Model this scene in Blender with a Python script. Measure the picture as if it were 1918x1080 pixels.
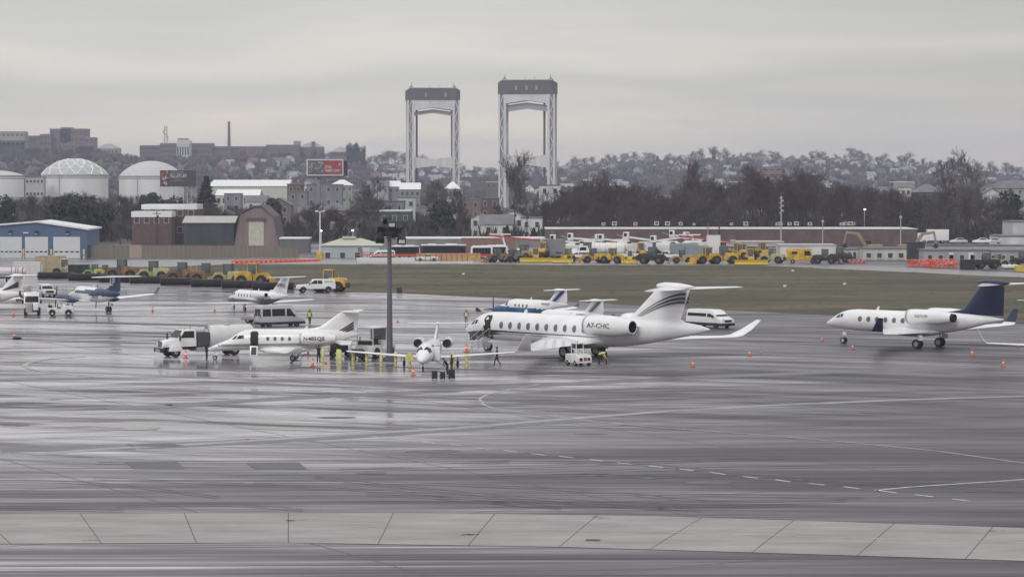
HAZE = 0.000145
import bpy, bmesh, math, random
from mathutils import Vector, Matrix
for o in list(bpy.data.objects): bpy.data.objects.remove(o)
S = bpy.context.scene
COL = S.collection
R = math.radians
PI = math.pi
rnd = random.Random(7)
# ------------------------------------------------------------------ camera
F, CH = 5000.0, 18.3                       # focal length in photo pixels, camera height in metres
PITCH = math.atan(210/5000)
cp, sp = math.cos(PITCH), math.sin(PITCH)
cam_d = bpy.data.cameras.new('camera'); cam = bpy.data.objects.new('camera', cam_d); COL.objects.link(cam)
cam_d.sensor_width = 36; cam_d.lens = 36*F/1918; cam_d.clip_start = 1; cam_d.clip_end = 30000
cam.location = (0, 0, CH); cam.rotation_euler = (PI/2-PITCH, 0, 0)
S.camera = cam
# ------------------------------------------------------------------ sky (overcast) and a veiled sun
SUN_EL, SUN_ROT = R(32), R(200)
W = bpy.data.worlds.new('World'); S.world = W; W.use_nodes = True
nt = W.node_tree; N = nt.nodes; L = nt.links; N.clear()
def nd(tree, typ, **kw):
    n = tree.nodes.new(typ)
    for k, v in kw.items(): setattr(n, k, v)
    return n
out = nd(nt, 'ShaderNodeOutputWorld')
sky = nd(nt, 'ShaderNodeTexSky', sky_type='NISHITA'); sky.sun_disc = False; sky.sun_elevation = SUN_EL; sky.sun_rotation = SUN_ROT
bgs = nd(nt, 'ShaderNodeBackground'); bgs.inputs[1].default_value = 0.05; L.new(sky.outputs[0], bgs.inputs[0])
tc = nd(nt, 'ShaderNodeTexCoord'); sep = nd(nt, 'ShaderNodeSeparateXYZ'); L.new(tc.outputs['Generated'], sep.inputs[0])
asn = nd(nt, 'ShaderNodeMath', operation='ARCSINE'); L.new(sep.outputs[2], asn.inputs[0])
# streaky cloud sheets: noise on (azimuth, elevation*stretch)
cmb = nd(nt, 'ShaderNodeCombineXYZ'); mx = nd(nt, 'ShaderNodeMath', operation='MULTIPLY'); mx.inputs[1].default_value = 9.0
L.new(asn.outputs[0], mx.inputs[0]); L.new(sep.outputs[0], cmb.inputs[0]); L.new(sep.outputs[1], cmb.inputs[1]); L.new(mx.outputs[0], cmb.inputs[2])
ns = nd(nt, 'ShaderNodeTexNoise'); ns.inputs['Scale'].default_value = 5.5; ns.inputs['Detail'].default_value = 5; ns.inputs['Roughness'].default_value = 0.5
ns.inputs['Distortion'].default_value = 0.4
L.new(cmb.outputs[0], ns.inputs['Vector'])
wob = nd(nt, 'ShaderNodeMath', operation='MULTIPLY_ADD'); wob.inputs[1].default_value = 0.055; L.new(ns.outputs[0], wob.inputs[0]); 
off = nd(nt, 'ShaderNodeMath', operation='ADD'); off.inputs[1].default_value = -0.0275; L.new(asn.outputs[0], off.inputs[0]); L.new(off.outputs[0], wob.inputs[2])
cr = nd(nt, 'ShaderNodeValToRGB'); L.new(wob.outputs[0], cr.inputs[0])
e = cr.color_ramp; e.interpolation = 'EASE'
STOPS = [(0.0, (.66,.61,.50)), (0.010, (.71,.65,.53)), (0.020, (.60,.575,.51)), (0.034, (.52,.512,.48)), (0.046, (.63,.605,.55)), (0.056, (.55,.54,.51)), (0.075, (.50,.495,.478)), (0.3, (.66,.655,.66)), (1.0, (.95,.96,.98))]
while len(e.elements) < len(STOPS): e.elements.new(0.5)
for el, (p, c) in zip(e.elements, STOPS): el.position = p; el.color = (*c, 1)
dim = nd(nt, 'ShaderNodeMapRange'); dim.inputs[1].default_value = -0.02; dim.inputs[2].default_value = 0.22; dim.inputs[3].default_value = 1.0; dim.inputs[4].default_value = 0.83
L.new(sep.outputs[0], dim.inputs[0])
bgc = nd(nt, 'ShaderNodeBackground'); L.new(cr.outputs[0], bgc.inputs[0]); L.new(dim.outputs[0], bgc.inputs[1])
mixs = nd(nt, 'ShaderNodeMixShader'); mixs.inputs[0].default_value = 0.93
L.new(bgs.outputs[0], mixs.inputs[1]); L.new(bgc.outputs[0], mixs.inputs[2]); L.new(mixs.outputs[0], out.inputs[0])
sun_d = bpy.data.lights.new('sun', 'SUN'); sun_d.energy = 0.7; sun_d.angle = R(18); sun_d.color = (1, .95, .88)
sun = bpy.data.objects.new('sun', sun_d); COL.objects.link(sun)
sun.rotation_euler = (PI/2-SUN_EL, 0, PI-SUN_ROT + R(0))
S.view_settings.view_transform = 'Standard'; S.view_settings.look = 'None'; S.view_settings.exposure = 0.36; S.view_settings.gamma = 1
S.render.engine = 'CYCLES'
try:
    S.cycles.volume_step_rate = 4; S.cycles.volume_max_steps = 64; S.cycles.max_bounces = 6; S.cycles.volume_bounces = 0
except Exception: pass
# ------------------------------------------------------------------ photo pixel -> place in the world
def Zof(py, Y):
    t = (540-py)/F; return CH + Y*(t*cp-sp)/(cp+t*sp)
def Xof(px, Y, z=0.0):
    return (px-959)/F*(Y*cp-(z-CH)*sp)
def G(px, py):
    t = (540-py)/F; Y = -CH*(cp+t*sp)/(t*cp-sp); return Xof(px, Y, 0), Y
# ------------------------------------------------------------------ materials
MATS = {}
def mat(name, col, rough=0.55, metal=0.0, var=0.12, vscale=1.2, spec=0.5, coat=0.0, bump=0.0, emit=None, stretch=(1,1,1), coord='Object'):
    if name in MATS: return MATS[name]
    m = bpy.data.materials.new(name); m.use_nodes = True; t = m.node_tree
    b = t.nodes['Principled BSDF']
    b.inputs['Roughness'].default_value = rough; b.inputs['Metallic'].default_value = metal
    b.inputs['Specular IOR Level'].default_value = spec; b.inputs['Coat Weight'].default_value = coat
    if emit: b.inputs['Emission Color'].default_value = (*emit[:3], 1); b.inputs['Emission Strength'].default_value = emit[3]
    tcn = nd(t, 'ShaderNodeTexCoord'); mp = nd(t, 'ShaderNodeMapping'); mp.inputs['Scale'].default_value = stretch
    t.links.new(tcn.outputs[coord], mp.inputs[0])
    n = nd(t, 'ShaderNodeTexNoise'); n.inputs['Scale'].default_value = vscale; n.inputs['Detail'].default_value = 4
    t.links.new(mp.outputs[0], n.inputs['Vector'])
    r = nd(t, 'ShaderNodeValToRGB'); e = r.color_ramp
    e.elements[0].position = .3; e.elements[1].position = .7
    e.elements[0].color = (*[max(0, c*(1-var)) for c in col], 1); e.elements[1].color = (*[min(1, c*(1+var)) for c in col], 1)
    t.links.new(n.outputs[0], r.inputs[0]); t.links.new(r.outputs[0], b.inputs['Base Color'])
    if bump:
        bn = nd(t, 'ShaderNodeBump'); bn.inputs['Strength'].default_value = bump; t.links.new(n.outputs[0], bn.inputs['Height']); t.links.new(bn.outputs[0], b.inputs['Normal'])
    MATS[name] = m; return m
def white(): return mat('white_gloss_paint', (.77,.77,.78), .28, var=.055, vscale=.6, coat=.4, stretch=(1,1,2.5))
def glass(): return mat('dark_window_glass', (.018,.020,.024), .14, var=.3, vscale=2, spec=.28)
def rubber(): return mat('tyre_rubber', (.014,.013,.014), .75, var=.3, vscale=6)
def steel(): return mat('bare_steel', (.42,.42,.43), .38, .6, var=.15, vscale=3)
def dark(): return mat('black_painted_metal', (.018,.018,.020), .5, var=.3, vscale=3)
def yellow(): return mat('plant_yellow_paint', (.54,.34,.035), .55, var=.38, vscale=1.6)
# ------------------------------------------------------------------ mesh builder
class MB:
    def __init__(s): s.v = []; s.f = []; s.m = []
    def add(s, vs, fs, mi=0):
        n = len(s.v); s.v += [tuple(p) for p in vs]; s.f += [tuple(i+n for i in f) for f in fs]; s.m += [mi]*len(fs); return s
    def box(s, c, d, mi=0, rz=0.0, ry=0.0, rx=0.0, top=(1,1)):
        M = Matrix.Rotation(rz,4,'Z') @ Matrix.Rotation(ry,4,'Y') @ Matrix.Rotation(rx,4,'X')
        vs = []
        for k in (-1,1):
            a, b = (top if k > 0 else (1,1))
            for i, j in ((-1,-1),(1,-1),(1,1),(-1,1)):
                vs.append(Vector(c) + M @ Vector((i*d[0]/2*a, j*d[1]/2*b, k*d[2]/2)))
        return s.add(vs, [(3,2,1,0),(4,5,6,7),(0,1,5,4),(1,2,6,5),(2,3,7,6),(3,0,4,7)], mi)
    def tube(s, p0, p1, r0, r1=None, n=8, mi=0, cap=True):
        if r1 is None: r1 = r0
        p0, p1 = Vector(p0), Vector(p1); d = (p1-p0)
        if d.length < 1e-6: return s
        d.normalize(); a = d.orthogonal().normalized(); b = d.cross(a)
        vs = [p0 + (a*math.cos(2*PI*i/n)+b*math.sin(2*PI*i/n))*r0 for i in range(n)] + [p1 + (a*math.cos(2*PI*i/n)+b*math.sin(2*PI*i/n))*r1 for i in range(n)]
        fs = [(i, (i+1)%n, n+(i+1)%n, n+i) for i in range(n)]
        if cap: fs += [tuple(range(n-1,-1,-1)), tuple(range(n,2*n))]
        return s.add(vs, fs, mi)
    def path(s, pts, r, n=6, mi=0):
        for a, b in zip(pts, pts[1:]): s.tube(a, b, r, r, n, mi)
        return s
    def lathe(s, o, ax, prof, n=20, mi=0, mats=None, ry=1.0):
        # prof: (t, r) along axis ax from o
        o = Vector(o); ax = Vector(ax).normalized(); a = ax.orthogonal().normalized(); b = ax.cross(a)
        if abs(ax.x) > .9: a = Vector((0,0,1)); b = ax.cross(a)
        vs = []
        for t, r in prof:
            for i in range(n):
                w = 2*PI*i/n; vs.append(o + ax*t + (a*math.cos(w)*ry + b*math.sin(w))*r)
        base = len(s.v); s.v += [tuple(p) for p in vs]
        for k in range(len(prof)-1):
            for i in range(n):
                s.f.append((base+k*n+i, base+k*n+(i+1)%n, base+(k+1)*n+(i+1)%n, base+(k+1)*n+i)); s.m.append(mats[k] if mats else mi)
        return s
    def prism(s, prof, hw, mi=0, tp=None, yc=0.0):
        # side outline in x,z pushed to +-hw in y, narrowed by tp(x,z)
        n = len(prof); tp = tp or (lambda x, z: 1.0)
        vs = [(x, yc-hw*tp(x,z), z) for x, z in prof] + [(x, yc+hw*tp(x,z), z) for x, z in prof]
        fs = [tuple(range(n)), tuple(range(2*n-1, n-1, -1))] + [(i, i+n, (i+1)%n+n, (i+1)%n) for i in range(n)]
        return s.add(vs, fs, mi)
    def side(s, poly, hw, sd, mi=0, tp=None, off=.012, th=.01):
        tp = tp or (lambda x, z: 1.0)
        n = len(poly)
        vs = [(x, sd*(hw*tp(x,z)+off), z) for x, z in poly] + [(x, sd*(hw*tp(x,z)-.03), z) for x, z in poly]
        fs = [tuple(range(n))] + [(i, (i+1)%n, (i+1)%n+n, i+n) for i in range(n)]
        return s.add(vs, fs, mi)
    def build(s, name, mats, parent=None, smooth=False, bev=0.0, loc=None, ang=35):
        me = bpy.data.meshes.new(name); me.from_pydata(s.v, [], s.f)
        if not isinstance(mats, (list, tuple)): mats = [mats]
        for m in mats: me.materials.append(m)
        me.polygons.foreach_set('material_index', s.m)
        bm = bmesh.new(); bm.from_mesh(me)
        if bev:
            bmesh.ops.remove_doubles(bm, verts=bm.verts, dist=1e-4)
            bmesh.ops.recalc_face_normals(bm, faces=bm.faces)
            es = [e for e in bm.edges if len(e.link_faces) == 2 and e.calc_face_angle(0) > R(28)]
            bmesh.ops.bevel(bm, geom=es, offset=bev, segments=2, affect='EDGES', profile=.6, clamp_overlap=True)
        else: bmesh.ops.recalc_face_normals(bm, faces=bm.faces)
        bm.to_mesh(me); bm.free()
        if smooth or bev:
            me.polygons.foreach_set('use_smooth', [True]*len(me.polygons)); me.set_sharp_from_angle(angle=R(ang))
        me.update()
        o = bpy.data.objects.new(name, me); COL.objects.link(o)
        if parent: o.parent = parent
        if loc: o.location = loc
        return o
def tag(o, label, cat, group=None):
    o['label'] = label; o['category'] = cat
    if group: o['group'] = group
    return o
def thing(name, label, cat, loc=(0,0,0), rz=0.0, group=None, k=1.0):
    o = bpy.data.objects.new(name, None); COL.objects.link(o); o.empty_display_size = .5
    o.location = loc; o.rotation_euler = (0, 0, rz); o.scale = (k,k,k)
    return tag(o, label, cat, group)
def copy_tree(o, parent=None):
    c = o.copy(); COL.objects.link(c); c.parent = parent
    for ch in list(o.children): copy_tree(ch, c)
    return c
def struct(o): o['kind'] = 'structure'; return o
def stuff(o): o['kind'] = 'stuff'; return o
def text_mesh(txt, h, bold=0.0):
    cu = bpy.data.curves.new('letters', 'FONT'); cu.body = txt; cu.size = h*1.37; cu.offset = bold; cu.resolution_u = 2
    ob = bpy.data.objects.new('letters', cu); COL.objects.link(ob); bpy.context.view_layer.update()
    me = bpy.data.meshes.new_from_object(ob.evaluated_get(bpy.context.evaluated_depsgraph_get()))
    vs = [tuple(v.co) for v in me.vertices]; fs = [tuple(p.vertices) for p in me.polygons]
    bpy.data.objects.remove(ob); bpy.data.curves.remove(cu); bpy.data.meshes.remove(me)
    w = max(v[0] for v in vs) if vs else 0
    return vs, fs, w
# ------------------------------------------------------------------ terrain
RIDGE = [(-500,300),(0,300),(190,301),(260,311),(450,312),(600,314),(750,318),(900,332),(1000,328),(1100,318),(1250,311),(1400,306),(1600,309),(1750,322),(1918,338),(2400,345)]
def lerp_tab(tab, x):
    if x <= tab[0][0]: return tab[0][1]
    for (a, p), (b, q) in zip(tab, tab[1:]):
        if x <= b: return p + (q-p)*(x-a)/(b-a)
    return tab[-1][1]
def terr(X, Y):
    px = 959 + X/Y*F
    H = CH + (330-lerp_tab(RIDGE, px))*3200/F
    u = min(1, max(0, (Y-1750)/(1450 - 600*min(1, max(0, (760-px)/150))))); u = u*u*(3-2*u)
    if Y > 3200: u = max(.55, 1 - (Y-3200)/3500)
    return max(0, H)*u + (math.sin(X*.011+Y*.004)*1.2 + math.sin(X*.023-Y*.009)*.8)*u
# ================================================================== THE SETTING
def sheet(name, pts_px, z, m, steps=None):
    b = MB(); vs = [(*G(*p), z) for p in pts_px]; b.add(vs, [tuple(range(len(vs)))]); return struct(b.build(name, m))
# --- wet apron material: two sets of long streaks, worn/dry and wet patches, sky sheen partly in the colour
def apron_mat():
    m = bpy.data.materials.new('wet_apron_asphalt'); m.use_nodes = True; t = m.node_tree; l = t.links; b = t.nodes['Principled BSDF']
    tcn = nd(t, 'ShaderNodeTexCoord')
    def streak(ang, sx, sy, sc, detail=4, dist=.5, seed=0.0):
        mp = nd(t, 'ShaderNodeMapping', vector_type='TEXTURE'); mp.inputs['Rotation'].default_value = (0,0,ang); mp.inputs['Scale'].default_value = (sx, sy, 1); mp.inputs['Location'].default_value = (seed, seed*.7, 0)
        l.new(tcn.outputs['Object'], mp.inputs[0])
        n = nd(t, 'ShaderNodeTexNoise'); n.inputs['Scale'].default_value = sc; n.inputs['Detail'].default_value = detail; n.inputs['Distortion'].default_value = dist; n.inputs['Roughness'].default_value = .62
        l.new(mp.outputs[0], n.inputs['Vector']); return n.outputs[0]
    def ramp(x, stops):
        r = nd(t, 'ShaderNodeValToRGB'); e = r.color_ramp
        while len(e.elements) < len(stops): e.elements.new(.5)
        for el, (p, c) in zip(e.elements, stops): el.position = p; el.color = (c, c, c, 1) if not isinstance(c, tuple) else (*c, 1)
        l.new(x, r.inputs[0]); return r.outputs[0]
    def mix(f, a, bb):
        n = nd(t, 'ShaderNodeMix', data_type='RGBA'); l.new(f, n.inputs[0])
        for v, i in ((a, 6), (bb, 7)):
            if isinstance(v, tuple): n.inputs[i].default_value = (*v, 1)
            else: l.new(v, n.inputs[i])
        return n.outputs[2]
    def math2(op, a, b2, cl=False):
        n = nd(t, 'ShaderNodeMath', operation=op); n.use_clamp = cl
        for v, i in ((a, 0), (b2, 1)):
            if isinstance(v, float): n.inputs[i].default_value = v
            else: l.new(v, n.inputs[i])
        return n.outputs[0]
    # near zone (Y < 175 m): fine streaks across the view; far zone: lanes at -42 degrees
    sp_ = nd(t, 'ShaderNodeSeparateXYZ'); l.new(tcn.outputs['Object'], sp_.inputs[0])
    zone = nd(t, 'ShaderNodeMapRange'); zone.inputs[1].default_value = 170; zone.inputs[2].default_value = 205; l.new(math2('SUBTRACT', sp_.outputs[1], math2('MULTIPLY', sp_.outputs[0], .55)), zone.inputs[0])
    lane = streak(R(-27), 44, 3.4, 1.0, 7, .5)
    lane2 = streak(R(-14), 80, 11.0, 1.0, 5, .7, 31.)
    cross = streak(R(18), 60, 4.5, 1.0, 6, .5, 77.)
    nearf = streak(R(1), 30, .9, 1.0, 8, .3, 13.)
    nearb = streak(R(-2), 60, 7.0, 1.0, 4, .4, 53.)
    big = streak(0, 70, 70, 1.0, 3, .5, 11.)
    grit = streak(0, 1, 1, 6.0, 6, 0)
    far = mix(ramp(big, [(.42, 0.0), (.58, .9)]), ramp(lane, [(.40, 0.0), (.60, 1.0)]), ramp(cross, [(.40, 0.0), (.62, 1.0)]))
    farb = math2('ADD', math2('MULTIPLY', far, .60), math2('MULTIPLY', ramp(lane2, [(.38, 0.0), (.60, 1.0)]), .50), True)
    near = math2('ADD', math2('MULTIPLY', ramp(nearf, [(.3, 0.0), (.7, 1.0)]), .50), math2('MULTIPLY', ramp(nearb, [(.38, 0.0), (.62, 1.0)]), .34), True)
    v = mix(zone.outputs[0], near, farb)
    # left part wetter; its paler colour also paints the sky's reflection
    lft = nd(t, 'ShaderNodeMapRange'); lft.inputs[1].default_value = 30; lft.inputs[2].default_value = -10; lft.inputs[3].default_value = .68; lft.inputs[4].default_value = 1.18; l.new(sp_.outputs[0], lft.inputs[0])
    v = math2('MULTIPLY', v, lft.outputs[0])
    base = ramp(v, [(0.0, (.018,.014,.019)), (.28, (.054,.046,.058)), (.62, (.145,.130,.152)), (1.0, (.50,.475,.495))])  # pale end of the ramp paints bright sky mirrored in wet streaks
    # standing water: sharp-edged long puddles, mostly on the left half
    pud = math2('MULTIPLY', ramp(math2('ADD', math2('MULTIPLY', streak(R(-21), 40, 3.6, 1.0, 6, .7, 201.), .7), math2('MULTIPLY', streak(R(-8), 90, 22, 1.0, 3, .4, 91.), .3)), [(.505, 0.0), (.545, 1.0)]), zone.outputs[0])
    pl = nd(t, 'ShaderNodeMapRange'); pl.inputs[1].default_value = 12; pl.inputs[2].default_value = -14; pl.inputs[3].default_value = .22; pl.inputs[4].default_value = 1.0; l.new(sp_.outputs[0], pl.inputs[0])
    pud = math2('MULTIPLY', pud, pl.outputs[0])
    fine = streak(R(2), 14, .45, 1.0, 6, .2, 313.)
    base = mix(math2('MULTIPLY', pud, .75), base, (.20,.19,.195))
    fm = nd(t, 'ShaderNodeMix', data_type='RGBA', blend_type='MULTIPLY'); fm.inputs[0].default_value = 1; l.new(base, fm.inputs[6]); l.new(ramp(fine, [(.38, .50), (.5, .98), (.62, 1.5)]), fm.inputs[7]); base = fm.outputs[2]
    g2 = ramp(grit, [(.3, .86), (.7, 1.1)])
    mm = nd(t, 'ShaderNodeMix', data_type='RGBA', blend_type='MULTIPLY'); mm.inputs[0].default_value = 1; l.new(base, mm.inputs[6]); l.new(g2, mm.inputs[7])
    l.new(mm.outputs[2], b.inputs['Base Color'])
    rgh = mix(pud, ramp(v, [(0.0, .50), (.5, .42), (1.0, .24)]), (.10,.10,.10)); l.new(rgh, b.inputs['Roughness'])
    l.new(ramp(v, [(0.0, .16), (.5, .28), (1.0, .65)]), b.inputs['Specular IOR Level'])
    bn = nd(t, 'ShaderNodeBump'); bn.inputs['Strength'].default_value = .12; bn.inputs['Distance'].default_value = .02; l.new(grit, bn.inputs['Height']); l.new(bn.outputs[0], b.inputs['Normal'])
    return m
# ground as one sheet to the horizon with the town's hills
b = MB(); xs = [-7000,-3000,-1500]+[ -1000+50*i for i in range(41)]+[1500,3000,7000]; ys = [-200, 300, 700, 1200, 1700]+[1750+50*i for i in range(30)]+[3300,3500,3800,4300,5200,7000,12000]
vs = []
for y in ys:
    for x in xs: vs.append((x, y, terr(x, max(y, 1)) - .05))
nx = len(xs); fs = [(j*nx+i, j*nx+i+1, (j+1)*nx+i+1, (j+1)*nx+i) for j in range(len(ys)-1) for i in range(nx-1)]
b.add(vs, fs); struct(b.build('ground', mat('winter_scrub_ground', (.085,.078,.066), .9, var=.35, vscale=.02), smooth=True))
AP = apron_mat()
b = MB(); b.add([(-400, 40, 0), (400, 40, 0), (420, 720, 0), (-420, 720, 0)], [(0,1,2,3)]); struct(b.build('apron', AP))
# tar-sealed lane joints of the apron
b = MB(); dA = Vector((76,44,0)).normalized(); dB = Vector((-dA.y,dA.x,0))
for i in range(-9, 12):
    c = Vector((0,250,0)) + dB*i*22.5; n = dB*.05; b.add([c-dA*140-n+Vector((0,0,.004)), c+dA*140-n+Vector((0,0,.004)), c+dA*140+n+Vector((0,0,.004)), c-dA*140+n+Vector((0,0,.004))], [(0,1,2,3)])
for i in range(-7, 8):
    c = Vector((0,250,0)) + dA*i*22.5; n = dA*.05; b.add([c-dB*110-n+Vector((0,0,.005)), c+dB*110-n+Vector((0,0,.005)), c+dB*110+n+Vector((0,0,.005)), c-dB*110+n+Vector((0,0,.005))], [(0,1,2,3)])
struct(b.build('apron_joints', mat('apron_tar_joint', (.045,.04,.045), .5)))
# grass infield
def grass_mat():
    m = mat('winter_grass', (.082,.073,.044), .9, var=.3, vscale=.085, stretch=(.22,.8,1), spec=.2)
    t = m.node_tree; r = [n for n in t.nodes if n.type == 'VALTORGB'][0]
    e = r.color_ramp; e.elements.new(.5)
    for el, (p, c) in zip(e.elements, [(.42, (.058,.066,.036)), (.5, (.090,.082,.050)), (.58, (.130,.106,.068))]): el.position = p; el.color = (*c, 1)
    n = [n for n in t.nodes if n.type == 'TEX_NOISE'][0]; n.inputs['Detail'].default_value = 9; n.inputs['Roughness'].default_value = .68
    return m
GR = grass_mat()
far_edge = [(-60,500),(300,500),(440,494),(620,494),(670,495),(900,494),(1060,496),(1300,496),(1440,497),(1560,503),(1700,509),(1800,514),(1990,522)]
near_edge = [(1990,610),(1700,597),(1440,585),(1200,572),(1000,561),(850,554),(740,549),(625,547),(560,543),(480,538),(330,530),(100,518),(-60,514)]
b = MB()
def curve(tab, px): return lerp_tab(sorted(tab), px)
pts = []; NX = 60
for i in range(NX+1):
    px = -60 + 2050*i/NX; ya, yb = curve(far_edge, px), curve(near_edge, px)
    for j in range(6):
        py = yb + (ya-yb)*j/5; X, Y = G(px, py); pts.append((X, Y, .006 + (.18*math.sin(PI*j/5)**.6)))
b.add(pts, [(i*6+j, (i+1)*6+j, (i+1)*6+j+1, i*6+j+1) for i in range(NX) for j in range(5)])
struct(b.build('grass', GR, smooth=True))
# tufts and dead weeds that roughen the grass
b = MB(); r_ = random.Random(5)
for i in range(2500):
    px = r_.uniform(-30, 1950); ya, yb = curve(far_edge, px), curve(near_edge, px); u = r_.random(); py = yb + (ya-yb)*u
    X, Y = G(px, py); z = .006 + .18*math.sin(PI*u)**.6; h = r_.uniform(.02, .07); w = r_.uniform(.4, 1.6)
    b.add([(X-w, Y, z-.05), (X+w, Y, z-.05), (X+w*.3, Y+.15, z+h), (X-w*.5, Y+.1, z+h*.8)], [(0,1,2,3)], i % 3)
o = stuff(b.build('grass_tufts', [mat('dry_tuft', (.120,.102,.066), .95, var=.25), mat('green_tuft', (.078,.075,.046), .95), mat('brown_tuft', (.094,.079,.054), .95)])); o['label'] = 'low tufts of winter grass over the infield'
# perimeter road behind the grass (lighter, wet)
RD = mat('perimeter_road_asphalt', (.19,.185,.19), .30, var=.18, vscale=.08, stretch=(.3,1,1))
road_back = [(-60,487),(300,487),(600,486),(640,487),(1440,491),(1560,496),(1700,501),(1800,506),(1990,514)]
b = MB(); pts = []
for i in range(41):
    px = -60 + 2050*i/40
    for yy in (curve(far_edge, px)+.4, curve(road_back, px)): X, Y = G(px, yy); pts.append((X, Y, .012))
b.add(pts, [(2*i, 2*i+2, 2*i+3, 2*i+1) for i in range(40)]); struct(b.build('road', RD))
# --- curved concrete strip in the foreground
top_e = [(-120,962),(0,962),(400,960),(800,960),(1200,965),(1560,976),(1918,988),(2040,993)]
bot_e = [(-120,1020),(0,1018),(540,1016),(1050,1024),(1400,1034),(1918,1050),(2040,1055)]
CONC = mat('worn_concrete', (.272,.264,.250), .6, var=.30, vscale=.5, stretch=(.3,1,1), bump=.1)
t = CONC.node_tree; n = [n for n in t.nodes if n.type == 'TEX_NOISE'][0]; n.inputs['Detail'].default_value = 9; n.inputs['Roughness'].default_value = .7
b = MB(); pts = []
for i in range(61):
    px = -120 + 2160*i/60
    for yy in (curve(bot_e, px), curve(top_e, px)): X, Y = G(px, yy); pts.append((X, Y, .010))
b.add(pts, [(2*i, 2*i+2, 2*i+3, 2*i+1) for i in range(60)]); struct(b.build('concrete_strip', CONC))
def strip_line(b, pl, w, z=.016, mi=0):
    P = [Vector((*G(*p), z)) for p in pl]
    for a, c in zip(P, P[1:]):
        d = (c-a); d.z = 0; d.normalize(); n = Vector((-d.y, d.x, 0))*w/2
        b.add([a-n, c-n, c+n, a+n], [(0,1,2,3)], mi)
b = MB()
for (x0, x1) in ((-42,20),(150,190),(345,368),(540,540),(737,708),(927,877),(1119,1047),(1315,1216),(1487,1408),(1675,1605),(1860,1808)):
    strip_line(b, [(x0, curve(top_e, x0)), (x1, curve(bot_e, x1))], .045)
for tb in (top_e, bot_e): strip_line(b, [(-120+2160*i/40, curve(tb, -120+2160*i/40)) for i in range(41)], .07)
strip_line(b, [(1097,1011),(1124,1011.5)], .7)
for (sx, sy, n_) in ((540,975,8),(868,1001,10),(1112,969,5),(1858,993,5),(160,1012,5)):
    for i in range(n_): x_ = sx+rnd.uniform(-8,22); y_ = sy+rnd.uniform(-1.5,1.5); strip_line(b, [(x_,y_),(x_+rnd.uniform(4,14),y_+rnd.uniform(-.4,.4))], rnd.uniform(.04,.18))
struct(b.build('pavement_joints', mat('tar_joint', (.055,.05,.05), .7)))
b = MB(); strip_line(b, [(-120,984),(0,984),(400,984),(800,986),(1200,995),(1560,1006),(1918,1016)], .10, z=.020); struct(b.build('edge_line', mat('pale_line_paint', (.58,.57,.52), .6, var=.25)))
# --- paint on the apron
WP = mat('worn_white_paint', (.62,.62,.60), .45, var=.3, vscale=1.5); YP = mat('worn_yellow_paint', (.33,.325,.28), .5, var=.35, vscale=.6)
b = MB()
dash = [(697,817,727,820),(744,822,771,825),(790,827,815,830),(844,832,865,834),(890,838,915,841),(943,843,968,846),(995,849,1020,852),(1047,854,1073,857),(1105,860,1128,863),(1156,866,1183,869),(1215,872,1242,875),(1272,878,1299,881),(1330,884,1358,888),(1392,892,1420,895),(1452,898,1480,902),(1515,905,1544,908),(1580,911,1610,915),(1639,917,1680,923),(1714,926,1748,930),(1784,934,1816,938)]
for a, c, d, e_ in dash: strip_line(b, [(a, c), (d, e_)], .20)
for x in range(310, 880, 82): strip_line(b, [(x, 841.5), (x+34, 841.5)], .12)
strip_line(b, [(1640,918),(1700,912),(1790,906),(1873,901),(1875,900.5),(1940,896)], .22)
struct(b.build('dashed_lane_marking', WP))
b = MB()
strip_line(b, [(60,851),(200,840),(420,828),(620,815),(860,801),(1060,784),(1260,769),(1480,757),(1700,748),(1940,741)], 1.25, z=.010)
struct(b.build('pale_pavement_seam', mat('scraped_seam', (.24,.235,.235), .32, var=.3, vscale=.3)))
b = MB()
strip_line(b, [(1075,785),(1120,790),(1240,801),(1400,812),(1600,829),(1760,845),(1940,870)], .28, z=.018)
strip_line(b, [(1010,719),(960,729),(915,738),(900,745),(899,750),(905,757),(925,765),(975,773),(1050,781),(1110,787)], .28, z=.018)
strip_line(b, [(160,668),(90,672),(55,679),(45,685),(52,690),(90,697),(190,707)], .5, z=.018)
strip_line(b, [(0,800),(60,802),(230,803)], .14, z=.018)
v_ = [G(*p) for p in ((228,803),(240,799.5),(302,800),(292,804.5),(236,805))]; b.add([(x, y, .019) for x, y in v_], [(0,1,2,3,4)])
struct(b.build('taxi_guide_marking', YP))
b = MB()
strip_line(b, [(200,765),(330,760),(430,752),(600,742),(800,733),(1000,722),(1300,706),(1550,697),(1940,688)], 3.0, z=.007)
strip_line(b, [(0,842),(250,836),(480,826),(700,813),(900,799),(1080,785)], 3.4, z=.007)
struct(b.build('dark_pavement_seam', mat('wet_tar_band', (.060,.056,.060), .34, var=.3, vscale=.2)))
for (a, c, w_) in ((233,347,0),(459,575,0)):
    b = MB(); q = [(a,866),(a+100,865),(c,878),(a+18,878)]; b.add([(*G(*p), .014) for p in q], [(0,1,2,3)]); struct(b.build('asphalt_patch', mat('fresh_asphalt_patch', (.045,.043,.045), .45, var=.3)))

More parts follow.
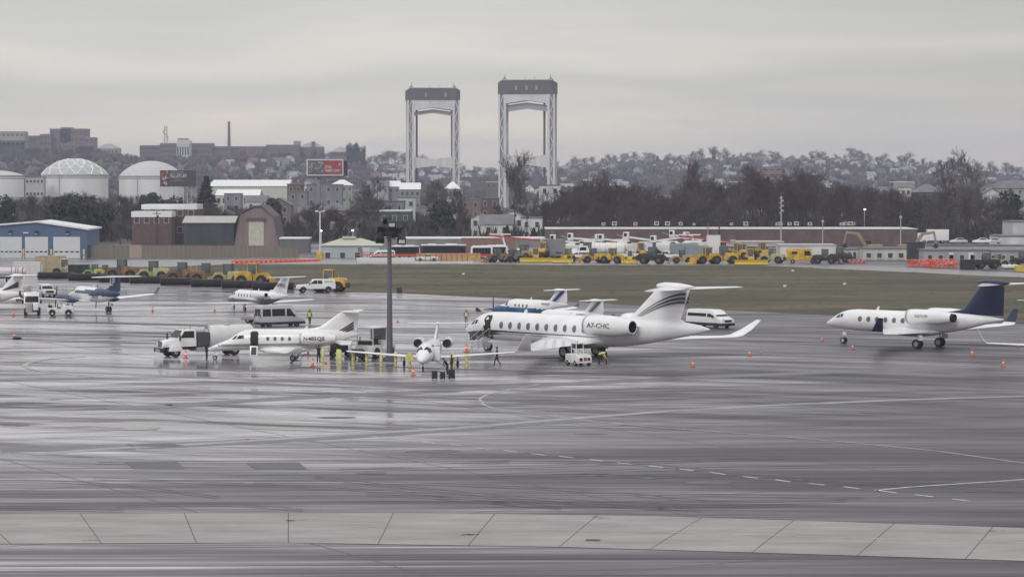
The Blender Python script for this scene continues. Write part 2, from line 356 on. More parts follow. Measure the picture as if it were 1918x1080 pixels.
# tyre tracks and a few oil stains on the apron
b = MB(); q2 = random.Random(8)
for i in range(26):
    x0 = q2.uniform(-100, 1300); y0 = q2.uniform(700, 940) if i % 2 else q2.uniform(860, 950); L2 = q2.uniform(350, 1100); sl = q2.uniform(-.03, .07); cv = q2.uniform(-14, 14)
    pl = [(x0+L2*j/14, y0+sl*L2*j/14+cv*math.sin(PI*j/14)) for j in range(15)]
    pl = [p for p in pl if not (955 < p[1] < 1060)]
    if len(pl) > 2:
        strip_line(b, pl, q2.uniform(.10,.22), z=.0125); strip_line(b, [(x, y+q2.uniform(4,4.2)) for x, y in pl], q2.uniform(.10,.2), z=.0128)
for i in range(26):
    x0, y0 = q2.uniform(0, 1900), q2.uniform(620, 930); X, Y = G(x0, y0); n = 12; r0 = q2.uniform(.3, 1.3)
    b.add([(X+r0*1.6*math.cos(2*PI*k/n)*q2.uniform(.6,1.1), Y+r0*math.sin(2*PI*k/n)*q2.uniform(.6,1.1), .0135) for k in range(n)], [tuple(range(n))])
struct(b.build('tyre_marks', mat('rubber_and_oil_stain', (.040,.036,.041), .42, var=.35, vscale=.8)))
# ================================================================== AIRCRAFT  (nose at x=0 pointing to -x, tail at +x, near side is -y)
def hermite(tab, x):
    # smooth interpolation of the station table
    n = len(tab)
    if x <= tab[0][0]: return tab[0][1:]
    if x >= tab[-1][0]: return tab[-1][1:]
    for k in range(n-1):
        if x <= tab[k+1][0]: break
    x0, x1 = tab[k][0], tab[k+1][0]; h = x1-x0; u = (x-x0)/h; r = []
    for j in range(1, len(tab[0])):
        def sl(i):
            if i <= 0: return (tab[1][j]-tab[0][j])/(tab[1][0]-tab[0][0])
            if i >= n-1: return (tab[-1][j]-tab[-2][j])/(tab[-1][0]-tab[-2][0])
            a = (tab[i][j]-tab[i-1][j])/(tab[i][0]-tab[i-1][0]); c = (tab[i+1][j]-tab[i][j])/(tab[i+1][0]-tab[i][0])
            return 0 if a*c <= 0 else 2*a*c/(a+c)
        p0, p1, m0, m1 = tab[k][j], tab[k+1][j], sl(k)*h, sl(k+1)*h
        r.append((2*u**3-3*u*u+1)*p0 + (u**3-2*u*u+u)*m0 + (-2*u**3+3*u*u)*p1 + (u**3-u*u)*m1)
    return tuple(r)
class Hull:
    def __init__(s, tab): s.t = tab
    def at(s, x): return hermite(s.t, x)
    def pt(s, x, z, sd=1, off=0.0):
        zc, hw, hh = s.at(x); c = max(-.995, min(.995, (z-zc)/max(hh, 1e-3))); y = hw*math.sqrt(1-c*c)
        n = Vector((0, y/max(hw,1e-3)**2, (z-zc)/max(hh,1e-3)**2)); n = n.normalized() if n.length else Vector((0,1,0))
        return (x, -sd*(y+n.y*off), z+n.z*off)
    def shell(s, b, n=30, m=70, matfn=None):
        x0, x1 = s.t[0][0], s.t[-1][0]; base = len(b.v)
        for k in range(m+1):
            u = k/m; x = x0 + (x1-x0)*(u*u*.35+u*.65 if u < .5 else u*u*.35+u*.65)
            zc, hw, hh = s.at(x)
            for i in range(n):
                w = 2*PI*i/n; b.v.append((x, -hw*math.sin(w), zc+hh*math.cos(w)))
        for k in range(m):
            for i in range(n):
                f = (base+k*n+i, base+k*n+(i+1)%n, base+(k+1)*n+(i+1)%n, base+(k+1)*n+i)
                c = [sum(b.v[q][j] for q in f)/4 for j in range(3)]
                b.f.append(f); b.m.append(matfn(*c) if matfn else 0)
        b.f.append(tuple(base+i for i in range(n))); b.m.append(0); b.f.append(tuple(base+m*n+i for i in range(n-1,-1,-1))); b.m.append(0)
    def band(s, b, x0, x1, zt, zb, mi, sd=1, n=24, off=.012):
        base = len(b.v)
        for i in range(n+1):
            x = x0+(x1-x0)*i/n; a, c = zt(x), zb(x)
            for j in range(4): b.v.append(s.pt(x, a+(c-a)*j/3, sd, off))
        for i in range(n):
            for j in range(3): q = base+i*4+j; b.f.append((q, q+4, q+5, q+1)); b.m.append(mi)
    def patch(s, poly, sd=1, off=.02, mi=0, b=None):
        b = b or MB(); cx = sum(p[0] for p in poly)/len(poly); cz = sum(p[1] for p in poly)/len(poly)
        R1 = [s.pt(x, z, sd, off) for x, z in poly]; R2 = [s.pt(cx+(x-cx)*.5, cz+(z-cz)*.5, sd, off) for x, z in poly]; n = len(poly)
        R0 = [s.pt(x, z, sd, -.03) for x, z in poly]
        b.add(R0+R1+R2+[s.pt(cx, cz, sd, off)], [(i, (i+1)%n, n+(i+1)%n, n+i) for i in range(n)]+[(n+i, n+(i+1)%n, 2*n+(i+1)%n, 2*n+i) for i in range(n)] + [(2*n+i, 2*n+(i+1)%n, 3*n) for i in range(n)], mi)
        return b
def oval(x, z, rx, rz, n=14, p=2.0):
    return [(x+rx*math.copysign(abs(math.cos(2*PI*i/n))**(2/p), math.cos(2*PI*i/n)), z+rz*math.copysign(abs(math.sin(2*PI*i/n))**(2/p), math.sin(2*PI*i/n))) for i in range(n)]
AF = [(0,0),(.015,.5),(.06,.78),(.16,.98),(.32,1.05),(.5,.92),(.72,.55),(1,.03)]
def loft(secs, mats=None, closed=True):
    # sections: (le_x, y, z, chord, thickness ratio, roll)
    b = MB(); n = 0
    for lx, y, z, c, th, rl in secs:
        ring = []
        for u, t in AF: ring.append((lx+u*c, t*th*c*.5))
        for u, t in reversed(AF[1:]): ring.append((lx+u*c, -t*th*c*.42))
        n = len(ring)
        for x, o in ring: b.v.append((x, y - o*math.sin(rl), z + o*math.cos(rl)))
    for k in range(len(secs)-1):
        for i in range(n): b.f.append((k*n+i, k*n+(i+1)%n, (k+1)*n+(i+1)%n, (k+1)*n+i)); b.m.append(mats[k] if mats else 0)
    if closed:
        b.f.append(tuple(range(n))); b.m.append(mats[0] if mats else 0); m = (len(secs)-1)*n; b.f.append(tuple(range(m+n-1, m-1, -1))); b.m.append(mats[-1] if mats else 0)
    return b
def wheelset(root, x, y, zt, r, w=.22, dual=True, name='landing_gear', lean=0.0, doors=True):
    b = MB(); b.tube((x+lean, y, zt), (x, y, r), .075, .06, 10); b.tube((x+lean*1.5+.5, y, zt), (x, y, r+.35), .035, .035, 8)
    g = b.build(name, mat('gear_strut_paint', (.55,.55,.56), .4, var=.1), root, smooth=True)
    for dy in ((-.62*w-.06, .62*w+.06) if dual else (0,)):
        t = MB(); pr = [(-w/2, r*.62), (-w/2, r*.88), (-w*.36, r*.98), (w*.36, r*.98), (w/2, r*.88), (w/2, r*.62)]
        t.lathe((x, y+dy, r*.98), (0,1,0), pr, 22); t.build('tyre', rubber(), g, smooth=True)
        h = MB(); h.lathe((x, y+dy, r*.98), (0,1,0), [(-w/2+.02, .001), (-w/2+.02, r*.62), (w/2-.02, r*.62), (w/2-.02, .001)], 16); h.build('hub', mat('wheel_hub_grey', (.5,.5,.5), .4, .3), g)
    if doors:
        b = MB(); b.box((x+r*.9, y-.30 if y <= 0 else y+.30, zt*.72), (1.5*r, .03, 1.1*r)); b.build('gear_door', white(), g)
    return g
def nacelle(root, x0, x1, y, z, r, col, ring=None, px=None, exh=.62):
    Lg = x1-x0; prof = [(.10,r*.78),(0.0,r*.86),(.04*Lg,r*.95),(.18*Lg,r),(.5*Lg,r*1.0),(.75*Lg,r*.9),(Lg,r*exh),(Lg-.02,r*(exh-.07))]
    b = MB(); b.lathe((x0,y,z), (1,0,0), prof, 26); e = b.build('engine_nacelle', [col], root, smooth=True)
    b = MB(); b.lathe((x0,y,z), (1,0,0), [(.10,r*.78),(-.01,r*.84),(.0,r*.9),(.05*Lg,r*.967)], 26); b.build('intake_lip', steel(), e, smooth=True)
    b = MB(); b.lathe((x0,y,z), (1,0,0), [(.10,r*.78),(.5,r*.8),(.5,r*.2),(.25,.01)], 20); b.build('fan', mat('fan_dark', (.05,.05,.055), .4, .5), e, smooth=True)
    b = MB(); b.lathe((x0,y,z), (1,0,0), [(Lg-.02,r*(exh-.07)),(Lg-.7,r*(exh-.05)),(Lg-.7,.02),(Lg-.05,.03)], 20); b.build('exhaust', mat('sooty_metal', (.018,.017,.017), .6, .4), e, smooth=True)
    return e
def put_text(parent, txt, x, z, h, surf, m, lean=0.0, sq=1.0, bold=.006):
    vs, fs, w = text_mesh(txt, h, bold); b = MB(); b.add([surf(x+sq*v[0]+lean*v[1], z+v[1]) for v in vs], fs); return b.build('registration', m, parent)
def airplane(name, label, npx, npy, ang, k, fus, wing, fin, stab, gear, body_m, **o):
    X, Y = G(npx, npy); root = thing(name, label, o.get('cat', 'jet'), (X, Y, 0), R(ang), o.get('group'), k); body_m = list(body_m)+[mat('panel_seam_grey', (.40,.40,.41), .5)]
    H = Hull(fus); b = MB(); H.shell(b, matfn=o.get('matfn'))
    for bd in o.get('bands', []):
        for sd in (1, -1): H.band(b, bd[0], bd[1], bd[2], bd[3], bd[4], sd)
    if o.get('fairing'):
        x0, x1, zc, hw, hh = o['fairing']
        Hull([(x0,zc,.02,.02),(x0+(x1-x0)*.2,zc,hw*.8,hh*.75),(x0+(x1-x0)*.5,zc,hw,hh),(x0+(x1-x0)*.8,zc+.05,hw*.75,hh*.7),(x1,zc+.1,.02,.02)]).shell(b, 20, 24)
    for sx in o.get('seams', []):
        for sd in (1, -1): H.band(b, sx, sx+.045, lambda x: H.at(x)[0]+H.at(x)[2]*.97, lambda x: H.at(x)[0]-H.at(x)[2]*.9, len(body_m)-1, sd, 1, .008)
    body = b.build('fuselage', body_m, root, smooth=True, ang=50)
    # wings
    wm = o.get('wing_mats', [white()]); wmi = o.get('wing_mi')
    for sd in (-1, 1):
        secs = [(lx, sd*y, z, c, th, sd*rl) for lx, y, z, c, th, rl in wing]
        w = loft(secs, wmi).build('wing', wm, root, smooth=True, ang=60)
    f = loft([(lx, 0, z, c, th, PI/2) for lx, z, c, th in fin], o.get('fin_mi')).build('tail_fin', o.get('fin_mats', [white()]), root, smooth=True, ang=60)
    for sd in (-1, 1):
        loft([(lx, sd*y, z, c, th, 0) for lx, y, z, c, th in stab]).build('tailplane', o.get('stab_m', white()), root, smooth=True, ang=60)
    if o.get('bullet'):
        x0, x1, z, r = o['bullet']; b = MB(); L_ = x1-x0
        b.lathe((x0,0,z), (1,0,0), [(0,.02),(L_*.06,r*.6),(L_*.25,r),(L_*.6,r*.9),(L_*.85,r*.5),(L_,.03)], 14); b.build('tail_bullet', o.get('bullet_m', white()), root, smooth=True)
    for g in gear: wheelset(root, *g)
    # cabin windows
    gl = mat('cabin_window_pane', (.12,.13,.14), .15, var=.2); fr = mat('window_rim_grey', (.45,.45,.46), .4, .3)
    wx, wz, rx, rz = o['windows']
    for sd in (1, -1):
        for i, x in enumerate(wx):
            if sd == 1 and o.get('door') and o['door'][0]-o['door'][1]/2-rx < x < o['door'][0]+o['door'][1]/2+rx: continue
            w = H.patch(oval(x, wz, rx*1.22, rz*1.18), sd, .010).build('window', fr, root, smooth=True); H.patch(oval(x, wz, rx, rz), sd, .018).build('pane', gl, w, smooth=True)
        for poly in o.get('cockpit', []): H.patch(poly, sd, .02).build('windshield', glass(), root, smooth=True)
    if o.get('door'):
        x, w, z0, z1 = o['door']
        d = H.patch(oval(x, (z0+z1)/2, w/2+.06, (z1-z0)/2+.06, 20, 5), 1, .012).build('door_frame', mat('door_seal_grey', (.35,.35,.36), .5), root)
        H.patch(oval(x, (z0+z1)/2, w/2, (z1-z0)/2, 20, 5), 1, .03).build('doorway', mat('dark_cabin_interior', (.02,.018,.018), .8), d)
    for ax, az, ah, ac in o.get('antennas', []):
        zc, hw, hh = H.at(ax); b = loft([(ax, 0, zc+hh-.05, ac, .12, PI/2), (ax+ah*.7, 0, zc+hh+ah, ac*.5, .12, PI/2)]); b.build('antenna', white(), root)
    return root, H, f
navy = mat('deep_navy_paint', (.010,.014,.06), .3, var=.1, coat=.15)
char = mat('charcoal_paint', (.035,.03,.034), .35, var=.1)
letter = mat('black_lettering', (.03,.03,.035), .5)
W_ = white()
# --- 1. big twin jet, open door with airstairs (A7-CHC)
fus = [(0,1.78,.02,.02),(.25,1.79,.27,.25),(.8,1.88,.58,.55),(1.7,2.05,.92,.90),(2.9,2.24,1.20,1.22),(4.4,2.30,1.26,1.31),(6,2.30,1.27,1.33),(16.5,2.30,1.27,1.33),(19.5,2.38,1.20,1.26),(22.5,2.56,1.0,1.05),(25.5,2.80,.70,.74),(28.0,2.92,.34,.38),(29.2,2.97,.05,.06)]
ln = lambda z0, z1, x0=0, x1=18: (lambda x: z0+(z1-z0)*(x-x0)/(x1-x0))
def grow(z, t0, t1, xa, xb): return lambda x: z(x) - (t0+(t1-t0)*(x-xa)/(xb-xa))
swoop = lambda x: 1.62 + .38*min(1, max(0, (x-.8)/3.6))**.8 - .10*max(0, (x-5)/13)
A, HA, fA = airplane('private_jet', 'large white jet with ten oval windows, open front door and dark swooshes on its fin', 872, 653.5, -44, 1.15, fus,
  [(10.4,0,1.35,7.2,.13,0),(10.9,1.3,1.35,6.3,.12,R(3)),(15.0,7.0,1.36,3.6,.11,R(2)),(19.4,13.3,1.42,1.75,.10,R(6)),(20.0,13.9,1.55,1.55,.09,R(35)),(20.9,14.5,2.10,1.2,.08,R(62)),(22.1,15.1,2.95,.55,.08,R(66))],
  [(18.6,3.25,8.2,.06),(20.4,3.75,5.6,.10),(23.3,6.25,3.7,.10)],
  [(23.7,.05,6.28,3.0,.10),(27.0,5.85,6.34,1.15,.10)],
  [(2.9,0,1.2,.36,.2,True),(14.6,-2.1,1.3,.55,.34,True),(14.6,2.1,1.3,.55,.34,True)],
  [W_, char, mat('silver_grey_belly', (.42,.41,.42), .35, var=.05), mat('dark_plum_stripe', (.07,.05,.06), .35)],
  matfn=None, fairing=(9.2,19.5,1.42,1.55,.72),
  bands=[(.6,6.5,lambda x: swoop(x)+.02,lambda x: swoop(x)-.75*max(.03,1-(x-.6)/6.2),1),(.9,18.0,swoop,grow(swoop,.17,.05,.9,18.0),1),(1.0,16.5,lambda x: swoop(x)-.24,lambda x: swoop(x)-.24-(.5*max(0,1-(x-1)/5)**1.0+.05),3)],
  windows=([5.8+1.12*i for i in range(10)], 2.50, .21, .30), cockpit=[[(1.45,2.35),(1.75,2.72),(2.15,2.82),(2.05,2.45)],[(2.2,2.47),(2.25,2.83),(2.62,2.86),(2.6,2.55)]],
  door=(4.0,.92,1.25,3.28), seams=(2.7,5.0,9.1,12.6,16.6,20.6,24.6), bullet=(23.2,27.6,6.5,.34), antennas=[(7.4,0,.32,.5),(13.0,0,.22,.4)], group='business jets parked on the apron')
for sd in (-1, 1):
    nc = nacelle(A, 17.4, 22.6, sd*2.35, 3.0, .92, W_)
    loft([(18.6, sd*1.0, 3.0, 3.6, .10, 0), (18.8, sd*1.8, 3.0, 3.2, .10, 0)]).build('pylon', W_, A, smooth=True)
    if sd < 0:
        f_ = lambda x, z: (x, -2.35-math.sqrt(max(.01, .92**2-(z-3.0)**2))-.02, z)
        put_text(nc, 'A7-CHC', 17.55+.55, 2.86, .42, f_, letter, sq=1.25)
# swoosh stripes on the fin (both sides, raised paint sheets)
b = MB()
for sd in (-1, 1):
    for q, (dz, th) in enumerate(((0, .16), (-.30, .20), (-.62, .16))):
        P0 = []
        for i in range(15):
            u = i/14; x = 21.3 + .25*q + u*(5.45 - .30*q); z = 3.85 + (2.15+dz*.9)*(1-(1-u)**1.7) + dz*.25*u
            P0.append((x, z, th*(.25+1.1*u)))
        for (x, z, w), (x2, z2, w2) in zip(P0, P0[1:]):
            yo = .325-.045*(z-3.8); b.add([(x, sd*yo, z), (x2, sd*yo, z2), (x2, sd*yo, z2-w2), (x, sd*yo, z-w)], [(0,1,2,3)])
b.build('swoosh_stripe', char, fA)
# airstairs are part of the jet
b = MB()
for i in range(7):
    u = i/6; b.box((4.0, -1.5-u*1.9, 1.22-u*1.1), (.78, .30, .05))
for sx in (-.40, .40): b.tube((4.0+sx, -1.35, 1.2), (4.0+sx, -3.5, .06), .05, n=6)
st = b.build('airstairs', mat('pale_grey_metal', (.55,.55,.56), .4, .3), A)
b = MB()
for sx in (-.42, .42):
    b.tube((4.0+sx, -1.4, 2.15), (4.0+sx, -3.5, 1.0), .028, n=6)
    for u in (0, .33, .66, 1): b.tube((4.0+sx, -1.4-u*2.1, 1.2-u*1.14), (4.0+sx, -1.4-u*2.1, 2.15-u*1.15), .022, n=5)
b.build('handrail', steel(), st)
b = MB(); b.box((4.55,-2.0,.85),(.12,1.3,.5),rx=R(-30)); b.build('stair_fairing', mat('pale_grey_metal', (.55,.55,.56)), st, bev=.03)
# --- 2. white jet with navy fin on the right
fus = [(0,2.12,.02,.02),(.3,2.15,.22,.22),(1.2,2.33,.62,.60),(2.2,2.50,.93,.92),(3.2,2.60,1.10,1.10),(4.6,2.62,1.17,1.19),(13,2.62,1.17,1.19),(15.5,2.76,1.08,1.12),(18.5,3.0,.78,.80),(20.8,3.2,.42,.42),(22.8,3.32,.05,.06)]
zt = lambda x: 9
def g4mat(x, y, z): return 1 if (x > 14.6 and z > 3.86 + .0*x - max(0,(x-18))*.06) else 0
Bj, HB, fB = airplane('private_jet', 'white jet with a navy blue fin and navy winglet parked far right', 1548, 640.5, -43, 1.0, fus,
  [(7.6,0,1.62,6.2,.12,0),(8.2,1.15,1.62,5.5,.12,R(3)),(12.6,8.6,1.85,2.6,.11,R(3)),(14.6,12.3,2.05,1.7,.10,R(10)),(14.9,12.55,2.3,1.45,.08,R(70)),(15.9,12.8,3.75,.65,.08,R(80))],
  [(14.8,3.70,8.0,.05),(17.9,4.25,4.9,.09),(20.0,6.85,2.9,.10)],
  [(20.0,.05,6.95,2.6,.10),(22.9,5.0,7.02,1.1,.10)],
  [(2.35,0,1.5,.33,.18,True),(13.5,-2.1,1.6,.50,.3,True),(13.5,2.1,1.6,.50,.3,True)],
  [W_, navy], matfn=g4mat, fairing=(7.2,16,1.72,1.35,.62), windows=([5.3+1.12*i for i in range(6)], 2.82, .24, .27),
  cockpit=[[(1.75,2.80),(2.15,3.16),(2.45,3.24),(2.42,2.86)],[(2.5,2.9),(2.52,3.25),(2.85,3.3),(2.9,2.96)]],
  wing_mats=[W_, navy], wing_mi=[0,0,0,0,1], seams=(2.6,4.6,8.6,12.4,18.4), fin_mats=[navy], bullet=(19.6,23.6,7.12,.36), bullet_m=navy, antennas=[(6.6,0,.40,.4)], group='business jets parked on the apron', fin_mi=None)
for sd in (-1, 1):
    nc = nacelle(Bj, 12.2, 17.7, sd*1.95, 3.38, .80, W_, exh=.60)
    loft([(13.2, sd*.9, 3.3, 3.4, .10, 0), (13.3, sd*1.4, 3.3, 3.0, .10, 0)]).build('pylon', W_, Bj, smooth=True)
    b = MB(); b.lathe((17.5, sd*1.95, 3.38), (1,0,0), [(0,.46),(.55,.44),(.55,.38),(.1,.05)], 18); b.build('hush_kit', mat('sooty_metal', (.018,.017,.017)), nc, smooth=True)
    if sd < 0:
        f_ = lambda x, z: (x, -1.95-math.sqrt(max(.01, .80**2-(z-3.38)**2))-.02, z)
        put_text(nc, 'N271FP', 13.5, 3.34, .30, f_, letter, lean=.2, sq=1.2)
# --- 3. light jet, open door (N485QS)
fus = [(0,.98,.02,.02),(.25,1.02,.17,.16),(1.2,1.24,.40,.36),(2.4,1.52,.62,.58),(3.4,1.86,.76,.88),(4.2,2.02,.81,1.02),(5.2,2.04,.82,1.06),(9.5,2.04,.82,1.06),(11.0,2.16,.74,.98),(12.6,2.34,.50,.76),(14.2,2.52,.24,.42),(15.3,2.60,.05,.08)]
s3 = lambda x: 1.60+.02*(x-2)+.012*max(0,x-9)**2
Cj, HC, fC = airplane('private_jet', 'white light jet with open door step and black fin stripes beside the fuel truck', 385, 673.5, -2, 1.0, fus,
  [(5.7,0,.86,3.4,.13,0),(6.0,.8,.88,3.0,.12,R(2)),(8.9,7.2,1.16,1.35,.11,R(3)),(9.3,7.7,1.32,1.15,.09,R(40)),(9.95,8.0,1.75,.75,.08,R(70))],
  [(9.6,2.95,5.6,.05),(11.5,3.35,3.7,.09),(13.5,4.75,1.9,.10)],
  [(13.6,.04,4.82,1.7,.10),(14.9,2.75,4.90,.80,.10)],
  [(.95,0,.9,.22,.13,True),(8.9,-1.35,.95,.30,.22,False),(8.9,1.35,.95,.30,.22,False)],
  [W_, mat('mid_grey_stripe', (.25,.25,.26), .35), mat('pale_silver_belly', (.55,.55,.57), .3)],
  matfn=lambda x, y, z: 2 if z < s3(x)-.28 else 0,
  bands=[(1.3,12.2,s3,lambda x: s3(x)-.26,1)], fairing=(4.9,11.0,1.05,1.0,.42),
  windows=([6.35+.72*i for i in range(4)]+[9.6], 2.16, .15, .19), cockpit=[[(2.72,2.08),(3.12,2.42),(3.30,2.46),(3.05,2.10)],[(3.2,2.12),(3.45,2.46),(3.95,2.50),(3.98,2.16)]],
  door=(5.0,.78,1.42,2.86), antennas=[(9.9,0,.3,.35)], group='business jets parked on the apron')
for sd in (-1, 1):
    nc = nacelle(Cj, 9.6, 13.2, sd*1.32, 2.24, .58, W_, exh=.55)
    loft([(10.5, sd*.6, 2.22, 2.0, .10, 0), (10.6, sd*1.0, 2.22, 1.8, .10, 0)]).build('pylon', W_, Cj, smooth=True)
    loft([(12.6, sd*.2, 1.95, 2.1, .07, R(-40*sd)), (13.6, sd*.62, 1.55, 1.0, .07, R(-40*sd))]).build('ventral_strake', W_, Cj, smooth=True)
    if sd < 0:
        f_ = lambda x, z: (x, -1.32-math.sqrt(max(.01, .58**2-(z-2.24)**2))-.015, z)
        put_text(nc, 'N485QS', 10.0, 2.08, .38, f_, letter, sq=1.15, bold=.014)
b = MB()
for sd in (-1, 1):
    for q in range(3):
        for i in range(10):
            u, u2 = i/10, (i+1)/10
            g = lambda u: (12.2+u*2.65, 2.42-.12*q + 1.45*u**1.25 - .16*q*u)
            (x, z), (x2, z2) = g(u), g(u2); w, w2 = .04+.15*u, .04+.15*u2; yo = sd*(.215-.04*u)
            b.add([(x, yo, z), (x2, yo, z2), (x2, yo, z2-w2), (x, yo, z-w)], [(0,1,2,3)])
b.build('tail_stripe', mat('black_stripe_paint', (.025,.015,.02), .4), fC)
b = MB(); b.box((5.0, -1.25, .98), (.80, .10, 1.0), rx=R(-14)); st = b.build('airstair_door', W_, Cj, bev=.03)
b = MB(); b.box((5.0, -1.325, .98), (.50, .06, .76), rx=R(-14)); b.build('step_panel', dark(), st)
# --- 4. small jet seen head-on with open port door
fus = [(0,1.05,.02,.02),(.15,1.06,.22,.20),(.6,1.12,.46,.42),(1.4,1.28,.66,.60),(2.2,1.46,.80,.78),(3.0,1.56,.86,.90),(4.0,1.58,.88,.94),(9.0,1.58,.88,.94),(11,1.70,.66,.72),(13,1.95,.35,.40),(14.3,2.1,.05,.06)]
Dj, HD, fD = airplane('private_jet', 'small white jet facing the viewer with open side door, beside the tall mast', 789, 696.5, 85, 1.0, fus,
  [(6.3,0,.88,2.6,.13,0),(6.4,.85,.90,2.4,.13,R(4)),(7.2,8.15,1.42,1.2,.11,R(4))],
  [(9.4,2.3,4.6,.05),(10.8,2.5,3.2,.09),(13.0,3.75,1.9,.10)],
  [(13.1,.04,3.79,1.5,.09),(13.7,3.1,3.85,.85,.09)],
  [(1.4,0,.8,.22,.14,False),(7.7,-2.6,.9,.29,.2,False),(7.7,2.6,.9,.29,.2,False)],
  [W_, mat('mid_grey_stripe', (.25,.25,.26))], fairing=(5.6,10.0,.86,1.0,.35),
  windows=([5.3+.78*i for i in range(5)], 1.80, .14, .18), cockpit=[[(1.55,1.66),(1.62,1.98),(1.80,2.08),(2.32,2.24),(2.42,2.06),(2.3,1.74)]],
  door=(3.9,.85,.85,2.28), bullet=(12.8,15.0,3.83,.16), antennas=[(4.4,0,.25,.3)], group='business jets parked on the apron')
for sd in (-1, 1):
    nacelle(Dj, 8.9, 12.0, sd*1.42, 2.15, .50, W_, exh=.6)
    loft([(9.6, sd*.7, 2.1, 1.8, .10, 0), (9.7, sd*1.1, 2.15, 1.6, .10, 0)]).build('pylon', W_, Dj, smooth=True)
b = MB(); b.box((3.15, -1.08, 1.55), (.08, .70, 1.30), rz=R(-20)); b.build('cabin_door', W_, Dj, bev=.04)
b = MB()
for i in range(4): b.box((3.9, -1.05-.3*i, .78-.2*i), (.62, .26, .04))
for sx in (-.32, .32): b.tube((3.9+sx, -.9, .85), (3.9+sx, -2.1, .06), .03, n=6)
b.build('airstairs', steel(), Dj)
# --- 5. small jet behind, grey underside
fus = [(0,1.05,.02,.02),(.2,1.08,.20,.18),(1.0,1.22,.52,.46),(2.2,1.50,.74,.72),(3.2,1.62,.80,.86),(9.0,1.62,.80,.86),(11,1.78,.62,.66),(13,2.0,.33,.36),(14.6,2.12,.05,.06)]
Ej, HE, fE = airplane('private_jet', 'small white jet with pale green-grey underside and a swept fin, parked behind the passenger van', 427, 577, -54, 1.10, fus,
  [(6.0,0,.90,2.6,.13,0),(6.1,.8,.92,2.4,.13,R(3)),(7.4,7.6,1.20,1.1,.11,R(3))],
  [(9.8,2.3,4.6,.05),(11.0,2.55,3.3,.09),(13.1,4.25,1.8,.10)], [(13.2,.04,4.30,1.5,.09),(13.9,2.6,4.38,.8,.09)],
  [(1.5,0,.8,.22,.14,False),(7.6,-2.0,.9,.28,.2,False),(7.6,2.0,.9,.28,.2,False)],
  [W_, mat('grey_green_belly', (.16,.20,.19), .35)], matfn=lambda x, y, z: 1 if z < 1.42+.05*max(0,x-8) else 0,
  windows=([4.0+.72*i for i in range(7)], 1.86, .13, .18), cockpit=[[(1.75,1.66),(2.05,2.02),(2.35,2.12),(2.5,1.80)],[(2.6,1.82),(2.6,2.1),(2.95,2.14),(3.0,1.86)]],
  antennas=[(7.4,0,.28,.3),(10.4,0,.25,.25)], group='business jets parked on the apron')
for sd in (-1, 1):
    nacelle(Ej, 8.4, 11.6, sd*1.30, 2.1, .48, W_, exh=.6)
    loft([(9.2, sd*.6, 2.05, 1.8, .10, 0), (9.3, sd*1.0, 2.1, 1.6, .10, 0)]).build('pylon', W_, Ej, smooth=True)
put_text(fE, 'N398QJ', 12.05, 3.15, .42, lambda x, z: (x, -.20, z), letter, sq=1.1)
# --- 6. blue and white twin turboprop
blue = mat('royal_blue_paint', (.009,.026,.10), .3, var=.15, vscale=.5, coat=.15)
fus = [(0,1.35,.02,.02),(.2,1.37,.20,.18),(1.0,1.48,.42,.40),(2.2,1.72,.62,.60),(3.2,1.98,.70,.78),(4.2,2.05,.72,.82),(9,2.05,.72,.82),(11,2.15,.50,.62),(13,2.3,.22,.34),(14.2,2.36,.04,.08)]
up = lambda x: 2.45 - .10*max(0,(x-4))*1.0 if x < 8 else 2.05-.06*(x-8)
Kj, HK, fK = airplane('turboprop_plane', 'blue and white twin turboprop with a blue fin reading UP, behind the small tow tractor', 124, 580.5, -56, 1.2, fus,
  [(5.0,0,1.30,2.4,.14,0),(5.0,.7,1.30,2.2,.14,R(4)),(5.5,8.0,1.85,1.1,.12,R(6)),(5.9,8.35,2.15,.75,.08,R(60)),(6.3,8.5,2.65,.45,.08,R(75))],
  [(9.0,2.6,5.0,.05),(11.2,2.9,3.0,.10),(12.3,4.15,1.9,.10)], [(12.1,.04,4.2,1.8,.09),(12.8,2.8,4.2,1.1,.09)],
  [(1.7,0,1.1,.25,.16,False),(5.9,-2.5,1.1,.29,.2,True),(5.9,2.5,1.1,.29,.2,True)],
  [W_, blue], matfn=lambda x, y, z: 1 if (x > 3.9 and 2.12-.02*(x-4) < z < 2.42+.05*max(0,x-4)) or (x >= 8.6 and z > 2.0) else 0,
  wing_mats=[W_, char], wing_mi=[0,0,1,1], fin_mats=[blue], windows=([4.6+.62*i for i in range(6)], 2.28, .13, .16), cockpit=[[(2.45,2.18),(2.75,2.5),(3.05,2.62),(3.1,2.28)],[(3.2,2.3),(3.2,2.64),(3.6,2.68),(3.65,2.34)]],
  antennas=[(7.2,0,.3,.3)], cat='propeller plane')
for sd in (-1, 1):
    b = MB(); Hull([(2.9,1.62,.16,.16),(3.1,1.62,.24,.24),(4.2,1.66,.38,.42),(6,1.62,.42,.45),(7.6,1.5,.30,.30),(8.8,1.5,.05,.05)]).shell(b, 18, 20); b.v = [(x, y+sd*2.5, z) for x, y, z in b.v]
    n_ = b.build('engine_nacelle', [blue], Kj, smooth=True)
    b = MB(); b.lathe((2.92, sd*2.5, 1.62), (-1,0,0), [(0,.18),(.2,.14),(.42,.02)], 14); b.build('spinner', steel(), n_, smooth=True)
    for q in range(4):
        a = q*PI/2+.1; b = MB(); b.box((2.80, sd*2.5+math.sin(a)*.72, 1.62+math.cos(a)*.72), (.05, .16, 1.2), rx=-a, top=(1,.5)); b.build('propeller_blade', dark(), n_)
put_text(fK, 'UP', 11.85, 3.22, .86, lambda x, z: (x, -.24, z), mat('pale_lettering', (.75,.78,.85)), lean=.3, sq=.95, bold=.03)
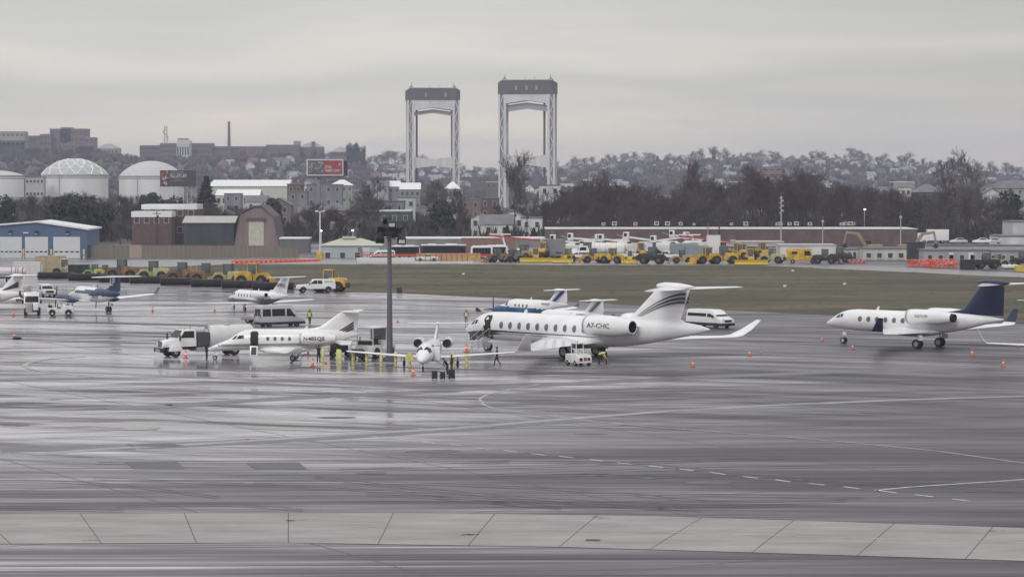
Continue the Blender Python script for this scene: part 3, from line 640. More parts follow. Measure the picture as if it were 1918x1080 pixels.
put_text(Kj, 'N87UP', 8.3, 1.70, .34, lambda x, z: HK.pt(x, z, 1, .02), mat('navy_lettering', (.03,.04,.10)), sq=1.1)
# --- 7/8. single turboprops behind the big jet
def pc(label, npx, npy, ang, k, mats, matfn, finm, finmi, reg):
    fus = [(0,1.55,.10,.10),(.1,1.56,.28,.28),(1.2,1.64,.46,.46),(2.6,1.76,.62,.64),(3.4,1.98,.72,.84),(4.4,2.06,.77,.92),(8.2,2.08,.77,.92),(10,2.28,.55,.68),(12,2.52,.28,.38),(13.8,2.64,.04,.08)]
    P, HP, fP = airplane('turboprop_plane', label, npx, npy, ang, k, fus,
      [(4.9,0,1.15,2.5,.14,0),(5.0,.75,1.15,2.3,.14,R(4)),(5.9,7.7,1.75,1.2,.12,R(5)),(6.3,8.1,2.2,.6,.09,R(60))],
      [(9.0,2.8,4.6,.05),(10.6,3.05,3.2,.10),(11.9,4.25,1.8,.10)], [(11.7,.04,4.30,1.7,.09),(12.4,2.6,4.34,1.0,.09)],
      [(1.5,0,1.2,.24,.15,False),(6.6,-2.2,1.2,.27,.2,False),(6.6,2.2,1.2,.27,.2,False)], mats, matfn=matfn,
      windows=([5.0+.72*i for i in range(4)], 2.22, .15, .19), cockpit=[[(2.75,2.10),(3.1,2.50),(3.4,2.62),(3.45,2.20)]], antennas=[(6.9,0,.28,.3)], fin_mats=finm, fin_mi=finmi, bullet=(11.4,14.0,4.34,.14), cat='propeller plane', group=None,
      wing_mats=[W_, char], wing_mi=[0,0,1])
    b = MB(); b.lathe((.05, 0, 1.56), (-1,0,0), [(0,.27),(.3,.2),(.62,.02)], 16); b.build('spinner', steel(), P, smooth=True)
    for q in range(4):
        a = q*PI/2; b = MB(); b.box((-.12, math.sin(a)*.85, 1.56+math.cos(a)*.85), (.06, .17, 1.35), rx=-a, top=(1,.5)); b.build('propeller_blade', dark(), P)
    put_text(P, reg, 9.6, 2.42, .30, lambda x, z: HP.pt(x, z, 1, .02), letter, sq=1.1)
    b = MB()
    for sd in (-1,1):
        for dx, w in finm_str[reg]: b.add([(12.0+dx+.3-1.0, sd*.185, 2.95), (12.0+dx+w+.3-1.0, sd*.185, 2.95), (13.0+dx+w*.9, sd*.185, 4.22), (13.0+dx, sd*.185, 4.22)], [(0,1,2,3)])
    b.build('fin_stripe', stripe_m[reg], fP)
finm_str = {'N424JK': [(-.1,.75)], 'N305JV': [(.0,.18),(.32,.25)]}
stripe_m = {'N424JK': mat('violet_blue_paint', (.035,.045,.24), .3), 'N305JV': mat('slate_paint', (.08,.08,.10), .35)}
tealblue = mat('deep_sea_blue', (.03,.11,.23), .3, var=.1)
pc('white single propeller plane with blue belly and violet fin stripe behind the large jet', 925, 602, -50, 1.02, [W_, tealblue, navy], lambda x, y, z: (1 if z < 2.08-.015*x else 0), [W_], None, 'N424JK')
pc('plain white propeller plane with grey fin stripes, mostly hidden behind the large jet', 986, 623, -50, .98, [W_], None, [W_], None, 'N305JV')
# --- 9. jet leaving the frame on the left: dark swoosh fin
fus = [(0,1.5,.02,.02),(2,1.8,.8,.8),(5,2.0,.95,1.0),(13,2.0,.95,1.0),(16,2.2,.7,.75),(18.5,2.5,.3,.35),(20,2.6,.05,.06)]
Lj, HL, fL = airplane('private_jet', 'white jet cut by the left edge with a charcoal swoosh across its fin', -150, 577, -30, .95, fus,
  [(8.0,0,1.2,3.6,.12,0),(8.3,.9,1.2,3.2,.12,R(3)),(12.0,9.0,1.5,1.4,.1,R(3)),(13.2,9.7,2.4,.7,.08,R(70))],
  [(13.6,2.9,6.0,.05),(15.6,3.2,3.9,.09),(17.6,5.05,2.3,.10)], [(17.6,.04,5.1,2.0,.09),(18.9,3.2,5.16,.9,.09)],
  [(1.8,0,1.1,.25,.15,True),(10.2,-1.6,1.2,.33,.22,True),(10.2,1.6,1.2,.33,.22,True)], [W_, char], windows=([5+.9*i for i in range(7)], 2.2, .16, .2), bullet=(17.2,20.4,5.15,.22), group='business jets parked on the apron')
for sd in (-1, 1):
    nacelle(Lj, 12.0, 16.0, sd*1.55, 2.6, .62, W_)
    loft([(13.0, sd*.8, 2.5, 2.4, .10, 0), (13.1, sd*1.2, 2.5, 2.2, .10, 0)]).build('pylon', W_, Lj, smooth=True)
b = MB()
for sd in (-1, 1):
    for i in range(10):
        g = lambda u: (15.9+u*2.9, 3.05+.9*u**1.1+.35*u); (x, z), (x2, z2) = g(i/10), g((i+1)/10); w, w2 = .1+.75*i/10, .1+.75*(i+1)/10
        b.add([(x, sd*.21, z), (x2, sd*.21, z2), (x2, sd*.21, z2-w2), (x, sd*.21, z-w)], [(0,1,2,3)])
b.build('fin_swoosh', char, fL)
# --- 10. jet leaving the frame on the right: only its far-left wing shows
Rj, HR, fR = airplane('private_jet', 'white jet mostly outside the right edge, one long wing with upturned winglet showing', 2022, 676, 88, 1.0,
  [(0,1.5,.02,.02),(2,1.8,.8,.8),(5,2.0,.95,1.0),(13,2.0,.95,1.0),(16,2.2,.7,.75),(18.5,2.5,.3,.35),(20,2.6,.05,.06)],
  [(6.2,0,1.0,3.0,.12,0),(6.3,.9,1.0,2.8,.12,R(3)),(8.0,8.0,1.25,1.4,.1,R(3)),(8.4,8.35,1.6,1.1,.08,R(50)),(9.2,8.8,2.7,.6,.08,R(70))],
  [(15.6,3.2,3.9,.09),(17.6,5.05,2.3,.10)], [(17.6,.04,5.1,2.0,.09),(18.9,3.2,5.16,.9,.09)],
  [(1.8,0,1.1,.25,.15,True),(7.6,-2.2,1.0,.3,.2,False),(7.6,2.2,1.0,.3,.2,False)], [W_], windows=([5+.9*i for i in range(7)], 2.2, .16, .2), group='business jets parked on the apron')
# ================================================================== VEHICLES AND GROUND EQUIPMENT  (front is +x)
def wheel(root, x, y, r, w, rimm=None, name='wheel', rr=.46):
    sd = 1 if y > 0 else -1
    t = MB(); t.lathe((x, y, r), (0,1,0), [(-w/2, r*rr), (-w/2, r*.9), (-w*.38, r), (w*.38, r), (w/2, r*.9), (w/2, r*rr)], 20)
    o = t.build(name, rubber(), root, smooth=True)
    h = MB(); h.lathe((x, y, r), (0,sd,0), [(w/2-.05, .001), (w/2-.02, r*.2), (w/2-.08, r*.45), (w/2-.01, r*rr), (-w/2, r*rr)], 16); h.build('rim', rimm or steel(), o, smooth=True)
    return o
def lamp(root, c, d, m, name='headlight'):
    b = MB(); b.box(c, d); return b.build(name, m, root)
hl = lambda: mat('clear_lamp_lens', (.75,.76,.78), .12, var=.05)
tl = lambda: mat('red_lamp_lens', (.35,.02,.02), .25)
def van(label, px, py, yaw, paint, high=True, k=1.0, name='passenger_van'):
    X, Y = G(px, py); r = thing(name, label, 'van', (X, Y, 0), R(yaw), None, k)
    H = 2.62 if high else 2.08; L_ = 5.9
    tp = lambda x, z: 1.0 if z < 1.15 else 1 - .13*(z-1.15)/(H-1.15)
    P = [(-2.95,.42),(-2.97,1.2),(-2.86,H-.12),(-2.6,H),(.9,H),(1.35,H-.14),(2.05,1.30),(2.75,1.08),(2.93,.85),(2.95,.42)]
    b = MB(); b.prism(P, 1.0, 0, tp); b.build('body', paint, r, bev=.06)
    b = MB(); b.prism([(-3.0,.30),(-3.0,.62),(3.0,.62),(3.0,.30)], 1.015); b.build('lower_cladding', dark(), r, bev=.03)
    zt, zb = H-.42, 1.32
    for sd in (1, -1):
        wins = [[(-2.72,zb),(-2.66,zt),(-1.62,zt),(-1.62,zb)], [(-1.45,zb),(-1.45,zt),(.28,zt),(.28,zb)]] if high else [[(-2.72,zb),(-2.66,zt),(.30,zt),(.30,zb)]]
        for w in wins: q = MB(); q.side(w, 1.0, sd, tp=tp); q.build('side_window', glass(), r)
        q = MB(); q.side([(.5,zb-.05),(.5,zt),(1.0,zt-.02),(1.62,zb-.02)], 1.0, sd, tp=tp); q.build('door_window', glass(), r)
        q = MB(); q.box((1.5, sd*1.1, 1.35), (.14,.18,.30)); q.build('mirror', dark(), r, bev=.03)
        for x in (-1.85, 1.85): wheel(r, x, sd*.86, .36, .26)
        lamp(r, (2.78, sd*.74, 1.0), (.32,.26,.20), hl()); lamp(r, (-2.97, sd*.88, 1.35), (.05,.14,.5), tl(), 'tail_light')
    q = MB(); n = Vector((.75,0,.70)).normalized()*.014
    a, c = (1.42, H-.27), (2.0, 1.36)
    q.add([(a[0]+n.x, -.78, a[1]+n.z), (a[0]+n.x, .78, a[1]+n.z), (c[0]+n.x, .9, c[1]+n.z), (c[0]+n.x, -.9, c[1]+n.z)], [(0,1,2,3)]); q.build('windshield', glass(), r)
    q = MB(); q.box((2.94,0,.86),(.08,1.05,.26)); q.build('grille', dark(), r, bev=.02)
    for sd in (-1,1): q = MB(); q.box((-2.94, sd*.42, (zb+zt)/2), (.06, .62, zt-zb)); q.build('rear_window', glass(), r)
    q = MB(); q.box((-3.0,0,.95),(.03,.5,.14)); q.build('number_plate', mat('plate_white', (.6,.6,.6)), r)
    return r
def pickup(label, px, py, yaw, cap=True, paint=None, k=1.0, name='pickup_truck'):
    X, Y = G(px, py); r = thing(name, label, 'pickup truck', (X, Y, 0), R(yaw), None, k); paint = paint or white()
    tp = lambda x, z: 1.0 if z < 1.2 else 1 - .16*(z-1.2)/.75
    P = [(-2.9,.55),(-2.92,1.22),(-1.15,1.24),(1.0,1.22),(2.3,1.14),(2.85,1.0),(2.9,.55)]
    b = MB(); b.prism(P, .99); b.build('body', paint, r, bev=.05)
    b = MB(); b.prism([(-1.12,1.2),(-.95,1.92),(.25,1.94),(1.12,1.2)], .96, 0, tp); c = b.build('cab', paint, r, bev=.05)
    for sd in (1,-1):
        for w in ([(-.98,1.28),(-.88,1.78),(-.32,1.80),(-.32,1.28)],[(-.24,1.28),(-.24,1.80),(.22,1.80),(.84,1.28)]): q = MB(); q.side(w, .96, sd, tp=tp, off=.02); q.build('side_window', glass(), r)
        for x in (-1.85,1.85):
            wheel(r, x, sd*.84, .40, .28); q = MB(); q.side([(x+.5*math.cos(a), .42+.5*math.sin(a)) for a in [PI*i/10 for i in range(11)]], .985, sd); q.build('wheel_arch', dark(), r)
        lamp(r, (2.82, sd*.78, .98), (.14,.30,.24), hl()); q = MB(); q.box((.95, sd*1.12, 1.32), (.12,.22,.22)); q.build('mirror', dark(), r)
    q = MB(); q.add([(.33,-.70,1.86),(.33,.70,1.86),(1.08,.84,1.27),(1.08,-.84,1.27)], [(0,1,2,3)]); q.build('windshield', glass(), r)
    q = MB(); q.box((2.88,0,.92),(.1,1.2,.34)); q.build('grille', dark(), r, bev=.02); q = MB(); q.box((2.95,0,.58),(.14,1.9,.2)); q.build('bumper', steel(), r, bev=.03)
    if cap:
        b = MB(); b.prism([(-2.88,1.24),(-2.8,1.96),(-1.06,1.96),(-1.06,1.24)], .95, 0, tp); cc = b.build('bed_cap', paint, r, bev=.04)
        for sd in (1,-1): q = MB(); q.side([(-2.6,1.42),(-2.55,1.78),(-1.3,1.78),(-1.3,1.42)], .95, sd, tp=tp, off=.02); q.build('cap_panel', mat('cap_grey', (.45,.45,.46)), cc)
    return r
def car(label, loc, yaw, paint, k=1.0):
    r = thing('parked_car', label, 'car', loc, R(yaw), None, k)
    tp = lambda x, z: 1.0 if z < .95 else 1 - .2*(z-.95)/.5
    b = MB(); b.prism([(-2.2,.35),(-2.25,.9),(-1.6,1.0),(-1.0,1.42),(.3,1.45),(1.1,.98),(2.0,.85),(2.2,.6),(2.2,.35)], .9, 0, tp); b.build('body', paint, r, bev=.06)
    for sd in (1,-1):
        q = MB(); q.side([(-1.35,1.0),(-.9,1.34),(.22,1.36),(.8,1.0)], .9, sd, tp=tp); q.build('side_window', glass(), r)
        for x in (-1.35,1.35): wheel(r, x, sd*.78, .32, .22)
    q = MB(); q.add([(.42,-.66,1.41),(.42,.66,1.41),(1.04,.8,1.03),(1.04,-.8,1.03)], [(0,1,2,3)]); q.build('windshield', glass(), r)
    return r
def fuel_truck(label, px, py, yaw, k=1.0):
    X, Y = G(px, py); r = thing('fuel_truck', label, 'truck', (X, Y, 0), R(yaw), None, k); w = white()
    b = MB(); b.box((-1.5,0,.85),(8.6,.9,.25)); b.build('chassis', dark(), r)
    tp = lambda x, z: 1.0 if z < 1.9 else 1-.12*(z-1.9)/.9
    b = MB(); b.prism([(.7,1.05),(.7,2.72),(.9,2.8),(2.15,2.76),(2.75,1.92),(2.75,1.05)], 1.05, 0, tp); b.build('cab', w, r, bev=.07)
    b = MB(); b.prism([(2.7,1.0),(2.7,1.88),(3.9,1.66),(4.25,1.45),(4.32,1.0)], .88, 0, lambda x, z: 1-.12*max(0,(x-3))); b.build('hood', w, r, bev=.10)
    for sd in (1,-1):
        b = MB(); b.prism([(3.0+.72*math.cos(a), .62+.72*math.sin(a)) for a in [PI*i/8 for i in range(9)]], .20, yc=sd*.98); b.build('fender', w, r, bev=.05)
        b = MB(); b.side([(.95,1.95),(.95,2.62),(2.0,2.62),(2.5,1.95)], 1.05, sd, tp=tp); b.build('door_window', glass(), r)
        b = MB(); b.path([(2.5,sd*1.05,2.45),(2.75,sd*1.5,2.5),(2.8,sd*1.55,2.2)], .025, 6); b.box((2.78,sd*1.55,1.98),(.1,.22,.6)); b.build('mirror', dark(), r)
        wheel(r, 3.0, sd*.92, .52, .30); 
        for x in (-3.6,): wheel(r, x, sd*.86, .52, .52)
        lamp(r, (4.12, sd*.80, 1.28), (.25,.26,.22), hl())
        b = MB(); b.box((.0, sd*.75, .72),(1.3,.5,.5)); b.build('side_tank', steel(), r, bev=.06)
    b = MB(); b.add([(2.2,-.82,2.70),(2.2,.82,2.70),(2.78,.97,1.98),(2.78,-.97,1.98)], [(0,1,2,3)]); b.build('windshield', glass(), r)
    b = MB(); b.box((4.30,0,1.33),(.08,.85,.62)); b.build('grille', mat('grille_bronze', (.16,.15,.15), .4, .4), r, bev=.03)
    b = MB(); b.box((4.38,0,.72),(.22,2.2,.42)); b.build('bumper', dark(), r, bev=.04); b = MB(); b.box((4.51,-.05,.68),(.05,1.0,.30)); b.build('bumper_step', steel(), r)
    b = MB()
    for x in (1.9,1.2): b.box((x,.0,2.86),(.12,.12,.10)); b.box((x,.6,2.84),(.12,.12,.08)); b.box((x,-.6,2.84),(.12,.12,.08))
    b.build('roof_marker_light', mat('amber_lens', (.6,.3,.05), .3), r)
    # pump cabinet, reels and hoses behind the cab
    b = MB(); b.box((-.1,0,1.75),(1.3,2.1,1.4)); cab_ = b.build('pump_cabinet', mat('dark_grey_cabinet', (.06,.06,.065), .6), r, bev=.04)
    b = MB(); b.lathe((-.15,-1.12,1.75),(0,-1,0),[(0,.45),(.1,.5),(.12,.2),(.2,.01)],18); b.build('hose_reel', rubber(), cab_)
    b = MB(); b.path([(.3,-1.12,2.5),(.05,-1.25,2.0),(-.3,-1.3,1.6),(-.35,-1.3,.9)], .04); b.path([(.5,-.9,2.45),(.5,-.9,3.05),(-.8,-.9,3.05),(-.8,.9,3.05),(.5,.9,3.05)], .04); b.box((-.2,0,3.08),(1.1,.5,.12)); b.build('hose_gantry', mat('galvanised_pipe', (.3,.3,.31), .4, .5), cab_)
    b = MB(); b.lathe((-5.9,0,1.95),(1,0,0),[(-.18,.05),(-.1,.6),(0,.92),(.15,1.0),(4.9,1.0),(5.0,.92),(5.1,.6),(5.15,.05)],28, ry=1.15); tk = b.build('tank', mat('tank_white', (.66,.66,.66), .35, var=.08), r, smooth=True)
    b = MB(); b.box((-3.4,0,2.98),(4.8,.7,.06)); b.path([(-5.6,-.5,2.9),(-5.6,-.5,3.3),(-1.2,-.5,3.3),(-1.2,-.5,2.9)], .025); b.box((-3.2,0,3.05),(.6,.5,.2)); b.build('walkway', steel(), tk)
    b = MB(); b.lathe((-.98,0,1.95),(1,0,0),[(0,.98),(.12,.85),(.18,.4),(.2,.02)],24,ry=1.12); b.build('tank_end', mat('stained_tank_end', (.13,.13,.135), .5, var=.4, vscale=2), tk, smooth=True)
    return r
def box_part(r, name, c, d, m, bev=.03, **kw):
    b = MB(); b.box(c, d, **kw); return b.build(name, m, r, bev=bev)
def wheel_loader(label, loc, yaw, paint, k=1.0, tool='plow', cabm=None, toolm=None, name='wheel_loader', group=None, cat='loader', blade_w=4.2):
    r = thing(name, label, cat, loc, R(yaw), group, k)
    b = MB(); b.prism([(-3.1,.75),(-3.15,1.75),(-2.9,2.05),(-.5,2.15),(-.3,1.2),(-.3,.75)], .85); b.build('engine_body', paint, r, bev=.08)
    b = MB(); b.prism([(-.2,.7),(-.2,1.5),(.5,1.75),(1.3,1.7),(1.9,1.0),(1.9,.7)], .6); b.build('front_frame', paint, r, bev=.05)
    box_part(r, 'counterweight', (-3.25,0,1.0),(.35,1.7,.7), dark())
    c = MB(); 
    for x in (-1.05,.35):
        for y in (-.62,.62): c.box((x,y,2.45),(.11,.11,1.6))
    c.box((-.35,0,1.65),(1.5,1.36,.15)); cab = c.build('cab_frame', cabm or paint, r)
    box_part(cab, 'cab_glass', (-.35,0,2.48),(1.34,1.2,1.4), mat('hazy_cab_glass', (.10,.12,.13), .12, var=.3)); box_part(cab, 'cab_roof', (-.35,0,3.3),(1.6,1.45,.14), cabm or paint)
    b = MB(); b.path([(-2.0,.5,2.1),(-2.0,.5,2.75)], .07); b.build('exhaust_pipe', steel(), r)
    b = MB()
    for y in (-.55,.55): b.prism([(.3,1.55),(.3,1.85),(1.8,1.95),(3.0,.75),(2.8,.5),(1.7,1.55)], .07, yc=y)
    b.build('lift_arms', paint, r)
    for x in (-1.95,1.15):
        for y in (-.95,.95): wheel(r, x, y, .80, .55, mat('dirty_wheel_rim', (.13,.10,.05), .7, var=.4), rr=.42)
    tm = toolm or paint
    if tool == 'plow':
        b = MB(); w = blade_w/2; arc = [(3.15,.08),(3.0,.35),(3.0,.8),(3.2,1.15)]
        P = arc + [(x-.06, z) for x, z in reversed(arc)]; b.prism(P, w); pl = b.build('plow_blade', tm, r, smooth=True)
        b = MB(); b.prism([(3.24,.02),(3.24,.18),(3.20,.18),(3.20,.02)], w); b.build('cutting_edge', dark(), pl)
        b = MB(); 
        for y in (-w*.6, 0, w*.6): b.box((2.88,y,.6),(.12,.1,1.0))
        b.build('blade_rib', tm, pl)
    elif tool == 'bucket':
        b = MB(); b.prism([(2.7,.5),(2.75,1.2),(2.85,1.2),(2.95,.35),(4.0,.12),(4.0,.05),(2.8,.08)], 1.35); b.build('bucket', tm, r)
    return r
def snow_broom(label, loc, yaw, L_=6.6, group=None):
    r = thing('snow_broom', label, 'runway brush', loc, R(yaw), group)
    b = MB(); n = 24; pr = []
    for i in range(n+1): pr.append((-L_/2+L_*i/n, .58 + .02*(i%2)))
    b.lathe((0,0,.62),(1,0,0),[(-L_/2,.05)]+pr+[(L_/2,.05)],16); b.build('brush_drum', mat('black_bristles', (.011,.010,.010), .85, var=.5, vscale=8), r)
    b = MB(); b.prism([(-L_/2,1.0),(-L_/2,1.24),(L_/2,1.24),(L_/2,1.0)], .30); b.build('hood', mat('dark_hood_paint', (.026,.025,.026), .4, var=.4), r, bev=.04)
    b = MB(); b.box((0,.9,.7),(L_*.5,.15,.15)); b.path([(-1,.3,1),(-.5,1.4,.6),(.5,1.4,.6),(1,.3,1)], .06); b.box((-L_/2-.05,0,.6),(.1,.8,.8)); b.box((L_/2+.05,0,.6),(.1,.8,.8)); b.build('broom_frame', mat('rusty_frame', (.16,.10,.06), .7, var=.4, vscale=3), r)
    for y in (1.2,): 
        wheel(r, -.9, y, .3, .2); wheel(r, .9, y, .3, .2)
    return r
def deicer(label, loc, yaw, boom=6, k=1.0, group='white deicing trucks in the equipment lot'):
    r = thing('deicing_truck', label, 'deicing truck', loc, R(yaw), group, k); w = white()
    box_part(r, 'chassis', (-1,0,.85),(8,1.0,.3), dark())
    b = MB(); b.prism([(2.0,.8),(2.0,2.5),(3.5,2.5),(4.0,1.6),(4.05,.8)], 1.1); cb = b.build('cab', w, r, bev=.08)
    for sd in (1,-1):
        b = MB(); b.side([(2.4,1.65),(2.4,2.3),(3.45,2.3),(3.75,1.65)], 1.1, sd, off=.02); b.build('door_window', glass(), cb)
        for x in (2.9,-2.8,-4.0): wheel(r, x, sd*.95, .48, .35)
    b = MB(); b.add([(3.60,-.95,2.42),(3.60,.95,2.42),(4.02,1.0,1.68),(4.02,-1.0,1.68)], [(0,1,2,3)]); b.build('windshield', glass(), cb)
    b = MB(); b.box((-1.6,0,1.9),(6.2,2.2,1.7)); b.build('tank', mat('tank_white', (.66,.66,.66), .35, var=.08), r, bev=.25)
    box_part(r, 'turntable', (-3.6,0,2.95),(.9,.9,.5), dark())
    tip = (-3.6+boom, 0, 3.3+boom*rnd.uniform(0,.15))
    b = MB(); b.tube((-3.6,0,3.2), tip, .34, .26, 4); b.tube((-3.6,0,2.9), (1.0,0,2.9), .25, .25, 4); bm_ = b.build('boom', w, r)
    box_part(r, 'basket_cab', (tip[0]+.6,0,tip[2]+.35),(1.3,1.2,1.7), w, bev=.06)
    for sd in (1,-1): box_part(r, 'basket_window', (tip[0]+.75, sd*.60, tip[2]+.55),(.7,.05,.8), glass(), bev=0)
    box_part(r, 'basket_window', (tip[0]+1.25,0,tip[2]+.55),(.05,.85,.8), glass(), bev=0)
    b = MB(); b.tube((tip[0]+1.2,.4,tip[2]), (tip[0]+2.8,.4,tip[2]+.6), .06); b.build('spray_arm', steel(), r)
    return r
def tanker(label, loc, yaw, k=1.0):
    r = thing('tank_truck', label, 'tank truck', loc, R(yaw), None, k); w = white()
    box_part(r, 'chassis', (-1,0,.85),(8.5,1.0,.3), dark())
    b = MB(); b.prism([(2.2,.8),(2.2,2.6),(3.9,2.6),(4.3,1.6),(4.3,.8)], 1.1); cb = b.build('cab', w, r, bev=.1)
    b = MB(); b.add([(3.98,-.95,2.5),(3.98,.95,2.5),(4.33,1.0,1.7),(4.33,-1.0,1.7)], [(0,1,2,3)]); b.build('windshield', glass(), cb)
    for sd in (1,-1):
        b = MB(); b.side([(2.6,1.75),(2.6,2.4),(3.8,2.4),(4.0,1.75)], 1.1, sd, off=.02); b.build('door_window', glass(), cb)
        for x in (3.2,-2.8,-4.0): wheel(r, x, sd*.95, .5, .35)
    b = MB(); b.lathe((-5.0,0,2.1),(1,0,0),[(-.15,.1),(-.08,.8),(0,1.05),(6.4,1.05),(6.5,.8),(6.55,.1)],24, ry=1.1); t = b.build('tank', mat('tank_ivory', (.72,.72,.71), .3, var=.06), r, smooth=True)
    b = MB()
    for i in range(6): b.lathe((-4.6+i*1.1,0,2.1),(1,0,0),[(0,1.05),(0,1.075),(.06,1.075),(.06,1.05)],24,ry=1.1)
    b.build('tank_hoops', steel(), t)
    return r
def bus(label, loc, yaw, L_=11.5, stripe=None, k=1.0):
    r = thing('shuttle_bus', label, 'bus', loc, R(yaw), None, k); w = white()
    big = L_ > 7; b = MB(); b.prism([(-L_/2,.35),(-L_/2,2.8 if big else 3.0),(L_/2-.15,2.8 if big else 3.0),(L_/2,1.2),(L_/2,.35)], 1.25); b.build('body', mat('dark_maroon_body', (.035,.018,.022), .35) if big else w, r, bev=.1)
    if big: b = MB(); b.prism([(-L_/2-.02,2.8),(-L_/2,3.05),(L_/2-.2,3.05),(L_/2-.12,2.8)], 1.27); b.build('roof', w, r, bev=.06)
    for sd in (1,-1):
        n = 6; seg = (L_-1.0)/n
        for i in range(n): b = MB(); x = -L_/2+.45+i*seg; b.side([(x,1.2),(x,2.72),(x+seg-.02,2.72),(x+seg-.02,1.2)], 1.25, sd, off=.03); b.build('side_window', glass(), r)
        b = MB(); b.side([(-L_/2+.1,.55),(-L_/2+.1,1.2),(L_/2-.1,1.2),(L_/2-.1,.55)], 1.25, sd, off=.02); b.build('side_panel', stripe or mat('dark_red_panel', (.07,.018,.03), .4), r)
        for x in (-L_/2+2.6, L_/2-2.4): wheel(r, x, sd*1.1, .48, .3)
    box_part(r, 'windshield', (L_/2-.02,0,2.0),(.06,2.2,1.4), glass(), bev=0)
    box_part(r, 'rear_window', (-L_/2,0,2.1),(.06,2.0,1.0), glass(), bev=0)
    box_part(r, 'roof_unit', (-L_*.18,0,3.12),(2.6,1.7,.26), w, bev=.08); box_part(r, 'roof_unit', (L_*.24,0,3.10),(1.8,1.6,.2), w, bev=.08)
    return r
def container(label, loc, yaw, d, m, name='shipping_container', cat='container', k=1):
    r = thing(name, label, cat, loc, R(yaw), None, k); Lx, Ly, Lz = d
    b = MB(); n = int(Lx/.5)
    P = []
    for sd in (-1,1):
        pts = []
        for i in range(n*2+1): pts.append((-Lx/2+Lx*i/(n*2), sd*(Ly/2-(.05 if i % 2 else 0))))
        base = len(b.v); b.v += [(x, y, .12) for x, y in pts] + [(x, y, Lz-.1) for x, y in pts]; q = len(pts)
        for i in range(q-1): b.f.append((base+i, base+i+1, base+q+i+1, base+q+i)); b.m.append(0)
    b.box((0,0,.06),(Lx,Ly,.12)); b.box((0,0,Lz-.05),(Lx,Ly,.12))
    for x in (-Lx/2+.06, Lx/2-.06): b.box((x,0,Lz/2),(.12,Ly,Lz-.2))
    b.build('shell', m, r)
    b = MB()
    for y in (-Ly*.3,-Ly*.1,Ly*.1,Ly*.3): b.tube((Lx/2+.04,y,.3),(Lx/2+.04,y,Lz-.3),.025,n=5)
    b.build('lock_rods', steel(), r)
    return r
def tractor(label, px, py, yaw, canopy=False, k=1.0, name='tow_tractor', group=None):
    X, Y = G(px, py); r = thing(name, label, 'tow tractor', (X, Y, 0), R(yaw), group, k); w = mat('scuffed_white', (.68,.68,.67), .4, var=.12)
    b = MB(); b.prism([(-1.55,.35),(-1.55,1.0),(-.35,1.0),(-.3,.75),(.2,.75),(.3,1.25),(1.5,1.12),(1.6,.9),(1.6,.35)], .78); b.build('body', w, r, bev=.05)
    for sd in (1,-1):
        for x in (-.95,1.0):
            wheel(r, x, sd*.68, .36, .26, w); q = MB(); q.side([(x+.44*math.cos(a), .38+.44*math.sin(a)) for a in [PI*i/8 for i in range(9)]], .77, sd, off=.015); q.build('wheel_arch', dark(), r)
    box_part(r, 'seat', (-.15,-.25,1.0),(.4,.45,.15), dark()); box_part(r, 'seat_back', (-.32,-.25,1.25),(.1,.45,.45), dark())
    b = MB(); b.tube((.3,-.25,1.2),(.1,-.25,1.5),.03); b.lathe((.1,-.25,1.5),(-.5,0,.86),[(0,.17),(.03,.19),(.05,.17)],14); b.build('steering_wheel', dark(), r)
    b = MB(); b.box((-1.2,0,1.15),(.5,1.2,.3)); b.path([(-1.4,.5,1),(-1.3,.5,1.6)],.04); b.build('rear_equipment', dark(), r)
    lamp(r, (1.6,-.55,.9),(.06,.2,.14), hl()); lamp(r, (1.6,.55,.9),(.06,.2,.14), hl())
    if canopy:
        b = MB()
        for x in (-1.4,.45):
            for y in (-.7,.7): b.box((x,y,1.6),(.06,.06,1.3))
        b.box((-.45,0,2.28),(2.1,1.6,.08)); b.build('canopy', w, r)
        b = MB(); b.add([(.48,-.66,1.3),(.48,.66,1.3),(.46,.66,2.2),(.46,-.66,2.2)], [(0,1,2,3)]); b.build('windshield', mat('hazy_glass', (.2,.22,.23), .1), r)
    return r
def cone_(label, px, py, k=1.0, z=0, group=None, knocked=False):
    X, Y = G(px, py) if not isinstance(px, tuple) else px; r = thing('traffic_cone', label, 'traffic cone', (X, Y, z), rnd.uniform(0, 1), group, k)
    m = mat('cone_orange', (.78,.12,.04), .5, var=.1)
    b = MB(); b.box((0,0,.03),(.46,.46,.06)); b.build('base', mat('cone_base', (.30,.06,.03), .7), r, bev=.015)
    b = MB(); b.lathe((0,0,.06),(0,0,1),[(0,.17),(.86,.035),(.87,.02)],16); b.build('cone_body', m, r, smooth=True)
    b = MB(); b.lathe((0,0,.40),(0,0,1),[(0,.125),(.16,.10)],16); b.build('reflective_band', mat('reflective_white', (.75,.73,.70), .3), r, smooth=True)
    return r
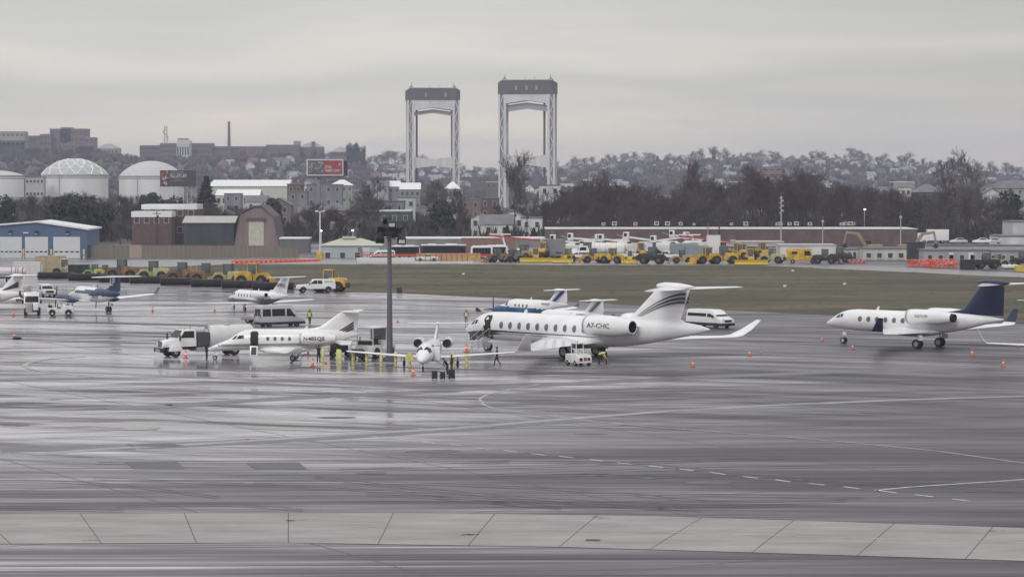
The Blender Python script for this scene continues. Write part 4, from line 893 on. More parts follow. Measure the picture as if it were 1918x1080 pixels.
# ------------------------------------------------------------------ people
SK = mat('skin', (.42,.25,.18), .5, var=.08); HAIR = mat('dark_hair', (.02,.015,.012), .6)
def person(label, px, py, yaw, jacket, trousers, J=None, vest=None, cap=None, H=1.80, group=None):
    # faces +x. joints are given for a 1.80 m figure
    X, Y = G(px, py); r = thing('person', label, 'person', (X, Y, 0), R(yaw), group, H/1.80)
    D = dict(pel=(0,0,.98), wst=(0,0,1.14), chs=(0,0,1.36), nck=(.0,0,1.53), nk2=(.015,0,1.59), hd=(.03,0,1.68), tp=(.02,0,1.77),
             shL=(0,.20,1.46), elL=(-.02,.25,1.18), wrL=(.08,.26,.94), hpL=(0,.10,.93), knL=(.03,.11,.51), anL=(-.01,.12,.10), toL=(.17,.13,.05),
             shR=(0,-.20,1.46), elR=(-.02,-.25,1.18), wrR=(.08,-.26,.94), hpR=(0,-.10,.93), knR=(.03,-.11,.51), anR=(-.01,-.12,.10), toR=(.17,-.13,.05))
    D.update(J or {})
    RAD = dict(pel=(.13,.16), wst=(.115,.15), chs=(.13,.18), nck=(.06,.07), nk2=(.052,.055), hd=(.098,.080), tp=(.06,.055), shL=(.065,.065), elL=(.048,.048), wrL=(.032,.030), hpL=(.10,.10), knL=(.068,.068), anL=(.048,.048), toL=(.035,.045))
    names = list(D); V = [D[n] for n in names]; ix = {n: i for i, n in enumerate(names)}
    E_ = [('pel','wst'),('wst','chs'),('chs','nck'),('nck','nk2'),('nk2','hd'),('hd','tp')]
    for s in 'LR': E_ += [('chs','sh'+s),('sh'+s,'el'+s),('el'+s,'wr'+s),('pel','hp'+s),('hp'+s,'kn'+s),('kn'+s,'an'+s),('an'+s,'to'+s)]
    E2 = [(ix[a], ix[b]) for a, b in E_]; rad = [RAD.get(n, RAD.get(n[:-1]+'L')) for n in names]
    hands = []
    for s in 'LR':
        wv = Vector(D['wr'+s]); d = (wv-Vector(D['el'+s])).normalized(); lat = d.cross(Vector((0,1,0))); lat = lat.normalized() if lat.length > .1 else Vector((1,0,0))
        nrm = d.cross(lat).normalized(); pm = wv + d*.075; i0 = len(V); V.append(tuple(pm)); rad.append((.036,.022)); E2.append((ix['wr'+s], i0)); hands.append(pm)
        for q, (o_, ln_) in enumerate(((-.030,.075),(-.010,.085),(.011,.080),(.030,.062))):
            a = pm + lat*o_ + d*.02; c = a + d*ln_*.55 + nrm*.008; e_ = c + d*ln_*.45 + nrm*.020
            i = len(V); V += [tuple(a), tuple(c), tuple(e_)]; rad += [(.010,.010),(.009,.009),(.008,.008)]; E2 += [(i0,i),(i,i+1),(i+1,i+2)]
        a = pm - lat*.035 - d*.03; c = a - lat*.03 + d*.035; i = len(V); V += [tuple(a), tuple(c)]; rad += [(.012,.012),(.010,.010)]; E2 += [(i0,i),(i,i+1)]
    me = bpy.data.meshes.new('body'); me.from_pydata(V, E2, []); o = bpy.data.objects.new('body', me); COL.objects.link(o)
    sk = o.modifiers.new('s', 'SKIN'); sk.use_smooth_shade = True
    for i, v in enumerate(me.skin_vertices[0].data): v.radius = rad[i]; v.use_root = (i == 0); v.use_loose = False
    o.modifiers.new('u', 'SUBSURF').levels = 1
    bpy.context.view_layer.update()
    m2 = bpy.data.meshes.new_from_object(o.evaluated_get(bpy.context.evaluated_depsgraph_get())); bpy.data.objects.remove(o); m2.name = 'body'
    m2.materials.clear()
    for m in (jacket, trousers, SK, dark()): m2.materials.append(m)
    segs = [(a, b, 2 if a in ('nk2','hd') else 1 if a[:2] in ('hp','kn') else 3 if a[:2] == 'an' else 0) for a, b in E_]
    for p in m2.polygons:
        c = p.center; best = (9, 0)
        for a, b, mi in segs:
            A_, B_ = Vector(D[a]), Vector(D[b]); t_ = max(0, min(1, (c-A_).dot(B_-A_)/((B_-A_).length_squared+1e-9))); d = (c-(A_+(B_-A_)*t_)).length
            if a == 'pel' and b[:2] == 'hp': mi = 1
            if d < best[0]: best = (d, mi)
        mi = best[1]
        if min((c-h).length for h in hands) < .085 and best[0] > .0: mi = 2
        p.material_index = mi
    m2.polygons.foreach_set('use_smooth', [True]*len(m2.polygons))
    bd = bpy.data.objects.new('body', m2); COL.objects.link(bd); bd.parent = r
    hd = Vector(D['hd']); up = (Vector(D['tp'])-Vector(D['nk2'])).normalized(); fw = Vector((1,0,0)); fw = (fw-up*fw.dot(up)).normalized(); sdv = up.cross(fw)
    b = MB(); b.lathe(hd+up*.035-fw*.02, up, [(-.06,.100),(0,.112),(.05,.098),(.085,.06),(.10,.01)], 14); b.build('hair' if not cap else 'cap', cap or HAIR, r, smooth=True)
    b = MB()
    for s in (-1,1): b.box(hd+fw*.092+sdv*.032*s+up*.01, (.012,.022,.012))
    b.build('eyes', dark(), r); b = MB(); b.tube(hd+fw*.088+up*.0, hd+fw*.115-up*.03, .008, .015, 6); b.build('nose', SK, r); b = MB(); b.box(hd+fw*.092-up*.055, (.01,.045,.01)); b.build('mouth', mat('lips', (.3,.12,.10)), r)
    b = MB()
    for s in (-1,1): b.lathe(hd+sdv*.085*s-fw*.01, sdv*s, [(0,.03),(.015,.028),(.02,.005)], 8)
    b.build('ears', SK, r)
    if vest:
        ch, wa, pe = Vector(D['chs']), Vector(D['wst']), Vector(D['pel']); nk = Vector(D['nck'])
        b = MB(); pr = []
        for c_, rx, ry in ((pe, .165,.20),(wa,.15,.19),(ch,.165,.215),(ch+(nk-ch)*.6,.13,.185)):
            ax = (nk-pe).normalized(); s_ = Vector((0,1,0)); f_ = s_.cross(ax)
            pr.append([c_+f_*rx*math.cos(2*PI*i/16)+s_*ry*math.sin(2*PI*i/16) for i in range(16)])
        for q in pr: b.v += [tuple(p) for p in q]
        for k_ in range(3):
            for i in range(16): b.f.append((k_*16+i, k_*16+(i+1)%16, k_*16+16+(i+1)%16, k_*16+16+i)); b.m.append(0)
        b.build('safety_vest', vest, r, smooth=True)
    return r
blk = mat('black_cloth', (.016,.016,.018), .85, var=.3, vscale=5); nvy = mat('dark_navy_cloth', (.02,.022,.035), .85, var=.3, vscale=5)
hiv = mat('hi_vis_yellow', (.62,.68,.16), .6, var=.1); gry = mat('grey_work_trousers', (.10,.10,.10), .85)
pocket = dict(elL=(-.06,.30,1.20), wrL=(.10,.17,1.08), elR=(-.06,-.30,1.20), wrR=(.10,-.17,1.08))
person('person in a dark long coat standing in front of the white light jet nose', 387, 677, 20, blk, blk, dict(pocket, knL=(.01,.09,.51), anL=(-.01,.09,.10), toL=(.15,.11,.05)), H=1.95)
person('person in black reaching up beside the engine of the light jet with black tail stripes', 597, 681, 105, blk, blk, dict(elL=(.10,.26,1.50), wrL=(.24,.16,1.66), elR=(.08,-.27,1.40), wrR=(.26,-.2,1.48)), H=1.85)
person('person in a yellow safety vest walking away behind the passenger van', 580, 609, 70, blk, blk, dict(knL=(.10,.10,.52), anL=(.02,.10,.12), toL=(.18,.11,.06), knR=(-.02,-.10,.52), anR=(-.12,-.11,.12), toR=(.04,-.12,.05)), vest=hiv, H=1.95)
person('person in a pale yellow vest standing near the nose of the big twin jet', 873, 607, -70, blk, gry, dict(elL=(.0,.34,1.22), wrL=(.06,.36,1.0)), vest=mat('pale_hi_vis', (.60,.60,.36), .6), H=1.80)
person('person in black walking with a wide stride near the open stairs of the big jet', 931, 686, 180, blk, blk, dict(knL=(.20,.10,.54), anL=(.24,.10,.10), toL=(.42,.10,.10), knR=(-.08,-.10,.52), anR=(-.34,-.11,.20), toR=(-.22,-.12,.06), elL=(-.14,.24,1.22), wrL=(-.04,.24,1.0), elR=(.10,-.25,1.22), wrR=(.26,-.22,1.10)), cap=blk, H=1.90)
bend = dict(wst=(.10,0,1.10), chs=(.34,0,1.20), nck=(.52,0,1.22), nk2=(.58,0,1.21), hd=(.68,0,1.19), tp=(.77,0,1.18), shL=(.42,.20,1.20), elL=(.46,.24,.92), wrL=(.60,.22,.68), shR=(.42,-.20,1.20), elR=(.50,-.24,.92), wrR=(.66,-.2,.70))
person('person in a hi-vis jacket bending over near the main wheels of the big jet', 1122, 684, 15, hiv, nvy, bend, H=1.85)
person('second bent worker in dark clothes beside the bending hi-vis worker under the big jet', 1136, 682, 170, nvy, nvy, dict(bend, elR=(.60,-.26,1.10), wrR=(.85,-.22,1.12)), H=1.85)
person('person in black bending over suitcases by the head-on jet', 838, 702, 200, blk, blk, dict(bend, chs=(.20,0,1.30), nck=(.30,0,1.42), nk2=(.34,0,1.46), hd=(.40,0,1.52), tp=(.44,0,1.60), shL=(.24,.20,1.36), shR=(.24,-.20,1.36), elL=(.28,.24,1.06), elR=(.28,-.24,1.06), wrL=(.42,.2,.84), wrR=(.42,-.2,.84)), H=1.75)
person('person in dark clothes standing behind the suitcases at the small jet door', 846, 700, 160, nvy, nvy, pocket, H=1.8)
# luggage
for i, (px, py, s_, lb) in enumerate(((814,710,1.0,'leftmost of the black suitcases standing in front of the head-on jet'),(829,710,.9,'second black suitcase from the left near the head-on jet'),(846,709,1.1,'tall black suitcase to the right of the crouched person'))):
    X, Y = G(px, py); r = thing('suitcase', lb, 'suitcase', (X, Y, 0), .2*i, 'black suitcases by the head-on jet', s_)
    box_part(r, 'case', (0,0,.42),(.52,.30,.70), mat('black_nylon', (.02,.02,.022), .7), bev=.06)
    b = MB(); b.path([(-.15,0,.76),(-.15,0,1.0),(.15,0,1.0),(.15,0,.76)], .014); b.build('handle', steel(), r)
    for x in (-.2,.2): b = MB(); b.tube((x,-.13,.05),(x,.13,.05),.05); b.build('wheel', rubber(), r)
# vans, cars, truck
van('silver high-roof passenger van seen from its rear side, behind the light jet', 524, 611, 30, mat('silver_paint', (.50,.50,.51), .3, .35, var=.05), True, 1.0)
van('white low-roof passenger van on the right of the big jet tail', 1330, 613, -50, white(), False, 1.06)
car('dark and silver car mostly hidden behind the rear of the silver van', (*G(488,604), 0), 170, mat('gunmetal_paint', (.28,.28,.30), .3, .3), 1.05)
pickup('white pickup truck with a white bed cap on the edge of the grass', 590, 547.5, 192, True, k=1.08)
pickup('white utility truck parked behind the beige ground unit at far left', 87, 556, -70, True, mat('dull_white', (.60,.60,.60), .4, var=.2, vscale=3), 1.0)
fuel_truck('white long-nose fuel truck with a white tank, left of the light jet', 372, 666, 212, 1.0)
# white cab truck at far left: narrow truck seen front-on
def front_truck():
    X, Y = G(60, 590); r = thing('service_truck', 'white cab service truck seen end-on with grey equipment below, at far left', 'truck', (X, Y, 0), R(-82), None, .95)
    b = MB(); b.prism([(-1.0,1.7),(-1.0,3.2),(.6,3.2),(.95,1.75),(1.0,1.7)], 1.02); b.build('cab', white(), r, bev=.08)
    box_part(r, 'frame', (-1.5,0,.9),(5.0,1.5,.9), mat('dirty_grey_steel', (.16,.155,.15), .6, var=.4, vscale=3))
    box_part(r, 'radiator_cabinet', (1.15,-.35,1.1),(.5,.9,1.3), mat('grey_cabinet', (.34,.34,.33), .5)); box_part(r, 'windshield', (.84,0,2.25),(.12,1.85,.85), glass(), ry=R(-12))
    box_part(r, 'side_cover', (1.1,.55,1.25),(.4,.7,1.0), white())
    for sd in (1,-1):
        wheel(r, .7, sd*.9, .48, .32); wheel(r, -3.0, sd*.9, .48, .32); box_part(r, 'mirror', (.8,sd*1.25,1.9),(.12,.25,.5), dark())
front_truck()
tractor('small white tow tractor in front of the blue and white turboprop', 113, 591, 8, k=1.08)
# beige ground unit with orange box
X, Y = G(44, 563); r = thing('ground_power_unit', 'beige and grey cabin unit with an orange box at far left', 'ground unit', (X, Y, 0), R(-8))
box_part(r, 'cabin', (0,0,1.25),(2.0,1.5,2.1), mat('beige_paint', (.50,.46,.37), .5), bev=.12); box_part(r, 'grey_panel', (.3,-.77,1.6),(1.3,.06,1.0), mat('grey_cabinet', (.34,.34,.33)))
box_part(r, 'orange_box', (-1.0,-.9,.85),(.6,.5,.8), mat('faded_orange', (.50,.14,.06), .6)); 
for x in (-.7,.7):
    for y in (-.7,.7): wheel(r, x, y, .25, .18)
# long white tank at far left
X, Y = G(-10, 529); r = thing('tank_trailer', 'long white cylinder tank trailer at the left edge', 'tank trailer', (X, Y, 0), R(0))
b = MB(); b.lathe((-6,0,1.9),(1,0,0),[(0,.1),(.05,.75),(10.3,.75),(10.9,.7),(11.4,.45),(11.5,.05)],24); t_ = b.build('tank', mat('pinkish_white', (.62,.56,.58), .35, var=.08), r, smooth=True)
b = MB(); 
for x in (3.0,3.7,4.1,4.9): b.lathe((x,0,1.9),(1,0,0),[(0,.75),(0,.79),(.09,.79),(.09,.75)],24)
b.build('tank_bands', dark(), t_); box_part(r, 'chassis', (-.5,0,.85),(10,.9,.3), dark())
for x in (-4,2.5,3.6):
    for y in (-.8,.8): wheel(r, x, y, .45, .3)
# generator cart by the big jet
X, Y = G(1083, 684); r = thing('ground_power_unit', 'white wheeled power unit with a windowed cab standing in front of the big jet wheels', 'ground unit', (X, Y, 0), R(-62), None, .86)
b = MB(); b.prism([(-1.3,.35),(-1.3,1.3),(1.2,1.3),(1.45,.9),(1.45,.35)], .95); b.build('body', mat('scuffed_white', (.68,.68,.67)), r, bev=.05)
c_ = MB()
for x in (-.75,.35):
    for y in (-.45,.45): c_.box((x,y,1.9),(.08,.08,1.2))
c_.box((-.2,0,2.5),(1.3,1.1,.08)); c_.box((-.2,0,1.85),(1.15,.95,.06)); c_ = c_.build('cab_frame', white(), r); box_part(c_, 'cab_glass', (-.2,0,2.18),(1.0,.85,.5), glass())
b = MB(); b.tube((-.2,0,2.55),(-.2,0,2.72),.08); b.build('beacon', mat('amber_lens', (.6,.3,.05)), r)
for x in (-.85,.9):
    for y in (-.85,.85): wheel(r, x, y, .32, .24)
for y, z, s_, mm in ((-.45,.75,.38,dark()),(.1,.78,.38,mat('red_equipment_box', (.35,.05,.03))),(.55,.78,.32,dark())): box_part(r, 'equipment_bay', (1.44,y,z),(.06,s_,s_), mm, bev=0)
# canopy tractor, carts and bench behind the bollards
tractor('white tow tractor with a roof canopy and grey front screen behind the bollards', 703, 669, 60, canopy=True, k=1.35)
for px, py, sx, lb in ((637,668,2.2,'dark covered equipment cart under the tail of the light jet'),(672,676,1.6,'low dark equipment cart with tools between the yellow bollards')):
    X, Y = G(px, py); r = thing('equipment_cart', lb, 'cart', (X, Y, 0), R(12))
    box_part(r, 'bed', (0,0,.55),(sx,1.2,.12), dark()); box_part(r, 'load', (-.1,0,1.15 if px < 650 else .9),(sx*.8,1.0,1.1 if px < 650 else .6), mat('dark_load_cover', (.045,.042,.045), .8, var=.4, vscale=3), bev=.1)
    b = MB()
    for x in (-sx/2,sx/2): b.path([(x,-.55,.6),(x,-.55,1.75 if px < 650 else 1.3),(x,.55,1.75 if px < 650 else 1.3),(x,.55,.6)], .03)
    b.build('rail', steel(), r)
    for x in (-sx*.35,sx*.35):
        for y in (-.5,.5): wheel(r, x, y, .26, .18)
X, Y = G(679, 670); r = thing('green_bottle', 'pale green plastic container on the ground behind the bollards', 'container', (X, Y, 0)); b = MB(); b.lathe((0,0,0),(0,0,1),[(0,.05),(.02,.28),(.9,.24),(1.15,.08),(1.3,.08),(1.32,.01)],14); b.build('bottle', mat('pale_green_plastic', (.30,.55,.38), .4), r, smooth=True)
# small step box on the apron by the light jet wing
X, Y = G(638, 690); 
X, Y = G(557, 684); r = thing('step_box', 'low grey metal step box with a cable beside the light jet wing tip', 'step', (X, Y, 0))
box_part(r, 'box', (0,0,.2),(.75,.5,.36), steel()); box_part(r, 'tray', (-.75,0,.08),(.55,.4,.1), steel()); b = MB(); b.path([(.2,.2,.4),(.5,.6,.9),(.7,1.0,1.1)], .03); b.build('cable', rubber(), r)
# bollards
bol = mat('bollard_yellow', (.60,.58,.20), .55, var=.25, vscale=3)
for i, (px, py, w) in enumerate(((605,678,1),(633,680,1),(637,681,1),(661.5,684,1),(687,685,1),(714,686,1),(741,686,1),(767,687,1),(849,687,1),(874,687,1))):
    X, Y = G(px, py); lb = ['bollard just right of the person at the light jet engine','left one of the close pair of bollards','right one of the close pair of bollards','bollard left of the green container','bollard in front of the canopy tractor front wheel','bollard left of the tall mast','bollard right of the tall mast','bollard with a round yellow plate left of the head-on jet','bollard right of the head-on jet cabin','bollard with a traffic cone on its top'][i]
    r = thing('bollard', 'pale yellow '+lb, 'bollard', (X, Y, 0), 0, 'yellow bollards around the mast')
    b = MB(); b.lathe((0,0,0),(0,0,1),[(0,.15),(1.30,.15),(1.38,.10),(1.41,.01)],14); b.build('post', bol, r, smooth=True)
    b = MB(); b.lathe((0,0,.0),(0,0,1),[(0,.24),(.05,.24),(.06,.15)],14); b.build('base_plate', steel(), r)
    if i == 7: b = MB(); b.tube((0,-.2,.95),(0,-.17,.95),.42,n=18); b.build('plate', bol, r)
X, Y = G(874, 687); cone_('orange cone standing on top of a bollard near the big jet stairs', (X, Y), 0, 1.0, z=1.41)
for px, py, s_, lb in ((348,672,1.2,'bright orange cone in front of the fuel truck wheel'),(586,687,1.15,'orange cone right of the low step box'),(611,682,.8,'small orange cone by the first bollard'),(774,704,1.1,'orange cone left of the head-on jet nose wheel'),(1136,682,1.0,'orange cone at the feet of the bent workers'),(1298,688,1.0,'orange cone on open apron right of the big jet'),(1404,668,1.0,'orange cone under the raised wing tip of the big jet'),(1540,640,.85,'orange cone left of the nose wheel of the navy-finned jet'),(1597,656,1.0,'orange cone under the navy winglet'),(1821,668,1.1,'orange cone right of the main wheels of the navy-finned jet'),(1879,687,1.0,'orange cone nearest the right edge on open apron'),(25,592,1.1,'orange cone left of the white service truck'),(402,584,.9,'orange cone under the wing tip of the jet behind the van'),(286,584,.9,'faded orange cone right of the blue turboprop'),(577,664,.9,'orange cone behind the light jet wing'),(1907,651,.9,'orange cone at the right edge beneath the cut-off wing'),(1425,663,.5,'tiny orange cone far right of the raised wing tip'),(745,604,.7,'small orange cone behind the mast')):
    cone_(lb, px, py-1, s_*.82, group='orange traffic cones on the apron')
cone_('small orange cone beside a black bag on open apron at far left', 27, 634, .9, group='orange traffic cones on the apron')
X, Y = G(32, 635); r = thing('bag', 'black sand bag lying beside a small cone at far left', 'bag', (X, Y, 0)); b = MB(); Hull([(-.5,.12,.02,.02),(-.35,.13,.22,.12),(0,.14,.28,.14),(.35,.12,.22,.11),(.55,.1,.02,.02)]).shell(b, 12, 12); b.build('sack', blk, r, smooth=True)
# tall floodlight mast
X, Y = G(730, 676); r = thing('floodlight_mast', 'tall grey floodlight mast with clustered black lamps standing by the bollards', 'light mast', (X, Y, 0), R(10))
TOP = Zof(408, Y); b = MB(); b.lathe((0,0,0),(0,0,1),[(0,.31),(TOP-1.5,.19),(TOP-1.4,.01)],20); b.build('pole', mat('weathered_pole_grey', (.105,.10,.12), .5, var=.15, vscale=.6), r, smooth=True)
b = MB(); b.lathe((0,0,0),(0,0,1),[(0,.7),(.25,.7),(.3,.42),(.9,.40)],16); b.build('concrete_foot', mat('dark_footing', (.10,.10,.11), .7), r)
b = MB(); b.box((0,0,TOP-2.0),(1.0,1.0,.10));  b.tube((0,0,TOP-1.6),(0,0,TOP-.1),.12,.06,10); b.box((0,0,TOP-1.35),(.7,.7,.7)); b.path([(0,0,TOP-.2),(.0,0,TOP+.35)], .03); b.build('lamp_bracket', dark(), r)
for i, (x, y, z, a) in enumerate(((-1.0,-.3,-2.1,0),(1.15,-.3,-2.2,0),(-.85,-.2,-1.0,0),(.75,-.3,-1.1,0),(.1,-.8,-.55,0),(.55,.8,-1.6,1),(-.4,.9,-1.5,1),(1.0,.5,-.75,1),(-.2,.3,-.2,0))):
    b = MB(); b.box((x,y,TOP+z),(.85,.5,.68), rx=R(35 if not a else -35)); q = b.build('floodlight', dark(), r, bev=.05)
    b = MB(); b.box((x,y-.22 if not a else y+.22,TOP+z-.12 if not a else TOP+z-.12),(.6,.08,.38), rx=R(35 if not a else -35)); b.build('lamp_glass', mat('lamp_glass', (.75,.75,.76) if i in (1,4) else (.10,.10,.11), .15, var=.1) if i in (1,4) else glass(), q)
    b = MB(); b.tube((x,y,TOP+z),(0,0,TOP+z*.75-.3),.04); b.build('arm', dark(), q)
# black box on the grass, little white markers
X, Y = G(748, 550); r = thing('utility_box', 'small black utility box standing in the grass right of the mast', 'utility box', (X, Y, .1)); box_part(r, 'housing', (0,0,.42),(.85,.6,.75), dark()); box_part(r, 'lid', (0,0,.83),(.95,.7,.07), dark())
for i, (px, py) in enumerate(((1485,511),(1492,507),(1470,540),(1582,536),(1067,498),(868,517))):
    X, Y = G(px, py); r = thing('edge_marker', ['small white marker box in the grass nearest the yellow step van','small brown marker just behind the white one','small white marker low in the grass left of the navy-finned jet','small white marker in mid grass above the navy-finned jet','tiny white marker at the top of the grass by the plows','tiny pale marker in the grass right of the red barriers'][i], 'marker', (X, Y, .15), 0, 'small markers in the grass')
    box_part(r, 'marker_head', (0,0,.28),(.5,.3,.28), white() if i != 1 else mat('brown_marker', (.2,.15,.1)), bev=.03); b = MB(); b.tube((0,0,0),(0,0,.2),.04); b.build('stem', steel(), r)
# ================================================================== SNOW EQUIPMENT ON THE LEFT
tan = mat('faded_tan_paint', (.42,.34,.22), .6, var=.2); rust = mat('rusty_orange_brown', (.20,.11,.06), .7, var=.4, vscale=2); grn = mat('pale_machine_green', (.20,.38,.18), .5, var=.2)
cream = mat('dull_yellow_green', (.40,.39,.18), .55, var=.25); cabd = mat('dark_cab_frame', (.06,.07,.07), .5)
for i in range(8):
    px0 = 90 + i*58; py = 519.5 + i*2.9
    X, Y = G(px0+16, py+3); lb = ['leftmost runway brush, behind the white utility truck','second runway brush from the left','third runway brush from the left, below the green machine','runway brush behind the blue fin of the turboprop','middle runway brush right of the blue fin','runway brush below the dark-cab loaders','runway brush below the large yellow loader','rightmost runway brush, left of the swept white fin'][i]
    snow_broom('long black '+lb, (X, Y, 0), R(-14), 6.6, 'black runway brushes in a row')
def put(px, py): return (*G(px, py), 0)
wheel_loader('tan loader with a pale roofed cab at the left end of the snow machine row', put(118,517), -175, tan, .95, None, mat('pale_cab', (.55,.55,.42)))
wheel_loader('pale green snow machine without cab doors in the left row', put(175,519), 170, grn, .72, None, grn)
wheel_loader('small bright yellow loader right of the green machine', put(200,521), 10, yellow(), .72, 'bucket', rust)
wheel_loader('rusty loader with a tall dark cab in the left row', put(225,522), 175, rust, 1.05, None, cabd)
wheel_loader('cream yellow loader with a grey cab behind the blue turboprop fin', put(284,524), 175, cream, 1.0, None, cabd)
wheel_loader('brown loader with lowered arms and a dark cab, middle of the left row', put(338,527), 178, rust, 1.0, 'bucket', cabd)
wheel_loader('brown and grey loader with a slim dark cab, right of middle in the left row', put(390,529), 5, rust, 1.0, 'bucket', cabd)
wheel_loader('lime yellow loader with a dark roofed cab beside the large yellow one', put(424,531), 172, cream, 1.0, 'bucket', cabd)
wheel_loader('large bright yellow loader with a yellow cab at the right end of the brush row', put(478,534), -8, yellow(), 1.1, 'bucket', yellow())
wheel_loader('yellow loader parked behind the white pickup truck', put(612,546), 170, yellow(), 1.05, None, yellow())
container('white box container standing behind the brushes at far left', put(52,517), 0, (5,2.4,2.6), mat('dull_white', (.60,.60,.60)))
X, Y = G(72,517); r = thing('small_trailer', 'small white box trailer right of the white container', 'trailer', (X,Y,0)); box_part(r, 'box', (0,0,1.3),(1.6,1.4,1.7), white()); box_part(r, 'hitch', (1.1,0,.5),(.8,.12,.1), dark()); 
for y in (-.7,.7): wheel(r, 0, y, .32, .2)
container('tan box body with a dark roof behind the left loader', put(95,515), 5, (5.5,2.4,3.6), tan, 'truck_box', 'truck box')
container('black slatted bin between the tan loader and the green machine', put(148,518), 0, (3.6,2.2,2.2), dark(), 'waste_bin', 'bin')
# ================================================================== PLOW YARD BEHIND THE GRASS
blade = mat('plow_yellow', (.66,.48,.05), .5, var=.12, vscale=.8)
for px, py, yaw, mm, k, tool, cabm, bw, lb in (
  (930,491,-150,rust,.95,'bucket',cabd,4,'rusty loader at the left end of the plow yard'),
  (958,491,-150,mat('dusty_grey_paint',(.20,.18,.16),.7,var=.3),.95,None,cabd,4,'dusty grey loader left of the widest yellow blade'),
  (1003,491,-88,yellow(),1.0,'plow',yellow(),7.6,'yellow plow vehicle behind the widest yellow blade, left side of the yard'),
  (1062,492,-110,yellow(),1.0,'plow',cream,5.0,'yellow plow vehicle with a green-yellow cab and medium blade'),
  (1108,492,-165,yellow(),1.0,'bucket',cabd,4,'yellow loader left of the white tank truck wheels'),
  (1150,493,-20,yellow(),1.05,'bucket',yellow(),4,'yellow loader with large black wheels in front of the white tank truck'),
  (1180,493,-95,blade,.9,'plow',white(),4.2,'white-cabbed plow with a short yellow blade'),
  (1225,494,-10,dark(),1.15,None,cabd,4,'black loader with very large wheels in the middle of the yard'),
  (1275,493,-170,mat('peach_tan_paint',(.45,.29,.15),.6),.9,'bucket',cabd,4,'peach tan loader right of the black loader'),
  (1322,494,-160,yellow(),1.15,'bucket',yellow(),4,'yellow loader with an open yellow cab frame, right half of the yard'),
  (1352,494,178,yellow(),1.2,None,mat('purple_grey_cab',(.16,.12,.17),.5),4,'yellow carrier with a purple-grey cab screen'),
  (1405,496,-90,yellow(),1.1,'plow',yellow(),6.8,'yellow plow vehicle behind the wide blade at the right end of the yard'),
  (1443,493,160,cream,1.05,None,cream,4,'lime yellow machine left of the white site building'),
  (1548,494,-15,dark(),1.0,'bucket',cabd,4,'black loader right of the yellow step van'),
  (1570,491,150,dark(),1.0,None,cabd,4,'second black loader with a tall cab, further right of the yellow step van'),
  (1845,503,200,dark(),1.0,'bucket',cabd,4,'dark loader in front of the long grey site building'),
  (1872,499,10,cream,.85,None,cream,4,'dull green-yellow machine near the white bags at right'),
  (1912,499,150,dark(),1.0,'bucket',cabd,4,'dark loader at the right edge with a raised arm')):
    wheel_loader(lb, put(px, py), yaw+rnd.uniform(-12,12)*(tool != 'plow'), mm, k*.92, tool, cabm, blade if tool == 'plow' else None, blade_w=bw)
# tail cabs/yellow stacks behind
for px, py, yaw, lb in ((1018,483,80,'yellow loader in the second row behind the widest blade'),(1200,484,-80,'yellow loader in the second row left of the black loader'),(1300,484,-100,'yellow loader in the second row behind the open-framed one'),(1380,484,-95,'yellow loader in the second row at the right'),(1428,483,-80,'yellow loader in the second row nearest the white site building')):
    wheel_loader(lb, put(px, py), yaw, yellow(), 1.05, 'bucket', yellow(), group=None)
# step van
X, Y = G(1502,493); r = thing('step_van', 'square yellow step van at the left of the black loaders', 'van', (X,Y,0), R(-8), None, 1.12)
b = MB(); b.prism([(-2.9,.55),(-2.9,2.75),(1.6,2.75),(1.9,1.5),(2.9,1.25),(2.95,.55)], 1.1); b.build('body', yellow(), r, bev=.07)
for sd in (1,-1):
    q = MB(); q.side([(-1.9,1.75),(-1.9,2.25),(-.8,2.25),(-.8,1.75)], 1.1, sd, off=.02); q.build('side_window', glass(), r); q = MB(); q.side([(.5,1.5),(.5,2.35),(1.5,2.35),(1.72,1.5)], 1.1, sd, off=.02); q.build('door_window', glass(), r)
    for x in (-1.7,2.0): wheel(r, x, sd*.95, .42, .3)
q = MB(); q.add([(1.68,-.95,2.5),(1.68,.95,2.5),(1.92,.95,1.6),(1.92,-.95,1.6)],[(0,1,2,3)]); q.build('windshield', glass(), r)
# deicing trucks, tank truck, buses
def at_(px, Y): return (Xof(px, Y, 2), Y, 0)
for px, Y, yaw, bm_, lb in ((1052,606,175,5,'deicing truck with its square white cab highest against the brown wall, left'),(1118,620,10,3.2,'deicing truck behind the white tank truck with a basket near its middle'),(1150,618,172,6,'deicing truck right of the ivory tank with basket to the left'),(1172,630,15,3,'deicing truck between the ivory tank and the grey containers'),(1205,622,170,7,'deicing truck with a long boom pointing left over the black loader'),(1232,614,165,4,'deicing truck with basket cab just above the grey container'),(1262,628,12,6,'deicing truck right of the grey container row'),(1290,634,172,7,'deicing truck with boom resting level by the red booms'),(1092,632,168,6,'deicing truck partly hidden behind the left basket truck')):
    deicer('white '+lb, at_(px, Y), yaw, bm_, 1.0)
tanker('white tank truck with a big ribbed ivory tank in the middle of the yard', at_(1122, 592), 180, 1.1)
bus('white shuttle bus with dark side glass and dark red panels behind the barriers', (Xof(830,598,2),598,0), 180, 10.2)
bus('second shuttle bus, dark-sided and lower, right of the pale office building', (Xof(758,603,2),603,0), 180, 7.5, dark(), .86)
for px, Y, lb in ((902,594,'short white and red shuttle bus left of the rusty loader'),(930,600,'short white shuttle bus behind the rusty loader')):
    bus(lb, (Xof(px,Y,2),Y,0), 180, 5.5, mat('bright_red_panel', (.50,.06,.03), .4), .9)
van('white van parked right of the pale office building', 716, 485, 185, white(), False, .95)
pickup('white pickup parked behind the barrier fence', 800, 489, 180, False, None, .8)
van('white van between the tank truck and the plow yard', 1085, 483, 200, white(), False)
pickup('white pickup in the second row left of the black loader', 1178, 485, 185, False)
pickup('second white pickup, left of the ivory tank', 1075, 481, 170, False)
